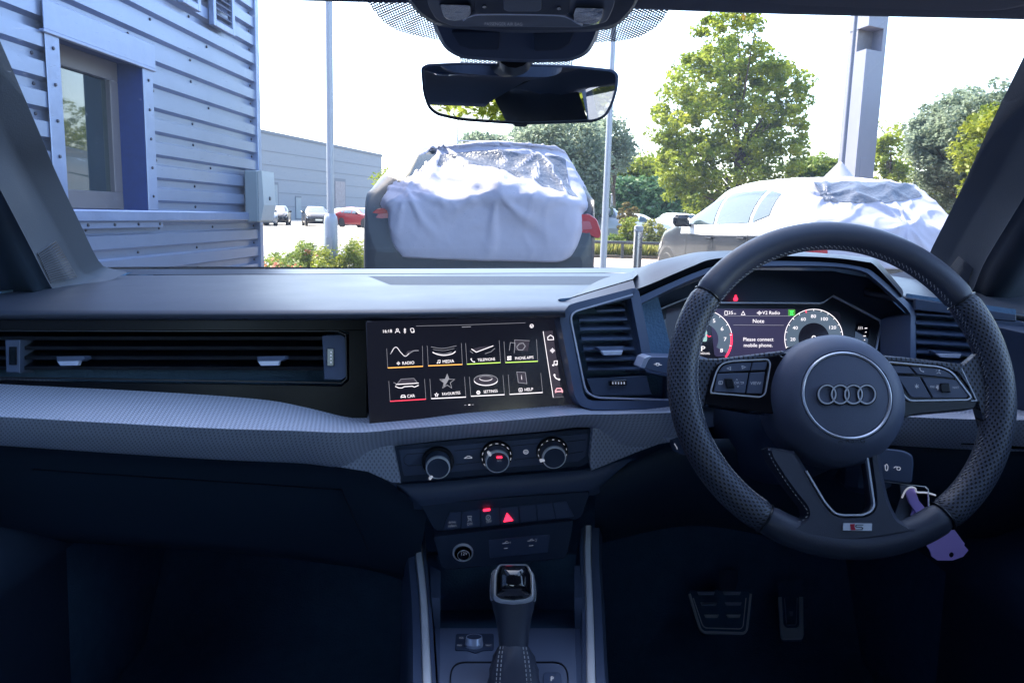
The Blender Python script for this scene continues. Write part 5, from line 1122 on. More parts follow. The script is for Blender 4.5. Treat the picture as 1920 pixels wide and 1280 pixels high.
# selector surround and park button
g = MB(); sur = rnd([(845, 1240), (1064, 1240), (1072, 1600), (838, 1600)], [28, 28, 5, 5], 8); L_, R_ = strip(sur, 3, True)
g.line(KP, sur[:], 2.2, .0018, .0012, True); part(g, 'selector_surround', 'glossd', cn)
g = MB(); g.px(KP, inset(sur, 2), .003, lift=.0009); part(g, 'selector_plate', 'deck', cn)
g = MB(); g.px(KP, rnd([(1018, 1259), (1052, 1259), (1056, 1310), (1018, 1310)], [8, 8, 3, 3]), .003, lift=.003, bev=1.2); pb_ = part(g, 'park_button', 'mid', cn); g = MB(); g.txt(KP, 'P', 1035, 1272, 7.5, lift=.0036); part(g, 'park_lettering', 'icon', cn)
# rotary volume control
g = MB(); g.px(KP, rnd([(855, 1187), (926, 1187), (926, 1218), (905, 1219), (892, 1224), (876, 1219), (853, 1219)], 4), .003, lift=.0012, bev=.8); part(g, 'rotary_plate', 'dark', cn)
up_ = KP.n; c = KP(889, 1212); g = MB(); g.lathe([(.0112, 0), (.0112, .005), (.0108, .0055), (.0102, .012), (.0096, .0128), (.0090, .0125)], c, up_, 40); part(g, 'rotary_knob', 'satin', cn); g = MB(); g.lathe([(.0092, .0126), (.0085, .0122), (0, .0121)], c, up_, 32); part(g, 'knob_cap', 'dark', cn)
g = MB(); g.txt(KP, 'VOL', 865, 1195, 3, lift=.0018); g.txt(KP, 'PREV', 862, 1209, 2.6, lift=.0018); g.txt(KP, 'NEXT', 916, 1209, 2.6, lift=.0018); part(g, 'rotary_lettering', 'icon_dim', cn)
# gear selector
gs = empty('gear_selector', (0, 0, 0), parent=car); B0 = P(965, 1330, .775); T0 = P(962, 1128, .835); ax_ = (T0 - B0).normalized(); sdv = Vector((1, 0, 0)); fr_ = sdv.cross(ax_).normalized()
def sel_ring(c, rx, ry, n=32, pw=2.6):
    o = []
    for k in range(n):
        a = 2 * math.pi * k / n; ca, sa = math.cos(a), math.sin(a); o.append(c + sdv * (rx * math.copysign(abs(ca) ** (2 / pw), ca)) + fr_ * (ry * math.copysign(abs(sa) ** (2 / pw), sa)))
    return o
L0 = (T0 - B0).length
wpx = .845 / FPX * 1.13
def AL(py): # point on the lever axis that shows at image height py
    lo, hi = -.2, 1.6
    for _ in range(40):
        m_ = (lo + hi) / 2; q = B0 + (T0 - B0) * m_; d = q - CAM; yy = 640 - FPX * d.dot(_up) / d.dot(_fw)
        if yy > py: lo = m_
        else: hi = m_
    return B0 + (T0 - B0) * lo
g = MB(); rr = []
for py, w_ in ((1500, 60), (1330, 52), (1280, 44), (1255, 40), (1232, 34), (1216, 28), (1211, 26)): rr.append(sel_ring(AL(py), w_ * wpx, w_ * wpx * .8, 40))
for i, r in enumerate(rr):
    if i < 6:
        for k in range(40): r[k] = r[k] + (r[k] - AL(1280)).normalized() * (.0022 * math.sin(k * 1.3 + i * 1.7) * (1 if i < 5 else .4))
g.grid(rr, cu=True); gt = part(g, 'gaiter', 'leather', gs, sharp=0)
g = MB()
for fx in (-.88, -.62, .50, .74):
    for k in range(11):
        def pt(py):
            w_ = np.interp(py, [1211, 1216, 1232, 1255, 1280, 1330], [26, 28, 34, 40, 44, 52]); a = math.acos(max(-1, min(1, fx * (.95 if abs(fx) > .8 else 1) * (26 + (w_ - 26) * .35) / w_ if True else fx))); c0 = AL(py); ca, sa = math.cos(a), math.sin(a)
            return c0 + sdv * (w_ * wpx * math.copysign(abs(ca) ** (2 / 2.6), ca)) + fr_ * (w_ * wpx * .8 * math.copysign(abs(sa) ** (2 / 2.6), sa)) 
        y0 = 1213 + k * 8.2; a_, b_ = pt(y0), pt(y0 + 4.6); off_ = (CAM - a_).normalized() * .0030; g.tube([a_ + off_, b_ + off_], .00055, 5)
part(g, 'stitching', 'stitch', gs)
g = MB(); g.grid([sel_ring(AL(py), w_ * wpx, w_ * wpx * dy) for py, w_, dy in ((1213, 25, .85), (1205, 25.5, .85), (1185, 27, .9), (1160, 31, .9), (1140, 36, .9), (1128, 38, .9), (1122, 38.5, .9))], cu=True); part(g, 'lever_grip', 'leather', gs, sharp=0)
g = MB(); g.grid([sel_ring(AL(py), w_ * wpx, w_ * wpx * dy, 40) for py, w_, dy in ((1128, 38.5, .9), (1124, 40.5, .92), (1112, 41.5, .95), (1092, 40.5, .95), (1076, 38, .92), (1070, 34, .85), (1066, 28, .7))], cu=True); g.add(sel_ring(AL(1066), 28 * wpx, 28 * wpx * .7, 40), [tuple(range(40))]); part(g, 'knob_frame', 'chrome', gs, sharp=0)
# glossy black top plate, bulging towards the driver
kn = (CAM - AL(1095)); kn.normalize(); KB = Pl(AL(1095) - Vector((0, .030, 0)) + Vector((0, 0, .006)), (kn * .8 + Vector((0, -.2, .5))).normalized()); outl = rnd([(937, 1060), (988, 1060), (996, 1078), (997, 1116), (985, 1122), (962, 1125), (940, 1122), (929, 1116), (930, 1078)], 4, 4)
g = MB(); cx_, cy_ = 962.5, 1093; rows = []
for f_, h_ in ((1.0, -.012), (1.0, 0.0), (.95, .0045), (.82, .0095), (.60, .0140), (.35, .0168), (.15, .0178), (.01, .018)): rows.append([KB(cx_ + (x - cx_) * f_, cy_ + (y - cy_) * f_, 0) + KB.n * h_ for x, y in outl])
g.grid(rows, cu=True); part(g, 'knob_top', 'gloss', gs, sharp=0)
g = MB(); L__, R__ = outl, inset(outl, -3.2); g.grid([[KB(x, y) + KB.n * -.014 for x, y in inset(outl, -3.8)], [KB(x, y) + KB.n * -.002 for x, y in inset(outl, -3.4)], [KB(x, y) + KB.n * .0022 for x, y in inset(outl, -1.8)], [KB(x, y) + KB.n * .0002 for x, y in outl]], cu=True); part(g, 'knob_bezel', 'pedal', gs, sharp=0)

# ---- steering wheel
sw_ = empty('steering_wheel', (0, 0, 0), parent=car)
Wc = P(1573.5, 718, .83); _t, _y = R(22), R(2); WNrm = Vector((-math.sin(_y) * math.cos(_t), -math.cos(_y) * math.cos(_t), math.sin(_t)))
WU = WNrm.cross(Vector((0, 0, 1))).normalized(); WU = WU if WU.x > 0 else -WU; WV = WNrm.cross(WU).normalized(); WV = WV if WV.z > 0 else -WV
WPL = Pl(Wc, WNrm); RO, RT = .183, .0160
def rimpt(a, ph, k=1.0, extra=0.0):
    a = R(a); d = WU * math.cos(a) + WV * math.sin(a); rt = RT * k
    rc = RO - RT
    q = Wc + d * rc; return q + d * ((rt * 1.0 + extra) * math.cos(R(ph))) + WNrm * ((rt * .92 + extra) * math.sin(R(ph)))
def rimseg(a0, a1, name, m, k=1.0):
    n = max(8, int(abs(a1 - a0) / 2.2)); g = MB()
    rows = []
    for i in range(n + 1):
        t = i / n; kk = k * (1 - .10 * (1 if t < .001 or t > .999 else 0)); rows.append([rimpt(a0 + (a1 - a0) * t, ph, kk) for ph in range(-90, 271, 15)])
    g.grid(rows); return part(g, name, m, sw_, sharp=0)
rimseg(35.3, 145.7, 'rim_leather', 'leather'); rimseg(240.3, 305.7, 'rim_leather', 'leather', 1.0); rimseg(146.3, 239.7, 'rim_grip', 'perf', 1.04); rimseg(306.3, 394.7, 'rim_grip', 'perf', 1.04)
for a in (35, 146, 240, 306):
    g = MB(); g.tube([rimpt(a, ph, .97) for ph in range(0, 360, 15)], .0012, 6, closed=True); part(g, 'rim_seam', 'glossd', sw_)
g = MB(); a = 0
while a < 360:
    if not (196 < a < 205 or 236 < a < 305 or 340 < a < 347 or a < 2): 
        g.tube([rimpt(a, 158, 1.0, .0006), rimpt(a + .9, 150, 1.0, .0007)], .00042, 4); g.tube([rimpt(a + 1.0, 168, 1.0, .0006), rimpt(a + 1.5, 158, 1.0, .0007)], .00042, 4)
    a += 1.9
part(g, 'stitching', 'stitch', sw_)
HA = WPL.off(.034)(1589, 740) - WNrm * .034
g = MB(); g.lathe([(.060, -.075), (.0705, -.030), (.0712, -.004), (.069, .010), (.0635, .0205), (.0560, .0280), (.0500, .0312), (.0470, .0318), (.0462, .0305), (.0455, .0305)], HA, WNrm, 72); g.lathe([(.0426, .0305), (.0420, .0318), (.030, .0332), (.015, .0340), (0, .0342)], HA, WNrm, 64); hubo = part(g, 'airbag_hub', 'hub', sw_, sharp=50); hubhit = caster(hubo)
g = MB(); g.lathe([(.0457, .0300), (.0455, .0325), (.0443, .0334), (.0430, .0325), (.0426, .0300)], HA, WNrm, 80); part(g, 'hub_ring', 'bright', sw_)
LG = WPL.off(.0352); g = MB()
for cx_ in (1551.2, 1576, 1600.8, 1625.5): g.line(LG, ell(cx_, 739, 16.2, 17.2, 40), 2.5, .0012, .0022, True)
em = part(g, 'four_ring_emblem', 'bright', sw_)
g = MB()
for cx_ in (1551.2, 1576, 1600.8, 1625.5): g.line(LG, ell(cx_ - .6, 739.8, 17.0, 18.0, 40), 5.2, -.0003, .0008, True)
part(g, 'emblem_recess', 'emb', em)
g = MB(); g.txt(lambda x, y, l: (hubhit(x, y, .0006) or WPL(x, y)), 'AIRBAG', 1597, 826, 8, lift=0, wx=1.15); part(g, 'embossed_lettering', 'emb', sw_)
g = MB(); g.txt(lambda x, y, l: (hubhit(x, y, .0006) or WPL(x, y)), '(-)', 1658, 704, 6, lift=0); part(g, 'horn_symbol', 'emb', sw_)
# spokes
SP = WPL.off(.004)
g = MB(); g.px(SP, [(1296, 668), (1320, 672), (1345, 672), (1467, 657), (1480, 664), (1350, 684), (1334, 700), (1322, 756), (1296, 800)], .012, bev=2.5, bd=.002); 
for k, f in enumerate(g.f): g.uv[k] = [(g.v[i][0], g.v[i][2]) for i in f]
part(g, 'spoke_leather', 'perf', sw_)
g = MB(); g.px(SP, [(1626, 663), (1700, 670), (1775, 679), (1806, 682), (1850, 645), (1880, 790), (1845, 800), (1832, 752), (1797, 700), (1765, 686), (1640, 674)], .012, bev=2.5, bd=.002)
for k, f in enumerate(g.f): g.uv[k] = [(g.v[i][0], g.v[i][2]) for i in f]
part(g, 'spoke_leather', 'perf', sw_)
g = MB(); g.px(SP, rnd([(1345, 681), (1462, 665), (1500, 690), (1480, 778), (1412, 772), (1322, 757), (1323, 741), (1333, 700)], [8, 2, 2, 4, 4, 4, 4, 8]), .016, lift=.002, bev=1.5, bd=.001); part(g, 'spoke_plate', 'gloss', sw_)
g = MB(); g.px(SP, rnd([(1630, 672), (1765, 688), (1797, 705), (1833, 752), (1826, 766), (1720, 776), (1660, 790), (1620, 760)], [4, 10, 8, 4, 4, 6, 4, 4]), .016, lift=.002, bev=1.5, bd=.001); part(g, 'spoke_plate', 'gloss', sw_)
BP = SP.off(.003)
lr = rnd([(1332, 736), (1343, 697), (1353, 681), (1372, 676.5), (1440, 673), (1445, 681), (1435, 738), (1426, 744)], [6, 10, 14, 12, 5, 6, 8, 8], 5)
g = MB(); g.line(BP, lr, 2.4, .0022, .004, True); part(g, 'button_bezel', 'bright', sw_)
rr_ = rnd([(1651, 679), (1657, 677), (1763, 687), (1785, 696), (1822, 744), (1816, 749), (1708, 751), (1699, 745)], [3, 4, 14, 14, 5, 4, 10, 8], 5)
g = MB(); g.line(BP, rr_, 2.4, .0022, .004, True); part(g, 'button_bezel', 'bright', sw_)
def btn(pts, r=1.5): g = MB(); g.px(BP, rnd(inset(pts, .5), r), .004, lift=.0012, bev=1.0, bd=.0006); return part(g, 'wheel_button', 'button', sw_)
btn([(1347, 698), (1356, 684), (1374, 680), (1410, 678.5), (1406, 695)], [2, 6, 6, 1, 1]); btn([(1411, 678.5), (1440, 677), (1435, 694), (1407, 695)]); btn([(1345, 700), (1404, 698), (1397, 737), (1338, 734)]); btn([(1406, 698), (1435, 696.5), (1429, 738), (1399, 737)])
btn([(1662, 684), (1704, 687), (1717, 701), (1678, 700)]); btn([(1706, 687), (1762, 690.5), (1779, 697), (1793, 710), (1720, 702)], [1, 8, 8, 2, 1]); btn([(1681, 704), (1724, 706), (1747, 746), (1708, 745)], [2, 1, 1, 6]); btn([(1727, 706), (1794, 712), (1817, 741), (1812, 746), (1749, 746)], [1, 3, 3, 3, 1])
for pts in ([(1358, 709), (1374, 709), (1378, 727), (1362, 727)], [(1763, 718), (1780, 718), (1783, 735), (1765, 735)]):
    g = MB(); g.px(BP, rnd(pts, 2), .004, lift=.004, bev=1.6, bd=.0014); part(g, 'scroll_wheel', 'glossd', sw_)
g = MB(); lt = BP; LL = .0016
g.line(lt, [(1370, 687.5), (1363, 690.5), (1370, 693)], .9, LL, .0004, True); g.line(lt, [(1391, 685.5), (1398, 688), (1392, 690.8)], .9, LL, .0004, True); g.txt(lt, 'VIEW', 1417, 718.5, 5.2, ex=(1, .02), lift=LL)
g.line(lt, rnd([(1348, 714.5), (1355, 714.5), (1354.5, 720), (1347.5, 720)], 1), .9, LL, .0004, True); g.line(lt, [(1350.5, 714.5), (1350, 720)], .8, LL, .0004)
g.txt(lt, 'OK', 1381.5, 717.5, 4.2, lift=LL); g.line(lt, [(1388, 716), (1394, 716), (1394, 718.5), (1389, 719)], .8, LL, .0004); g.line(lt, [(1379.8, 712.5), (1381.5, 710.5), (1383, 712.5)], .8, LL, .0004); g.line(lt, [(1382, 723), (1383.7, 725.4), (1385.2, 723)], .8, LL, .0004)
for k in range(3): a = math.pi * k / 3 + .5; g.line(lt, [(1719 - 4.4 * math.cos(a), 724 - 4.4 * math.sin(a)), (1719 + 4.4 * math.cos(a), 724 + 4.4 * math.sin(a))], 1.0, LL, .0004)
phone(g, lt, 1728, 693.5, 1.0, LL); g.line(lt, [(1756, 700), (1761, 697.5), (1764, 700.5)], 1.0, LL, .0004); g.px(lt, ell(1761.3, 694, 1.4, 1.6, 8), .0004, LL); g.line(lt, [(1757, 694), (1754.5, 695)], .8, LL, .0004)
g.txt(lt, 'PRE', 1748, 725, 3.6, lift=LL); g.line(lt, [(1757, 721), (1758.5, 731)], .9, LL, .0004); g.px(lt, [(1755, 724), (1757, 724), (1760, 721), (1760, 730), (1757, 727.5), (1755, 727.5)], .0004, LL); g.txt(lt, 'NXT', 1792, 726.5, 3.6, lift=LL)
part(g, 'button_lettering', 'icon_dim', sw_)
g = MB(); g.line(BP, [(1803, 690), (1832, 750.5), (1821, 751)], 1.5, .001, .002); part(g, 'spoke_edge', 'bright', sw_)
# lower spoke
LSP = WPL.off(.0144)
g = MB(); U = [(1438, 838), (1447, 862), (1480, 912), (1512, 952), (1515, 966), (1506, 976), (1490, 984), (1478, 999), (1590, 1019), (1722, 997), (1700, 982), (1684, 974), (1668, 944), (1658, 905), (1647, 838), (1629, 846), (1640, 930), (1640, 948), (1634, 958), (1620, 965), (1580, 966), (1563, 960), (1549, 944), (1526, 906), (1507, 872), (1490, 845)]
g.px(LSP, rnd(U, [2, 6, 20, 8, 6, 6, 8, 4, 60, 4, 8, 12, 20, 20, 2, 2, 6, 6, 6, 6, 6, 6, 10, 20, 20, 2], 5), .024, bev=5.5, bd=.008); part(g, 'lower_spoke', 'leather', sw_)
g = MB(); g.line(LSP, rnd([(1512, 882), (1548, 942), (1566, 962), (1581, 965), (1618, 965), (1634, 958), (1640, 947), (1637, 925), (1627, 858)], [0, 8, 8, 6, 6, 6, 6, 10, 0], 4), 3.2, .0012, .006); part(g, 'spoke_bezel', 'bright', sw_)
g = MB(); g.px(LSP, rnd([(1580.5, 980), (1635.5, 980.5), (1635, 995), (1580, 994.5)], 1), .002, lift=.0016, bev=.6); bd_ = part(g, 'trim_badge', 'bright', sw_)
g = MB(); g.px(LSP, [(1594, 982), (1603, 981.6), (1602, 987), (1605, 993), (1596, 993.4)], .0005, lift=.0021); part(g, 'badge_red_mark', mat('badge_red', (.55, .01, .04), .35), bd_)
g = MB(); g.line(LSP, [(1619, 983.5), (1606, 983.5), (1604.5, 985.5), (1606, 987.5), (1616, 987.8), (1618, 990), (1616, 992.3), (1605, 992.5)], 1.5, .0021, .0005); part(g, 'badge_letter', 'emb', bd_)
g = MB()
pth = cr([(1443, 850), (1462, 884), (1490, 924), (1512, 952), (1516, 964), (1508, 975), (1498, 978)], 40)
for i in range(0, 39, 2): a, b = pth[i], pth[i + 1]; g.line(LSP, [(a.x - 1, a.y), (b.x - 1.5, b.y - 1)], .8, .0008, .0006)
part(g, 'spoke_stitching', 'stitch', sw_)
# column shroud behind the wheel
g = MB(); ca = Wc - WNrm * .02; g.lathe([(.052, -.02), (.060, -.05), (.075, -.09), (.085, -.20), (.08, -.26)], ca - WV * .012, WNrm, 32); part(g, 'column_shroud', 'dark', sharp=0)
def stalk(name, pts, Y, sym, dp=.022):
    sp_ = plane3((pts[0][0], pts[0][1], Y), (pts[0][0] + 60, pts[0][1], Y + .012), (pts[0][0], pts[0][1] + 60, Y)); g = MB(); g.px(sp_, rnd(pts, 4), dp, bev=2.6, bd=.003); s_ = part(g, name, 'mid'); g = MB(); sym(g, sp_); part(g, 'stalk_symbol', 'icon', s_); return sp_, s_
def sy1(g, pl): g.line(pl, [(1226, 683), (1229, 683), (1231, 680.5), (1236, 681), (1237, 684), (1241, 684)], 1.0, .0008, .0005); g.line(pl, ell(1233, 683.5, 2.6, 2.2, 12), .8, .0008, .0005, True)
pl_, s_ = stalk('indicator_stalk', [(1202, 690), (1209, 672), (1222, 667), (1290, 668), (1330, 672), (1330, 712), (1260, 704), (1228, 697)], .955, sy1)
g = MB(); g.px(pl_, rnd([(1200.5, 689), (1208, 671), (1217, 667), (1222, 668), (1215, 676), (1209, 690)], 2), .02, lift=.0012, bev=.8); part(g, 'stalk_tip', 'satin', s_)
def sy2(g, pl): g.line(pl, [(1265, 831), (1266, 834), (1269, 838), (1270, 842)], 1.2, .0008, .0005)
pl_, s_ = stalk('cruise_stalk', [(1257, 822), (1268, 818), (1300, 824), (1320, 850), (1280, 853), (1270, 850)], .95, sy2, .012)
g = MB(); g.px(pl_, rnd([(1246, 822), (1252, 818.5), (1268, 817.5), (1266, 821), (1256, 824), (1253, 829)], 1), .014, lift=.001, bev=.6); part(g, 'stalk_tip', 'satin', s_)

# ---- instrument cluster
CL = plane3((1200, 620, 1.075), (1650, 620, 1.085), (1425, 560, 1.10))
ic = empty('instrument_cluster', (0, 0, 0), parent=car)
OUT = [(1190, 760), (1216.5, 669), (1202, 602), (1206, 594), (1240, 578), (1278, 562.5), (1296, 556), (1322, 566), (1347, 567), (1538, 568), (1545, 566), (1563, 554), (1600, 573), (1651, 600), (1653.5, 608), (1641.5, 664), (1630, 760)]
g = MB(); g.px(CL.off(-.012), [(1192, 575), (1262, 545), (1340, 515), (1420, 506), (1560, 508), (1625, 520), (1700, 590), (1716, 600), (1716, 800), (1200, 800)], .02); part(g, 'cluster_surround', 'dark', ic)
g = MB(); g.px(CL, OUT, .01, lift=-.004); face = part(g, 'cluster_face', 'glossd', ic)
g = MB(); g.line(CL, OUT[1:-1], 2.2, .0015, .004); part(g, 'cluster_outline', 'bright', ic)
g = MB(); g.px(CL, rnd([(1250, 578), (1500, 578), (1575, 585), (1590, 700), (1240, 700)], 6), .003, lift=-.003); part(g, 'display', 'screen', ic)
g = MB(); g.px(CL, rnd([(1330, 579), (1492, 579), (1470, 668), (1340, 668)], 6), .0005, lift=-.0022); part(g, 'display_glow', 'c_purple', ic)
def ringpoly(cx, cy, r0, r1, a0, a1, n=40): return ell(cx, cy, r1, r1, n, 0, a0, a1) + list(reversed(ell(cx, cy, r0, r0, n, 0, a0, a1)))
gs_, gw2, gr2, gn = MB(), MB(), MB(), MB()
gs_.px(CL, ringpoly(1526, 634, 29, 52, -20, 200), .0005, -.0018); part(gs_, 'dial_face', 'c_slate', ic); gs_ = MB(); gs_.px(CL, ringpoly(1318, 636, 29, 53, -30, 100), .0005, -.0018)
gw2.line(CL, ell(1526, 634, 54.5, 54.5, 60, 0, -20, 200), 1.1, -.001, .0004); gw2.line(CL, ell(1318, 636, 55, 55, 40, 0, 12, 110), 1.1, -.001, .0004)
gr2.line(CL, ell(1318, 636, 54, 54, 24, 0, -38, 12), 3.2, -.001, .0004)
for k, s in enumerate(('20', '40', '60', '80', '100', '120', '140')):
    a = R(180 - (k * 30 + 3)); a = R([183, 152, 120, 91, 61, 29, -3][k]); gw2.txt(CL, s, 1526 + 39.5 * math.cos(a), 634 - 41 * math.sin(a), 5.4, lift=-.0006, wx=1.15)
for k in range(15):
    a = R(198 - k * 15.4); (gr2 if k == 6 and False else gw2).line(CL, [(1526 + 51 * math.cos(a), 634 - 51 * math.sin(a)), (1526 + 54.5 * math.cos(a), 634 - 54.5 * math.sin(a))], 1.0, -.0009, .0004)
a = R(106); gr2.line(CL, [(1526 + 50 * math.cos(a), 634 - 50 * math.sin(a)), (1526 + 54.5 * math.cos(a), 634 - 54.5 * math.sin(a))], 1.6, -.0007, .0004)
for s, x, y in (('5', 1339, 601.5), ('6', 1354, 616.5), ('7', 1359.5, 636), ('8', 1353, 657), ('4', 1316, 597)): gw2.txt(CL, s, x, y, 6.2, lift=-.0006, wx=1.2)
for k in range(5): a = R(75 - k * 22); gw2.line(CL, [(1318 + 51 * math.cos(a), 636 - 51 * math.sin(a)), (1318 + 55 * math.cos(a), 636 - 55 * math.sin(a))], 1.0, -.0009, .0004)
gw2.txt(CL, '0', 1526, 635, 10, lift=-.0006, wx=1.25); gw2.txt(CL, 'P', 1318, 654, 8.5, lift=-.0006, wx=1.25); gw2.txt(CL, 'INDIVIDUAL', 1317, 662.5, 3.3, lift=-.0006)
gw2.txt(CL, 'V2 Radio', 1446, 586.5, 5.6, lift=-.0006); gw2.txt(CL, '35', 1370, 586.5, 5.4, lift=-.0006, wx=1.1); gw2.txt(CL, 'mi', 1378, 587.8, 2.8, lift=-.0006); gw2.txt(CL, 'Note', 1422, 602, 6.4, lift=-.0006); gw2.txt(CL, 'Please connect', 1421.8, 636.2, 6.0, lift=-.0006, wx=.98); gw2.txt(CL, 'mobile phone.', 1421.5, 647.2, 6.0, lift=-.0006, wx=.98)
gw2.line(CL, rnd([(1359, 583), (1364, 583), (1364, 590), (1359, 590)], 1), .8, -.0006, .0004, True); gw2.line(CL, [(1390, 590), (1393.5, 583.5), (1397, 590)], .8, -.0006, .0004, True)
for dx, h in ((-4, 1.2), (-2, 2.4), (0, 4), (2, 2.4), (4, 1.2)): gw2.line(CL, [(1424 + dx, 586.5 - h), (1424 + dx, 586.5 + h)], .8, -.0006, .0004)
gn.line(CL, [(1356, 592), (1482, 592)], .6, -.0008, .0004); gn.line(CL, [(1375, 609), (1470, 609.5)], .6, -.0008, .0004)
g = MB(); g.px(CL, [(1478, 580), (1491, 580), (1491, 592), (1478, 592)], .0004, -.0012); part(g, 'green_indicator', 'c_green', ic)
g = MB(); g.line(CL, [(1481.5, 583), (1487.5, 583), (1485.5, 586), (1487, 590), (1482, 590), (1483.6, 586)], .9, -.0006, .0004, True); part(g, 'green_symbol', 'led_green', ic)
g = MB(); g.px(CL, rnd([(1313, 616), (1323, 616), (1326, 622), (1325.5, 640), (1311, 640), (1310.5, 622)], 3), .0004, -.0010); part(g, 'car_pictogram', 'c_teal', ic); gs_.px(CL, rnd([(1313, 620), (1323, 620), (1322, 633), (1314, 633)], 2), .0004, -.0006)
gr2.line(CL, [(1325, 628), (1330, 631), (1333, 629.5)], 1.0, -.0006, .0004)
gr2.txt(CL, '130', 1237, 611, 4.0, lift=-.0006); gr2.line(CL, [(1226, 611), (1230, 611)], 1.0, -.0008, .0004)
gw2.txt(CL, '90', 1241.5, 640.4, 4.4, lift=-.0006, wx=1.2); gw2.txt(CL, '50', 1246, 655, 4.4, lift=-.0006, wx=1.2); gw2.txt(CL, '1/1', 1613.5, 615, 4.4, lift=-.0006, wx=1.1); gw2.txt(CL, '1/2', 1607.5, 644.5, 4.4, lift=-.0006, wx=1.1)
for k in range(7): gw2.line(CL, [(1226.5 + k * 1.15, 618.5 + k * 7.2), (1228.5 + k * 1.15 + (2 if k == 3 else 0), 618.5 + k * 7.2)], 1.3, -.0008, .0004)
for k in range(7): gw2.line(CL, [(1624 - k * 1.3 - (2.5 if k % 2 == 0 else 0), 615 + k * 7.3), (1626 - k * 1.3, 615 + k * 7.3)], 1.3, -.0008, .0004)
gw2.line(CL, [(1219.5, 641), (1225, 667)], 1.4, -.0008, .0004); 
gr2.px(CL, [(1378, 553), (1381, 553), (1381.5, 556), (1384, 560.5), (1382, 564), (1376.5, 564), (1375, 560.5), (1377.5, 556)], .0006, -.003)
for b, n_, m_ in ((gs_, 'dial_face', 'c_slate'), (gw2, 'cluster_lettering', 's_white'), (gr2, 'red_markings', 'led_red'), (gn, 'divider_line', 's_dim')): part(b, n_, m_, ic)
for pts in ([(1222, 606), (1248, 598), (1256, 672), (1228, 672)], [(1606, 603), (1632, 610), (1622, 668), (1598, 668)]): g = MB(); g.px(CL, pts, .001, -.0026); part(g, 'gauge_window', 'gloss', ic)

# ---- binnacle hood
hd = empty('binnacle_hood', (0, 0, 0), parent=car)
def rowY(pts, Y, n=60, f=cr): return f([P(x, y, Y) for x, y in pts], n)
RB = [(1184, 526), (1206, 507), (1232, 492.5), (1280, 481), (1325, 472), (1400, 469.5), (1469, 470), (1560, 476), (1628, 483), (1645, 489), (1690, 540), (1694, 549)]
RCp = [(1191, 543), (1225, 530), (1262, 514), (1300, 498), (1334, 486), (1400, 480), (1469, 479.5), (1560, 483), (1624, 491), (1641, 498), (1686, 547), (1692, 556)]
RD = [(1189, 561), (1228, 543), (1262, 528), (1300, 512), (1340, 499), (1400, 491), (1469, 489), (1560, 492.5), (1620, 502), (1645, 516), (1704, 568), (1716, 586)]
RE = [(1198, 571), (1234, 553), (1267, 537), (1304, 521), (1342, 508), (1400, 500), (1469, 498), (1560, 499), (1614, 507), (1639, 522), (1697, 575), (1708, 592)]
b0 = rowY(RB, 1.10); g = MB(); g.grid([[p + Vector((0, .30, -.050)) for p in b0], [p + Vector((0, .12, -.012)) for p in b0], [p + Vector((0, .04, -.002)) for p in b0], b0, [p.lerp(q, .5) + Vector((0, 0, .001)) for p, q in zip(b0, rowY(RCp, 1.035))], rowY(RCp, 1.035)]); part(g, 'hood_top', 'dash', hd, sharp=0)
g = MB(); g.grid([rowY(RCp, 1.035), [p + Vector((0, .006, -.002)) for p in rowY(RCp, 1.035)], rowY(RD, 1.045)]); part(g, 'hood_underside', 'glossd', hd)
g = MB(); g.grid([rowY(RD, 1.04), rowY(RE, 1.036), rowY([(x + (1425 - x) * .02, y + 4) for x, y in RE], 1.09)]); part(g, 'hood_lip', 'mid', hd, sharp=50)
hl = plane3((1705, 590, 1.036), (1717, 590, 1.040), (1708, 672, 1.02)); g = MB(); g.px(hl, [(1707, 590), (1717, 585), (1718, 700), (1706, 700)], .05, bev=1.2); part(g, 'hood_cheek', 'mid', hd)
hl2 = plane3((1190, 562, 1.03), (1200, 562, 1.036), (1210, 672, 1.01)); g = MB(); g.px(hl2, [(1187, 560), (1199, 570), (1216, 672), (1212, 692), (1207, 672)], .05, bev=1.2); part(g, 'hood_cheek', 'mid', hd)
# ---- driver vent pod left of the cluster
vp = empty('driver_vent', (0, 0, 0), parent=car); VQ = plane3((1060, 600, .995), (1240, 600, 1.02), (1120, 750, .985))
g = MB()
g.grid([rowpx([(1060, 580, 1.20), (1090, 548, 1.22), (1140, 525, 1.22), (1208, 508, 1.22)], 20), rowpx([(1054, 574, 1.10), (1090, 545, 1.12), (1134, 521.5, 1.14), (1206, 505, 1.16)], 20), rowpx([(1050.5, 581, 1.02), (1058, 566, 1.03), (1074, 556.5, 1.04), (1186, 523, 1.05)], 20)]); part(g, 'pod_top', 'dash', vp, sharp=0)
g = MB(); g.grid([rowpx([(1050.5, 583, 1.018), (1058.5, 568, 1.028), (1075, 558.5, 1.035), (1187, 525, 1.048)], 20), rowpx([(1055, 590, 1.0), (1063, 578, 1.0), (1080, 571, 1.003), (1192, 543, 1.02)], 20)]); part(g, 'pod_brow', 'dash', vp, sharp=0)
fpts = [(1058, 596), (1063, 584), (1076, 577), (1190, 548), (1208, 640), (1216, 690), (1270, 700), (1270, 758), (1112, 760), (1094, 754), (1086, 740)]
g = MB(); g.line(VQ, rnd(fpts, [8, 6, 10, 3, 5, 5, 3, 3, 8, 8, 8], 3), 17, 0, .06, True); part(g, 'pod_frame', 'mid', vp)
g = MB(); g.line(VQ, rnd([(1270, 750), (1118, 745), (1101, 735), (1096, 722), (1071, 600), (1072, 590), (1080, 583), (1187, 552)], [0, 12, 8, 6, 6, 6, 6, 0], 4), 3.0, .0016, .004); part(g, 'pod_ring', 'satin', vp)
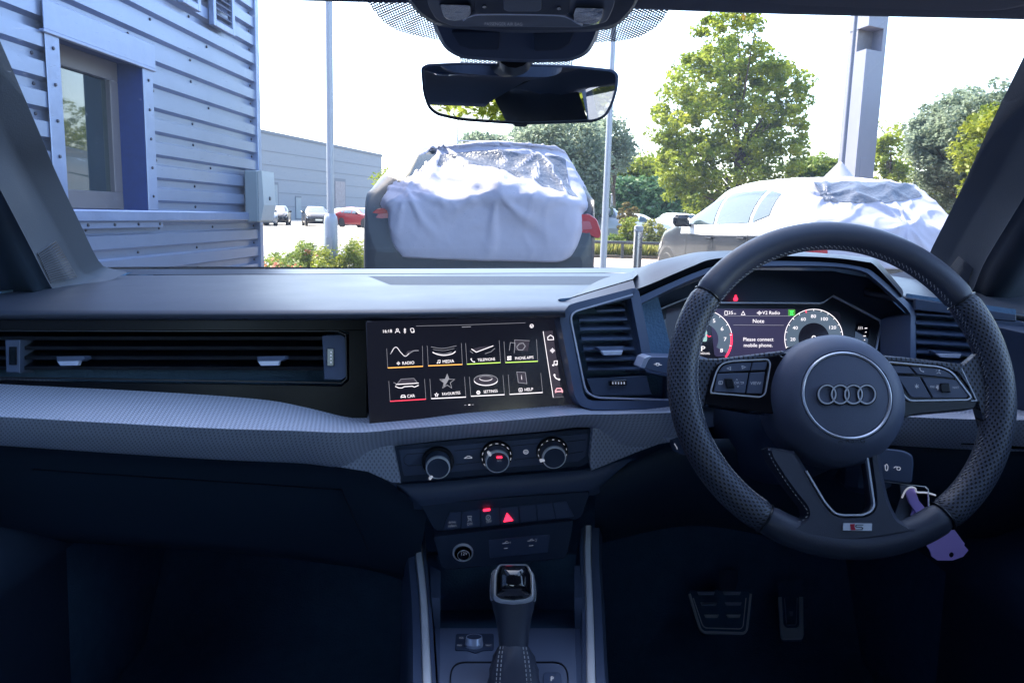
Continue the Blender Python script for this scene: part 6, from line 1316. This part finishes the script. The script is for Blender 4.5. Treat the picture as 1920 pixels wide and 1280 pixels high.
g = MB(); g.px(VQ.off(-.035), [(1050, 560), (1230, 540), (1290, 780), (1060, 780)], .01); part(g, 'pod_backing', 'carpet', vp)
for i, (y0, xa, xb) in enumerate(((583, 1120, 1172), (600.5, 1086, 1176), (618, 1088, 1182), (637, 1091, 1186), (656, 1095, 1190), (674.5, 1098, 1196), (693, 1103, 1200))):
    g = MB(); V2 = VQ.off(-.008); a0, b0_ = V2(xa, y0), V2(xb, y0 - 1.5); a1, b1 = a0 + Vector((0, .026, .004)), b0_ + Vector((0, .026, .004)); t = Vector((0, 0, .0011))
    g.prism([a0 - t, b0_ - t, b0_ + t, a0 + t], [a1 - t, b1 - t, b1 + t, a1 + t]); part(g, 'slat', 'mid', vp)
g = MB(); g.px(VQ, [(1100, 710), (1212, 704), (1222, 740), (1112, 742)], .02, lift=-.003, bev=1); part(g, 'control_shelf', 'dark', vp)
g = MB(); g.px(VQ, rnd([(1142, 713.5), (1175, 712), (1175, 722.5), (1143, 724)], 1.5), .006, lift=.001, bev=1); tw = part(g, 'thumbwheel', 'gloss', vp)
g = MB(); [g.px(VQ, [(1148 + k * 5.4, 716), (1150 + k * 5.4, 716), (1150 + k * 5.4, 720), (1148.3 + k * 5.4, 720)], .0005, .0018) for k in range(5)]; part(g, 'thumbwheel_marks', 'icon', tw)
for pl, ox, oy, par in ((VQ, 0, 0, vp),):
    g = MB(); g.px(pl, [(1117, 650), (1170, 649), (1166, 657), (1128, 658)], .014, lift=.006, bev=.8); part(g, 'vent_tab_neck', 'mid', par); g = MB(); g.px(pl, [(1126, 657.5), (1168, 656.5), (1165, 665), (1133, 666)], .006, lift=.011, bev=.8); part(g, 'vent_tab', 'satin', par)
# vent right of the wheel
vr = empty('outer_vent', (0, 0, 0), parent=car); VR = plane3((1718, 600, 1.03), (1860, 600, 1.0), (1780, 720, 1.0))
g = MB(); g.px(VR.off(-.03), [(1700, 550), (1905, 580), (1905, 800), (1700, 780)], .01); part(g, 'vent_backing', 'carpet', vr)
g = MB(); g.px(VR, [(1716, 560), (1760, 567), (1905, 590), (1905, 602), (1880, 600), (1770, 586), (1716, 580)], .03, bev=1); g.px(VR, [(1862, 600), (1920, 604), (1920, 780), (1870, 780)], .03, bev=1); g.px(VR, [(1712, 700), (1866, 712), (1870, 775), (1712, 775)], .03, bev=1); part(g, 'vent_surround', 'dark', vr)
for y0 in (589, 606, 624, 642, 660, 678):
    g = MB(); V2 = VR.off(-.006); a0, b0_ = V2(1718, y0), V2(1864, y0 + 9); a1, b1 = a0 + Vector((0, .026, .004)), b0_ + Vector((0, .026, .004)); t = Vector((0, 0, .0011)); g.prism([a0 - t, b0_ - t, b0_ + t, a0 + t], [a1 - t, b1 - t, b1 + t, a1 + t]); part(g, 'slat', 'mid', vr)
g = MB(); g.px(VR, [(1743, 656), (1800, 661), (1802, 664), (1760, 665)], .014, lift=.006, bev=.8); part(g, 'vent_tab_neck', 'mid', vr); g = MB(); g.px(VR, [(1755, 663), (1803, 664), (1799, 671), (1764, 669.5)], .006, lift=.011, bev=.8); part(g, 'vent_tab', 'satin', vr)

# ---- ignition key, ring, tags
kb = P(1685, 875, .90); ky = empty('ignition_key', (kb.x, kb.y, kb.z)); tag(ky, 'black folding key fob with white unlock symbols, held in the ignition beside the wheel', 'key')
def kpart(mb, n, m, par=ky): mb.v = [tuple(Vector(v) - ky.location) for v in mb.v]; return mb.build(n, I[m], par)
KF = plane3((1650, 850, .905), (1711, 850, .900), (1680, 905, .893)); g = MB(); g.px(KF, rnd([(1640, 838), (1695, 844), (1711, 853), (1713, 866), (1710, 903), (1702, 907), (1640, 899)], [3, 8, 8, 6, 5, 5, 3]), .016, bev=3, bd=.0025); kf = kpart(g, 'fob', 'mid')
g = MB(); g.line(KF, ell(1662.5, 876, 2.6, 6, 14), 1.0, .0008, .0004, True); g.line(KF, [(1658, 872), (1661, 873.5)], .8, .0008, .0004); g.line(KF, ell(1685, 878, 3.4, 3.2, 12), 1.0, .0008, .0004, True); g.line(KF, [(1676, 877), (1679, 874.5), (1683, 875)], 1.0, .0008, .0004); kpart(g, 'fob_symbols', 'icon', kf)
g = MB(); g.line(KF, [(1656, 902), (1700, 908), (1736, 912), (1741, 917), (1742, 950)], 1.5, -.002, .003); kpart(g, 'fob_edge', 'chrome', kf)
g = MB(); g.tube([kb + Vector((0, .0, 0)), kb + Vector((0, .07, -.02))], .006, 10); kpart(g, 'blade', 'chrome')
g = MB(); g.box(kb + Vector((0.0, .09, -.03)), (.06, .06, .06), None, .012); o = g.build('ignition_barrel', I['dark'], car)
TG = plane3((1700, 920, .905), (1800, 1010, .90), (1740, 1040, .885)); kt = P(1712, 914, .9); te = empty('key_tag', kt); tag(te, 'torn purple plastic key tag hanging from the ignition key on a white tie', 'key tag')
def tpart(mb, n, m, par=te): mb.v = [tuple(Vector(v) - te.location) for v in mb.v]; return mb.build(n, I[m], par)
def holed(pl, pts, hc, hr, depth, lift=0):  # plate with a round hole: bridge the outline to the hole
    h = list(reversed(ell(hc[0], hc[1], hr, hr, 18))); a = sum(pts[i - 1][0] * pts[i][1] - pts[i][0] * pts[i - 1][1] for i in range(len(pts)))
    ah = sum(h[i - 1][0] * h[i][1] - h[i][0] * h[i - 1][1] for i in range(len(h)))
    if a * ah > 0: h = list(reversed(h))
    i0 = min(range(len(pts)), key=lambda i: (pts[i][0] - h[0][0]) ** 2 + (pts[i][1] - h[0][1]) ** 2)
    P_ = pts[:i0 + 1] + h + [(h[0][0] + .02, h[0][1] + .02)] + [(pts[i0][0] + .03, pts[i0][1] + .02)] + pts[i0 + 1:]; g = MB(); g.px(pl, P_, depth, lift); return g
tpart(holed(TG, [(1699, 917), (1707, 913), (1715, 916), (1723, 938), (1734, 951), (1757, 949), (1778, 976), (1796, 1001), (1806, 1015), (1809, 1018), (1808, 1022), (1816, 1031), (1806, 1043), (1786, 1050), (1758, 1050), (1747, 1042), (1746, 1037), (1743, 1030), (1722, 1000), (1704, 976), (1712, 954), (1708, 935)], (1784.6, 1039.5), 5, .0016), 'purple_plate', 'purple')
g = MB(); g.line(TG, [(1700, 918), (1707, 940), (1722, 962), (1729, 985)], 5, .0022, .002); tpart(g, 'purple_strap', 'purple')
g = MB(); g.tube(cr([TG(1691, 933, .003), TG(1698, 919, .004), (TG(1707, 913, .005)), TG(1716, 915, .004), TG(1719, 922, .003), TG(1735, 923, .004), TG(1748, 926, .005), TG(1754, 928, .005)], 24), .0011, 8); tpart(g, 'white_tie', 'icon')  # tie borrows the icon material and its added glow
TG2 = TG.off(-.006); te2 = empty('key_tag', kt); tag(te2, 'plain grey card tag behind the purple key tag in the ignition', 'key tag'); g = MB(); g.px(TG2, [(1688, 909), (1712, 909), (1708, 940), (1712, 955), (1704, 983), (1673, 976), (1690, 932)], .0014); g.v = [tuple(Vector(v) - te2.location) for v in g.v]; g.build('tag_card', mat('grey_card', (.13, .15, .19), .7, var=.08), te2)

# ---- footwell
g = MB()
g.grid([rowpx([(-130, 822, .965), (0, 833, .965), (365, 857, .965), (560, 866, .965), (640, 872, .965), (700, 884, .97), (760, 912, .985), (800, 960, 1.0)], 40), rowpx([(-130, 850, .985), (0, 860, .985), (365, 885, .985), (560, 900, .985), (660, 925, .99), (760, 985, 1.01), (790, 1030, 1.03)], 40), rowpx([(-130, 960, 1.0), (0, 985, 1.0), (365, 1010, 1.0), (560, 1030, 1.01), (700, 1060, 1.03), (780, 1090, 1.05), (790, 1110, 1.06)], 40), rowpx([(-130, 1000, 1.12), (0, 1010, 1.12), (365, 1030, 1.12), (560, 1050, 1.12), (700, 1070, 1.12), (780, 1100, 1.1), (790, 1120, 1.1)], 40)]); part(g, 'glovebox', 'lower', sharp=0)
g = MB(); GL = plane3((100, 900, .984), (600, 930, .986), (350, 1000, .994)); g.line(GL, [(60, 880), (640, 918), (690, 1030)], .8, .002, .002); part(g, 'glovebox_gap', 'glossd')
g = MB(); g.grid([rowpx([(1120, 890, 1.01), (1300, 826, .985), (1500, 828, .985), (1655, 830, .98), (1920, 838, .98), (2060, 834, .98)], 30), rowpx([(1120, 905, 1.0), (1300, 846, .975), (1500, 850, .975), (1655, 852, .975), (1920, 858, .97), (2060, 850, .97)], 30), rowpx([(1115, 960, 1.05), (1300, 900, 1.02), (1500, 905, 1.02), (1655, 915, 1.01), (1920, 930, 1.0), (2060, 930, 1.0)], 30), rowpx([(1115, 1000, 1.1), (1300, 960, 1.08), (1500, 1000, 1.1), (1655, 1000, 1.08), (1920, 1010, 1.05), (2060, 1010, 1.05)], 30), rowpx([(1115, 1020, 1.3), (1300, 985, 1.25), (1500, 1015, 1.25), (1655, 1020, 1.2), (1920, 1030, 1.2), (2060, 1030, 1.2)], 30)]); part(g, 'knee_panel', 'lower', sharp=0)
g = MB(); g.grid([[Vector((x, y, z)) for x in (-.80, -.3, 0, .3, .80)] for y, z in ((1.25, 1.0), (1.62, .9), (1.70, .45), (1.55, .24), (1.1, .20), (0, .19), (-1.0, .22), (-1.15, .50), (-2.0, .55))]); part(g, 'carpet_floor', 'carpet', sharp=60)
g = MB(); g.grid([[Vector((x, y, z)) for x, z in ((-.13, .20), (-.11, .44), (.10, .44), (.12, .20))] for y in (1.65, 1.2, 1.0)]); part(g, 'tunnel', 'carpet')
BR = plane3((1300, 1110, 1.50), (1405, 1110, 1.50), (1350, 1185, 1.44)); pe = empty('brake_pedal', (0, 0, 0), parent=car)
g = MB(); g.px(BR, rnd([(1292, 1106), (1314, 1185), (1400, 1187), (1408, 1106)], [4, 10, 10, 4]), .012, bev=2); part(g, 'pedal_pad', 'carpet', pe)
g = MB(); g.line(BR, rnd([(1293, 1112), (1315, 1184), (1400, 1186), (1408, 1112)], [0, 10, 10, 0], 4), 4.2, .002, .006); g.line(BR, rnd([(1300, 1120), (1319, 1176), (1393, 1178), (1399, 1120)], [0, 8, 8, 0], 4), 1.8, .002, .004); part(g, 'pedal_edge', 'pedal', pe)
for y, xs in ((1111, (1307, 1341, 1355, 1390)), (1131, (1313, 1345, 1359, 1391)), (1154, (1320, 1348, 1362, 1389))):
    for a, b in ((xs[0], xs[1]), (xs[2], xs[3])): g = MB(); g.px(BR, rnd([(a, y - 3), (b, y - 3), (b - 2, y + 3), (a + 3, y + 3)], 1), .003, lift=.003, bev=.8); part(g, 'pedal_grip', 'pedal' if y > 1140 else 'satin', pe)
g = MB(); g.px(plane3((1350, 1070, 1.56), (1380, 1070, 1.56), (1365, 1110, 1.52)), rnd([(1350, 1068), (1383, 1068), (1384, 1090), (1378, 1108), (1350, 1108)], 3), .01, bev=1.5); part(g, 'pedal_arm', 'mid', pe)
pg_ = empty('accelerator_pedal', (0, 0, 0), parent=car); AC = plane3((1460, 1110, 1.55), (1505, 1110, 1.55), (1483, 1190, 1.45))
g = MB(); g.px(AC, rnd([(1458, 1085), (1464, 1195), (1507, 1195), (1507, 1085)], [3, 7, 7, 3]), .01, bev=1.5); part(g, 'pedal_pad', 'carpet', pg_)
g = MB(); g.px(AC, rnd([(1459, 1118), (1464, 1195), (1507, 1195), (1506, 1118), (1498, 1118), (1499, 1170), (1495, 1176), (1474, 1176), (1469, 1170), (1466, 1118)], [1, 7, 7, 1, 1, 4, 4, 4, 4, 1]), .006, lift=.003, bev=1.2); part(g, 'pedal_edge', 'pedal', pg_); g = MB(); g.line(AC, rnd([(1471, 1120), (1475, 1170), (1493, 1170), (1495, 1120)], [0, 4, 4, 0]), 1.4, .002, .003); g.px(AC, [(1480, 1145), (1487, 1145), (1487, 1153), (1481, 1153)], .003, .002); part(g, 'pedal_grip', 'satin', pg_)

for sg in (-1, 1):
    g = MB(); g.grid([[Vector((sg * .76, y, z)) for y in (-2.0, -1, 0, .8, 1.3, 1.7)] for z in (.18, .5, .8, 1.02)]); part(g, 'kick_panel', 'carpet')

# ---- roof, pillars, doors
HY = .62
H0 = [(-300, -14), (300, -4), (480, -1), (700, 4), (1000, 9), (1200, 16.5), (1500, 27), (1920, 36), (2200, 43)]
h0 = [P(x, y, HY) for x, y in H0]; h0 = cr(h0, 40); e0, e1 = h0[0], h0[-1]
def sh_(dy, dz, k=1.0): return [Vector((p.x * k, p.y + dy, p.z + dz)) for p in h0]
g = MB(); g.grid([sh_(.03, .008), sh_(0, 0), sh_(-.012, .001), sh_(-.05, .012), sh_(-.3, .045), sh_(-1.0, .075), sh_(-1.9, .06), sh_(-2.5, .0), sh_(-2.62, -.02)]); part(g, 'headliner', 'liner', sharp=0)
g = MB(); g.grid([sh_(.05, .012, 1.05), sh_(-.05, .045, 1.12), sh_(-.3, .08, 1.15), sh_(-1.0, .11, 1.17), sh_(-1.9, .09, 1.15), sh_(-2.7, .02, 1.1)]); part(g, 'roof', M['black'])
for sg in (-1, 1):
    def sgx(pts): return pts
    if sg < 0:
        front = [(205, 526, 1.40), (172, 519, 1.38), (146, 506, 1.33), (100, 425, 1.20), (50, 335, 1.06), (0, 243, .90), (-120, 20, .70), (-180, -60, .66)]
        mid_ = [(170, 540, 1.30), (120, 548, 1.27), (100, 540, 1.24), (50, 445, 1.10), (0, 350, .95), (-60, 240, .84), (-190, 20, .66), (-250, -60, .61)]
        rear = [(120, 570, 1.2), (92, 568, 1.18), (75, 540, 1.16), (20, 440, 1.03), (-40, 330, .88), (-120, 210, .76), (-260, 20, .62), (-320, -60, .57)]
        wrap = [(100, 590, 1.25), (60, 590, 1.25), (30, 560, 1.22), (-30, 460, 1.1), (-90, 350, 1.0), (-170, 230, .9), (-320, 40, .78), (-380, -40, .74)]
    else:
        front = [(1700, 530, 1.42), (1745, 521, 1.40), (1775, 503, 1.35), (1787, 480, 1.32), (1850, 370, 1.14), (1921, 247, .91), (2050, 30, .71), (2110, -50, .67)]
        mid_ = [(1760, 560, 1.32), (1800, 560, 1.30), (1822, 545, 1.27), (1845, 490, 1.2), (1905, 390, 1.05), (1975, 270, .86), (2120, 40, .67), (2180, -50, .62)]
        rear = [(1790, 600, 1.22), (1815, 590, 1.22), (1830, 560, 1.20), (1868, 490, 1.1), (1940, 380, .97), (2030, 260, .80), (2200, 40, .63), (2260, -50, .58)]
        wrap = [(1830, 610, 1.25), (1865, 600, 1.25), (1890, 560, 1.22), (1940, 490, 1.12), (2010, 390, 1.0), (2100, 270, .9), (2270, 60, .78), (2330, -30, .74)]
    g = MB(); f_ = rowpx(front, 40); m_ = rowpx(mid_, 40); r_ = rowpx(rear, 40); w_ = rowpx(wrap, 40); back = [p + Vector((0, .07, .01)) for p in f_]
    g.grid([back, [p + Vector((0, .012, .001)) for p in f_], f_, [a.lerp(b, .5) + Vector((-sg * .006, -.003, 0)) for a, b in zip(f_, m_)], m_, [a.lerp(b, .12) + Vector((-sg * .001, -.001, 0)) for a, b in zip(m_, r_)]]); pil = part(g, 'windscreen_pillar', 'pillar', sharp=0)
    g = MB(); g.grid([[a.lerp(b, .12) + Vector((-sg * .001, -.001, 0)) for a, b in zip(m_, r_)], [a.lerp(b, .35) + Vector((sg * .012, .004, 0)) for a, b in zip(m_, r_)], [p + Vector((sg * .02, .01, 0)) for p in r_], w_, [p + Vector((sg * .10, .08, 0)) for p in w_]]); part(g, 'pillar_seal', 'lower', sharp=0)
    hit = caster(pil)
    q = [(105, 451), (146, 520), (93, 530), (69, 476)] if sg < 0 else [(1797, 480), (1775, 509), (1815, 536), (1825, 505)]
    g = MB(); gg = MB(); N_ = 15; rows_ = []
    for k in range(N_ + 1):
        t = k / N_; a = Vector(q[0]).lerp(Vector(q[1]), t); b = Vector(q[3]).lerp(Vector(q[2]), t); pts = [hit(*(a.lerp(b, u / 8)), .0012) for u in range(9)]
        if any(p is None for p in pts): continue
        rows_.append(pts); g.tube([hit(*(a.lerp(b, .04 + .92 * u / 8)), .0016) for u in range(9)], .0009, 5)
    if len(rows_) > 1:
        gg.grid(rows_); tg = part(gg, 'tweeter_grille', 'glossd', pil); part(g, 'grille_ribs', 'pillar', tg)
def bx_(n, c, d, m, par=None, bev=.01): g = MB(); g.box(c, d, None, bev); return part(g, n, m, par)
for sg in (-1, 1):
    dn = empty('front_door', (0, 0, 0), parent=car)
    g = MB(); prof = [(.735, .93), (.715, .925), (.70, .90), (.71, .75), (.66, .70), (.66, .64), (.72, .60), (.73, .24)]
    g.grid([[Vector((sg * x, y, z + (.05 * max(0, (y - .3)) if z > .8 else 0))) for x, z in prof] for y in (1.22, .9, .5, .1, -.28)]); part(g, 'door_card', 'dark', dn, sharp=0)
    g = MB(); g.grid([[Vector((sg * x, y, z)) for x, z in ((.735, .93), (.80, .90), (.86, .7), (.86, .4), (.80, .2))] for y in (1.25, .5, -.28, -1.2, -2.0)]); part(g, 'outer_panel', M['black'])
    g = MB(); g.grid([[Vector((sg * x, y, z)) for x, z in prof] for y in (-.36, -.8, -1.15)]); part(g, 'rear_door_card', 'dark', sharp=0)
    g = MB(); g.grid([[Vector((sg * x, y, z)) for y, z in ((-.26, .90), (-.26, 1.15), (-.20, 1.40))] + [Vector((sg * x, y, z)) for y, z in ((-.32, 1.40), (-.40, 1.15), (-.40, .90))] for x in (.68, .73)]); part(g, 'centre_pillar', 'pillar', sharp=60)
    g = MB(); g.grid([[Vector((sg * x, y, z + dz)) for y, z in ((.62, 1.36), (.3, 1.39), (-.4, 1.41), (-1.2, 1.40), (-1.9, 1.34))] for x, dz in ((.52, .03), (.60, -.01), (.66, -.05), (.70, -.05), (.70, .04))]); part(g, 'roof_rail', 'liner', sharp=0)
    g = MB(); g.grid([[Vector((sg * x, y, z)) for y, z in ((-1.10, .88), (-1.14, 1.18), (-1.35, 1.40))] + [Vector((sg * (x - .07), y, z)) for y, z in ((-2.0, 1.38),)] + [Vector((sg * (x - .14), y, z)) for y, z in ((-1.98, 1.2), (-2.0, .88))] for x in (.70, .74)])
    g.grid([[Vector((sg * .70, -1.10, .80)), Vector((sg * .70, -1.12, 1.18)), Vector((sg * .69, -1.35, 1.38))], [Vector((sg * .66, -1.6, .80)), Vector((sg * .65, -1.6, 1.2)), Vector((sg * .62, -1.6, 1.38))], [Vector((sg * .60, -1.95, .80)), Vector((sg * .59, -1.95, 1.2)), Vector((sg * .50, -1.93, 1.34))]]); part(g, 'rear_quarter_trim', 'pillar', sharp=0)
    g = MB(); g.grid([[Vector((sg * .735, .95, .94)), Vector((sg * .66, .5, 1.34))], [Vector((sg * .735, -.26, .92)), Vector((sg * .68, -.22, 1.37))]], smooth=False); g.grid([[Vector((sg * .735, -.38, .92)), Vector((sg * .68, -.38, 1.37))], [Vector((sg * .735, -1.12, .92)), Vector((sg * .68, -1.2, 1.37))]], smooth=False); part(g, 'side_window', 'sglass')
# door ledge line seen right of the wheel
g = MB(); g.grid([rowpx([(1850, 588, 1.10), (1920, 603, 1.0), (2050, 632, .85)], 12), rowpx([(1852, 594, 1.09), (1920, 611, .99), (2050, 642, .84)], 12), rowpx([(1855, 604, 1.10), (1920, 624, 1.0), (2050, 660, .86)], 12)]); part(g, 'door_ledge', 'mid', sharp=0)
g = MB(); g.px(plane3((1880, 640, .98), (1920, 640, .96), (1900, 700, .97)), rnd([(1860, 610), (1990, 640), (1990, 830), (1890, 800)], 4), .03, bev=1); part(g, 'door_corner', 'dark')
# rear of the cabin (the mirror looks back into it)
bx_('rear_bench', (0, -.95, .42), (1.25, .5, .16), 'liner', None, .05)
g = MB(); g.grid([[Vector((x, y, z)) for x in (-.62, -.3, 0, .3, .62)] for y, z in ((-1.12, .40), (-1.22, .6), (-1.30, .90), (-1.36, .94), (-1.42, .88), (-1.42, .4))]); part(g, 'rear_backrest', 'liner', sharp=0)
for x in (-.36, .36): bx_('rear_headrest', (x, -1.36, .985), (.25, .08, .11), 'liner', None, .03)
bx_('parcel_shelf', (0, -1.68, .90), (1.2, .5, .03), 'carpet')
for sg in (-1, 1):
    fs = empty('front_seat', (0, 0, 0), parent=car); bx_('seat_cushion', (sg * .37, .05, .45), (.50, .50, .16), 'liner', fs, .05); bx_('seat_back', (sg * .37, -.32, .72), (.48, .13, .56), 'liner', fs, .05); bx_('headrest', (sg * .37, -.36, 1.08), (.25, .10, .14), 'liner', fs, .04)
g = MB(); g.grid([[Vector((-.60, -2.0, .87)), Vector((.60, -2.0, .87))], [Vector((-.52, -1.92, 1.33)), Vector((.52, -1.92, 1.33))]], smooth=False); part(g, 'rear_window', 'sglass')
g = MB(); g.grid([[Vector((-.75, -2.02, .3)), Vector((.75, -2.02, .3))], [Vector((-.75, -2.01, .88)), Vector((.75, -2.01, .88))]]); part(g, 'tailgate_trim', 'dark')
g = MB(); g.grid([rowpx([(-150, 503, 1.62), (680, 502, 1.64), (2050, 535, 1.62)], 16, cr)] + [[Vector((x, y, z)) for x in np.linspace(-a, a, 16)] for y, z, a in ((1.72, .985, .72), (2.1, .92, .74), (2.5, .80, .68), (2.65, .62, .62))]); part(g, 'bonnet', M['black'], sharp=0)

# ---- windscreen
base_r = rowpx([(-330, 516, 1.60), (190, 514, 1.60), (680, 511, 1.62), (1240, 509, 1.60), (1750, 518, 1.58), (2250, 530, 1.55)], 24); topr = cr(sh_(.045, .012, 1.0), 24)
def wsp(u, t):
    i = min(22, int(u * 23)); f = u * 23 - i; a = base_r[i].lerp(base_r[i + 1], f); b = topr[i].lerp(topr[i + 1], f); p = a.lerp(b, t); p += Vector((0, .045, .03)) * math.sin(math.pi * t); return p
g = MB(); g.grid([[wsp(j / 23, k / 8) for j in range(24)] for k in range(9)]); ws = part(g, 'windscreen', 'wglass', sharp=0)
# dotted frit patches beside the mirror mount, lying just inside the glass
def on_glass(px_, py_):
    best = None
    r = ray(px_, py_)
    lo, hi = .5, 1.9
    for _ in range(40):
        Y = (lo + hi) / 2; q = CAM + r * (Y / r.y); t = min(1, max(0, (1.62 - Y) / (1.62 - .665)))
        for _k in range(6): yy = wsp(.5, t).y; t = min(1, max(0, t + (yy - Y) / .85))
        gz = wsp(.5, t).z
        if q.z < gz: lo = Y
        else: hi = Y
    Y = (lo + hi) / 2 - .006; return CAM + r * (Y / r.y)
for pts in ([(688, 3), (700, 20), (718, 42), (744, 58), (780, 68), (822, 76), (880, 76), (880, -10), (690, -10)], [(1256, 14), (1246, 34), (1230, 52), (1200, 70), (1160, 78), (1118, 80), (1060, 80), (1060, -5), (1250, -5)]):
    g = MB(); pp = rnd(pts, 6); F = [on_glass(x, y) for x, y in pp]; tr = tessellate_polygon([[Vector((x, y, 0)) for x, y in pp]]); g.add(F, [tuple(t) for t in tr]); part(g, 'dotted_frit', 'frit', ws)
g = MB(); pp = [(862, 108), (1075, 112), (1072, 126), (864, 122)]; g.add([on_glass(x, y) for x, y in pp], [(0, 1, 2, 3)]); part(g, 'dotted_frit', 'frit', ws)

# ---- overhead console, mirror foot, mirror, visor
oc = empty('overhead_console', (0, 0, 0), parent=car)
OP = plane3((800, 20, .575), (1160, 20, .575), (980, 60, .615))
g = MB(); g.px(OP, rnd([(740, -60), (762, -2), (785, 28), (822, 51), (962, 62.5), (1108, 61), (1156, 52), (1186, 22), (1198, -2), (1215, -60)], [4, 12, 16, 20, 30, 30, 20, 16, 12, 4], 5), .05, bev=5, bd=.006); part(g, 'console_shell', 'dark', oc)
g = MB(); g.px(OP, rnd([(798, -60), (802, 10), (818, 38), (850, 50), (1090, 52), (1138, 42), (1152, 10), (1156, -60)], [4, 8, 10, 10, 10, 10, 8, 4], 4), .006, lift=.003, bev=1.2); part(g, 'console_face', 'mid', oc)
for pts in ([(822, 6), (884, 8), (886, 28), (872, 40), (848, 42), (832, 36), (826, 22)], [(1078, 12), (1134, 14), (1132, 34), (1122, 46), (1098, 49), (1074, 44), (1072, 28)]):
    g = MB(); g.px(OP, rnd(pts, 6), .006, lift=.006, bev=3, bd=.003); part(g, 'reading_lamp', mat('lamp_lens', (.20, .22, .27), .08, spec=1.0, coat=1.0, metal=.5, bump=(160, .9, .004)), oc)
g = MB(); g.line(OP, [tuple(p) for p in cr([(868, 40), (886, 30), (930, 28), (1020, 29), (1060, 32), (1078, 42), (1092, 49)], 20)], 2.2, .0055, .003); part(g, 'chrome_arc', 'satin', oc)
g = MB(); g.px(OP, rnd([(886, -40), (890, 22), (896, 26), (1060, 29), (1068, 24), (1072, -40)], 3), .005, lift=.0055, bev=1); part(g, 'sunglass_panel', 'dark', oc); g = MB(); g.px(OP, ell(908, 14, 4, 2.6, 14), .002, .0065); g.px(OP, ell(1048, 17, 4, 2.6, 14), .002, .0065); part(g, 'microphone', 'gloss', oc)
g = MB(); g.px(OP, rnd([(942, -40), (944, 18), (952, 22), (1008, 22), (1015, 18), (1016, -40)], 3), .004, lift=.007, bev=1); part(g, 'centre_insert', 'mid', oc)
g = MB(); g.txt(OP, 'PASSENGER AIR BAG', 944, 46, 5.2, ex=(1, .012), lift=.0045, wx=.92); part(g, 'console_lettering', 'icon_dim', oc)
MFt = plane3((850, 70, .665), (1110, 70, .665), (960, 110, .685)); g = MB(); g.px(MFt, rnd([(800, 20), (818, 62), (832, 92), (862, 110), (940, 116), (1000, 118), (1072, 116), (1104, 102), (1120, 72), (1135, 20)], [4, 14, 16, 16, 14, 14, 16, 16, 14, 4], 4), .05, bev=6, bd=.010); mfo = part(g, 'mirror_foot_cover', 'mid')
g = MB(); g.px(MFt, rnd([(846, 60), (862, 86), (884, 93), (935, 94), (938, 60)], 5), .003, lift=.003, bev=2); part(g, 'cover_recess', 'dark', mfo); g = MB(); g.px(MFt, rnd([(1000, 62), (1002, 96), (1050, 94), (1068, 84), (1078, 60)], 5), .003, lift=.003, bev=2); part(g, 'cover_recess', 'dark', mfo)
# interior mirror
Mc = P(974, 176, .76); rdir = Vector((math.sin(R(13.0)), -math.cos(R(13.0)), .030)).normalized(); tocam = (CAM - Mc).normalized(); MN = (rdir + tocam).normalized(); MP = Pl(Mc, MN)
mi_ = empty('rear_view_mirror', (0, 0, 0), parent=car)
mo = rnd([(789, 127), (800, 120), (863, 117), (1073, 122), (1149, 130), (1160, 139), (1159, 165), (1150, 196), (1137, 219), (1117, 229), (978, 234), (863, 226), (819, 216), (803, 203), (793, 176)], [6, 8, 20, 20, 8, 8, 12, 12, 10, 12, 30, 20, 14, 12, 14], 4)
g = MB(); g.px(MP, mo, .008, lift=.0, bev=1.5, bd=.0015)
B1 = [MP(x, y, -.008) for x, y in mo]; cB = sum(B1, Vector()) / len(B1); g.grid([B1, [cB + (p - cB) * .93 - MN * .010 for p in B1], [cB + (p - cB) * .70 - MN * .016 for p in B1], [cB + (p - cB) * .2 - MN * .019 for p in B1], [cB - MN * .0195 for p in B1]], cu=True); part(g, 'mirror_housing', 'dark', mi_)
g = MB(); gi = inset(mo, 4.5); g.px(MP, gi, .0005, lift=.0006); part(g, 'mirror_glass', 'mirror', mi_)
g = MB(); g.line(MP, gi, 1.0, .0012, .001, True); part(g, 'glass_edge', 'mid', mi_)
g = MB(); g.tube([Mc - MN * .018, P(966, 122, .785), P(964, 90, .72)], .017, 16); part(g, 'mirror_stalk', 'glossd', mi_)
g = MB(); g.px(MP, rnd([(963, 231), (990, 232), (987, 238), (966, 237)], 2), .006, lift=-.002, bev=.6); part(g, 'mirror_button', 'dark', mi_)
VS = plane3((1400, 0, .59), (1850, 15, .59), (1600, -30, .54)); g = MB(); g.px(VS, rnd([(1330, -60), (1362, -4), (1400, 5), (1500, 14), (1700, 21), (1845, 24), (1885, 21), (1930, 10), (2200, -10), (2200, -60)], [4, 8, 10, 20, 20, 20, 12, 8, 4, 4], 4), .02, bev=4, bd=.005); part(g, 'sun_visor', 'liner')
VS = plane3((100, -20, .59), (500, -20, .59), (300, -60, .54)); g = MB(); g.px(VS, rnd([(-200, -26), (600, -18), (640, -60), (-200, -80)], 4), .02, bev=3, bd=.004); part(g, 'sun_visor', 'liner')
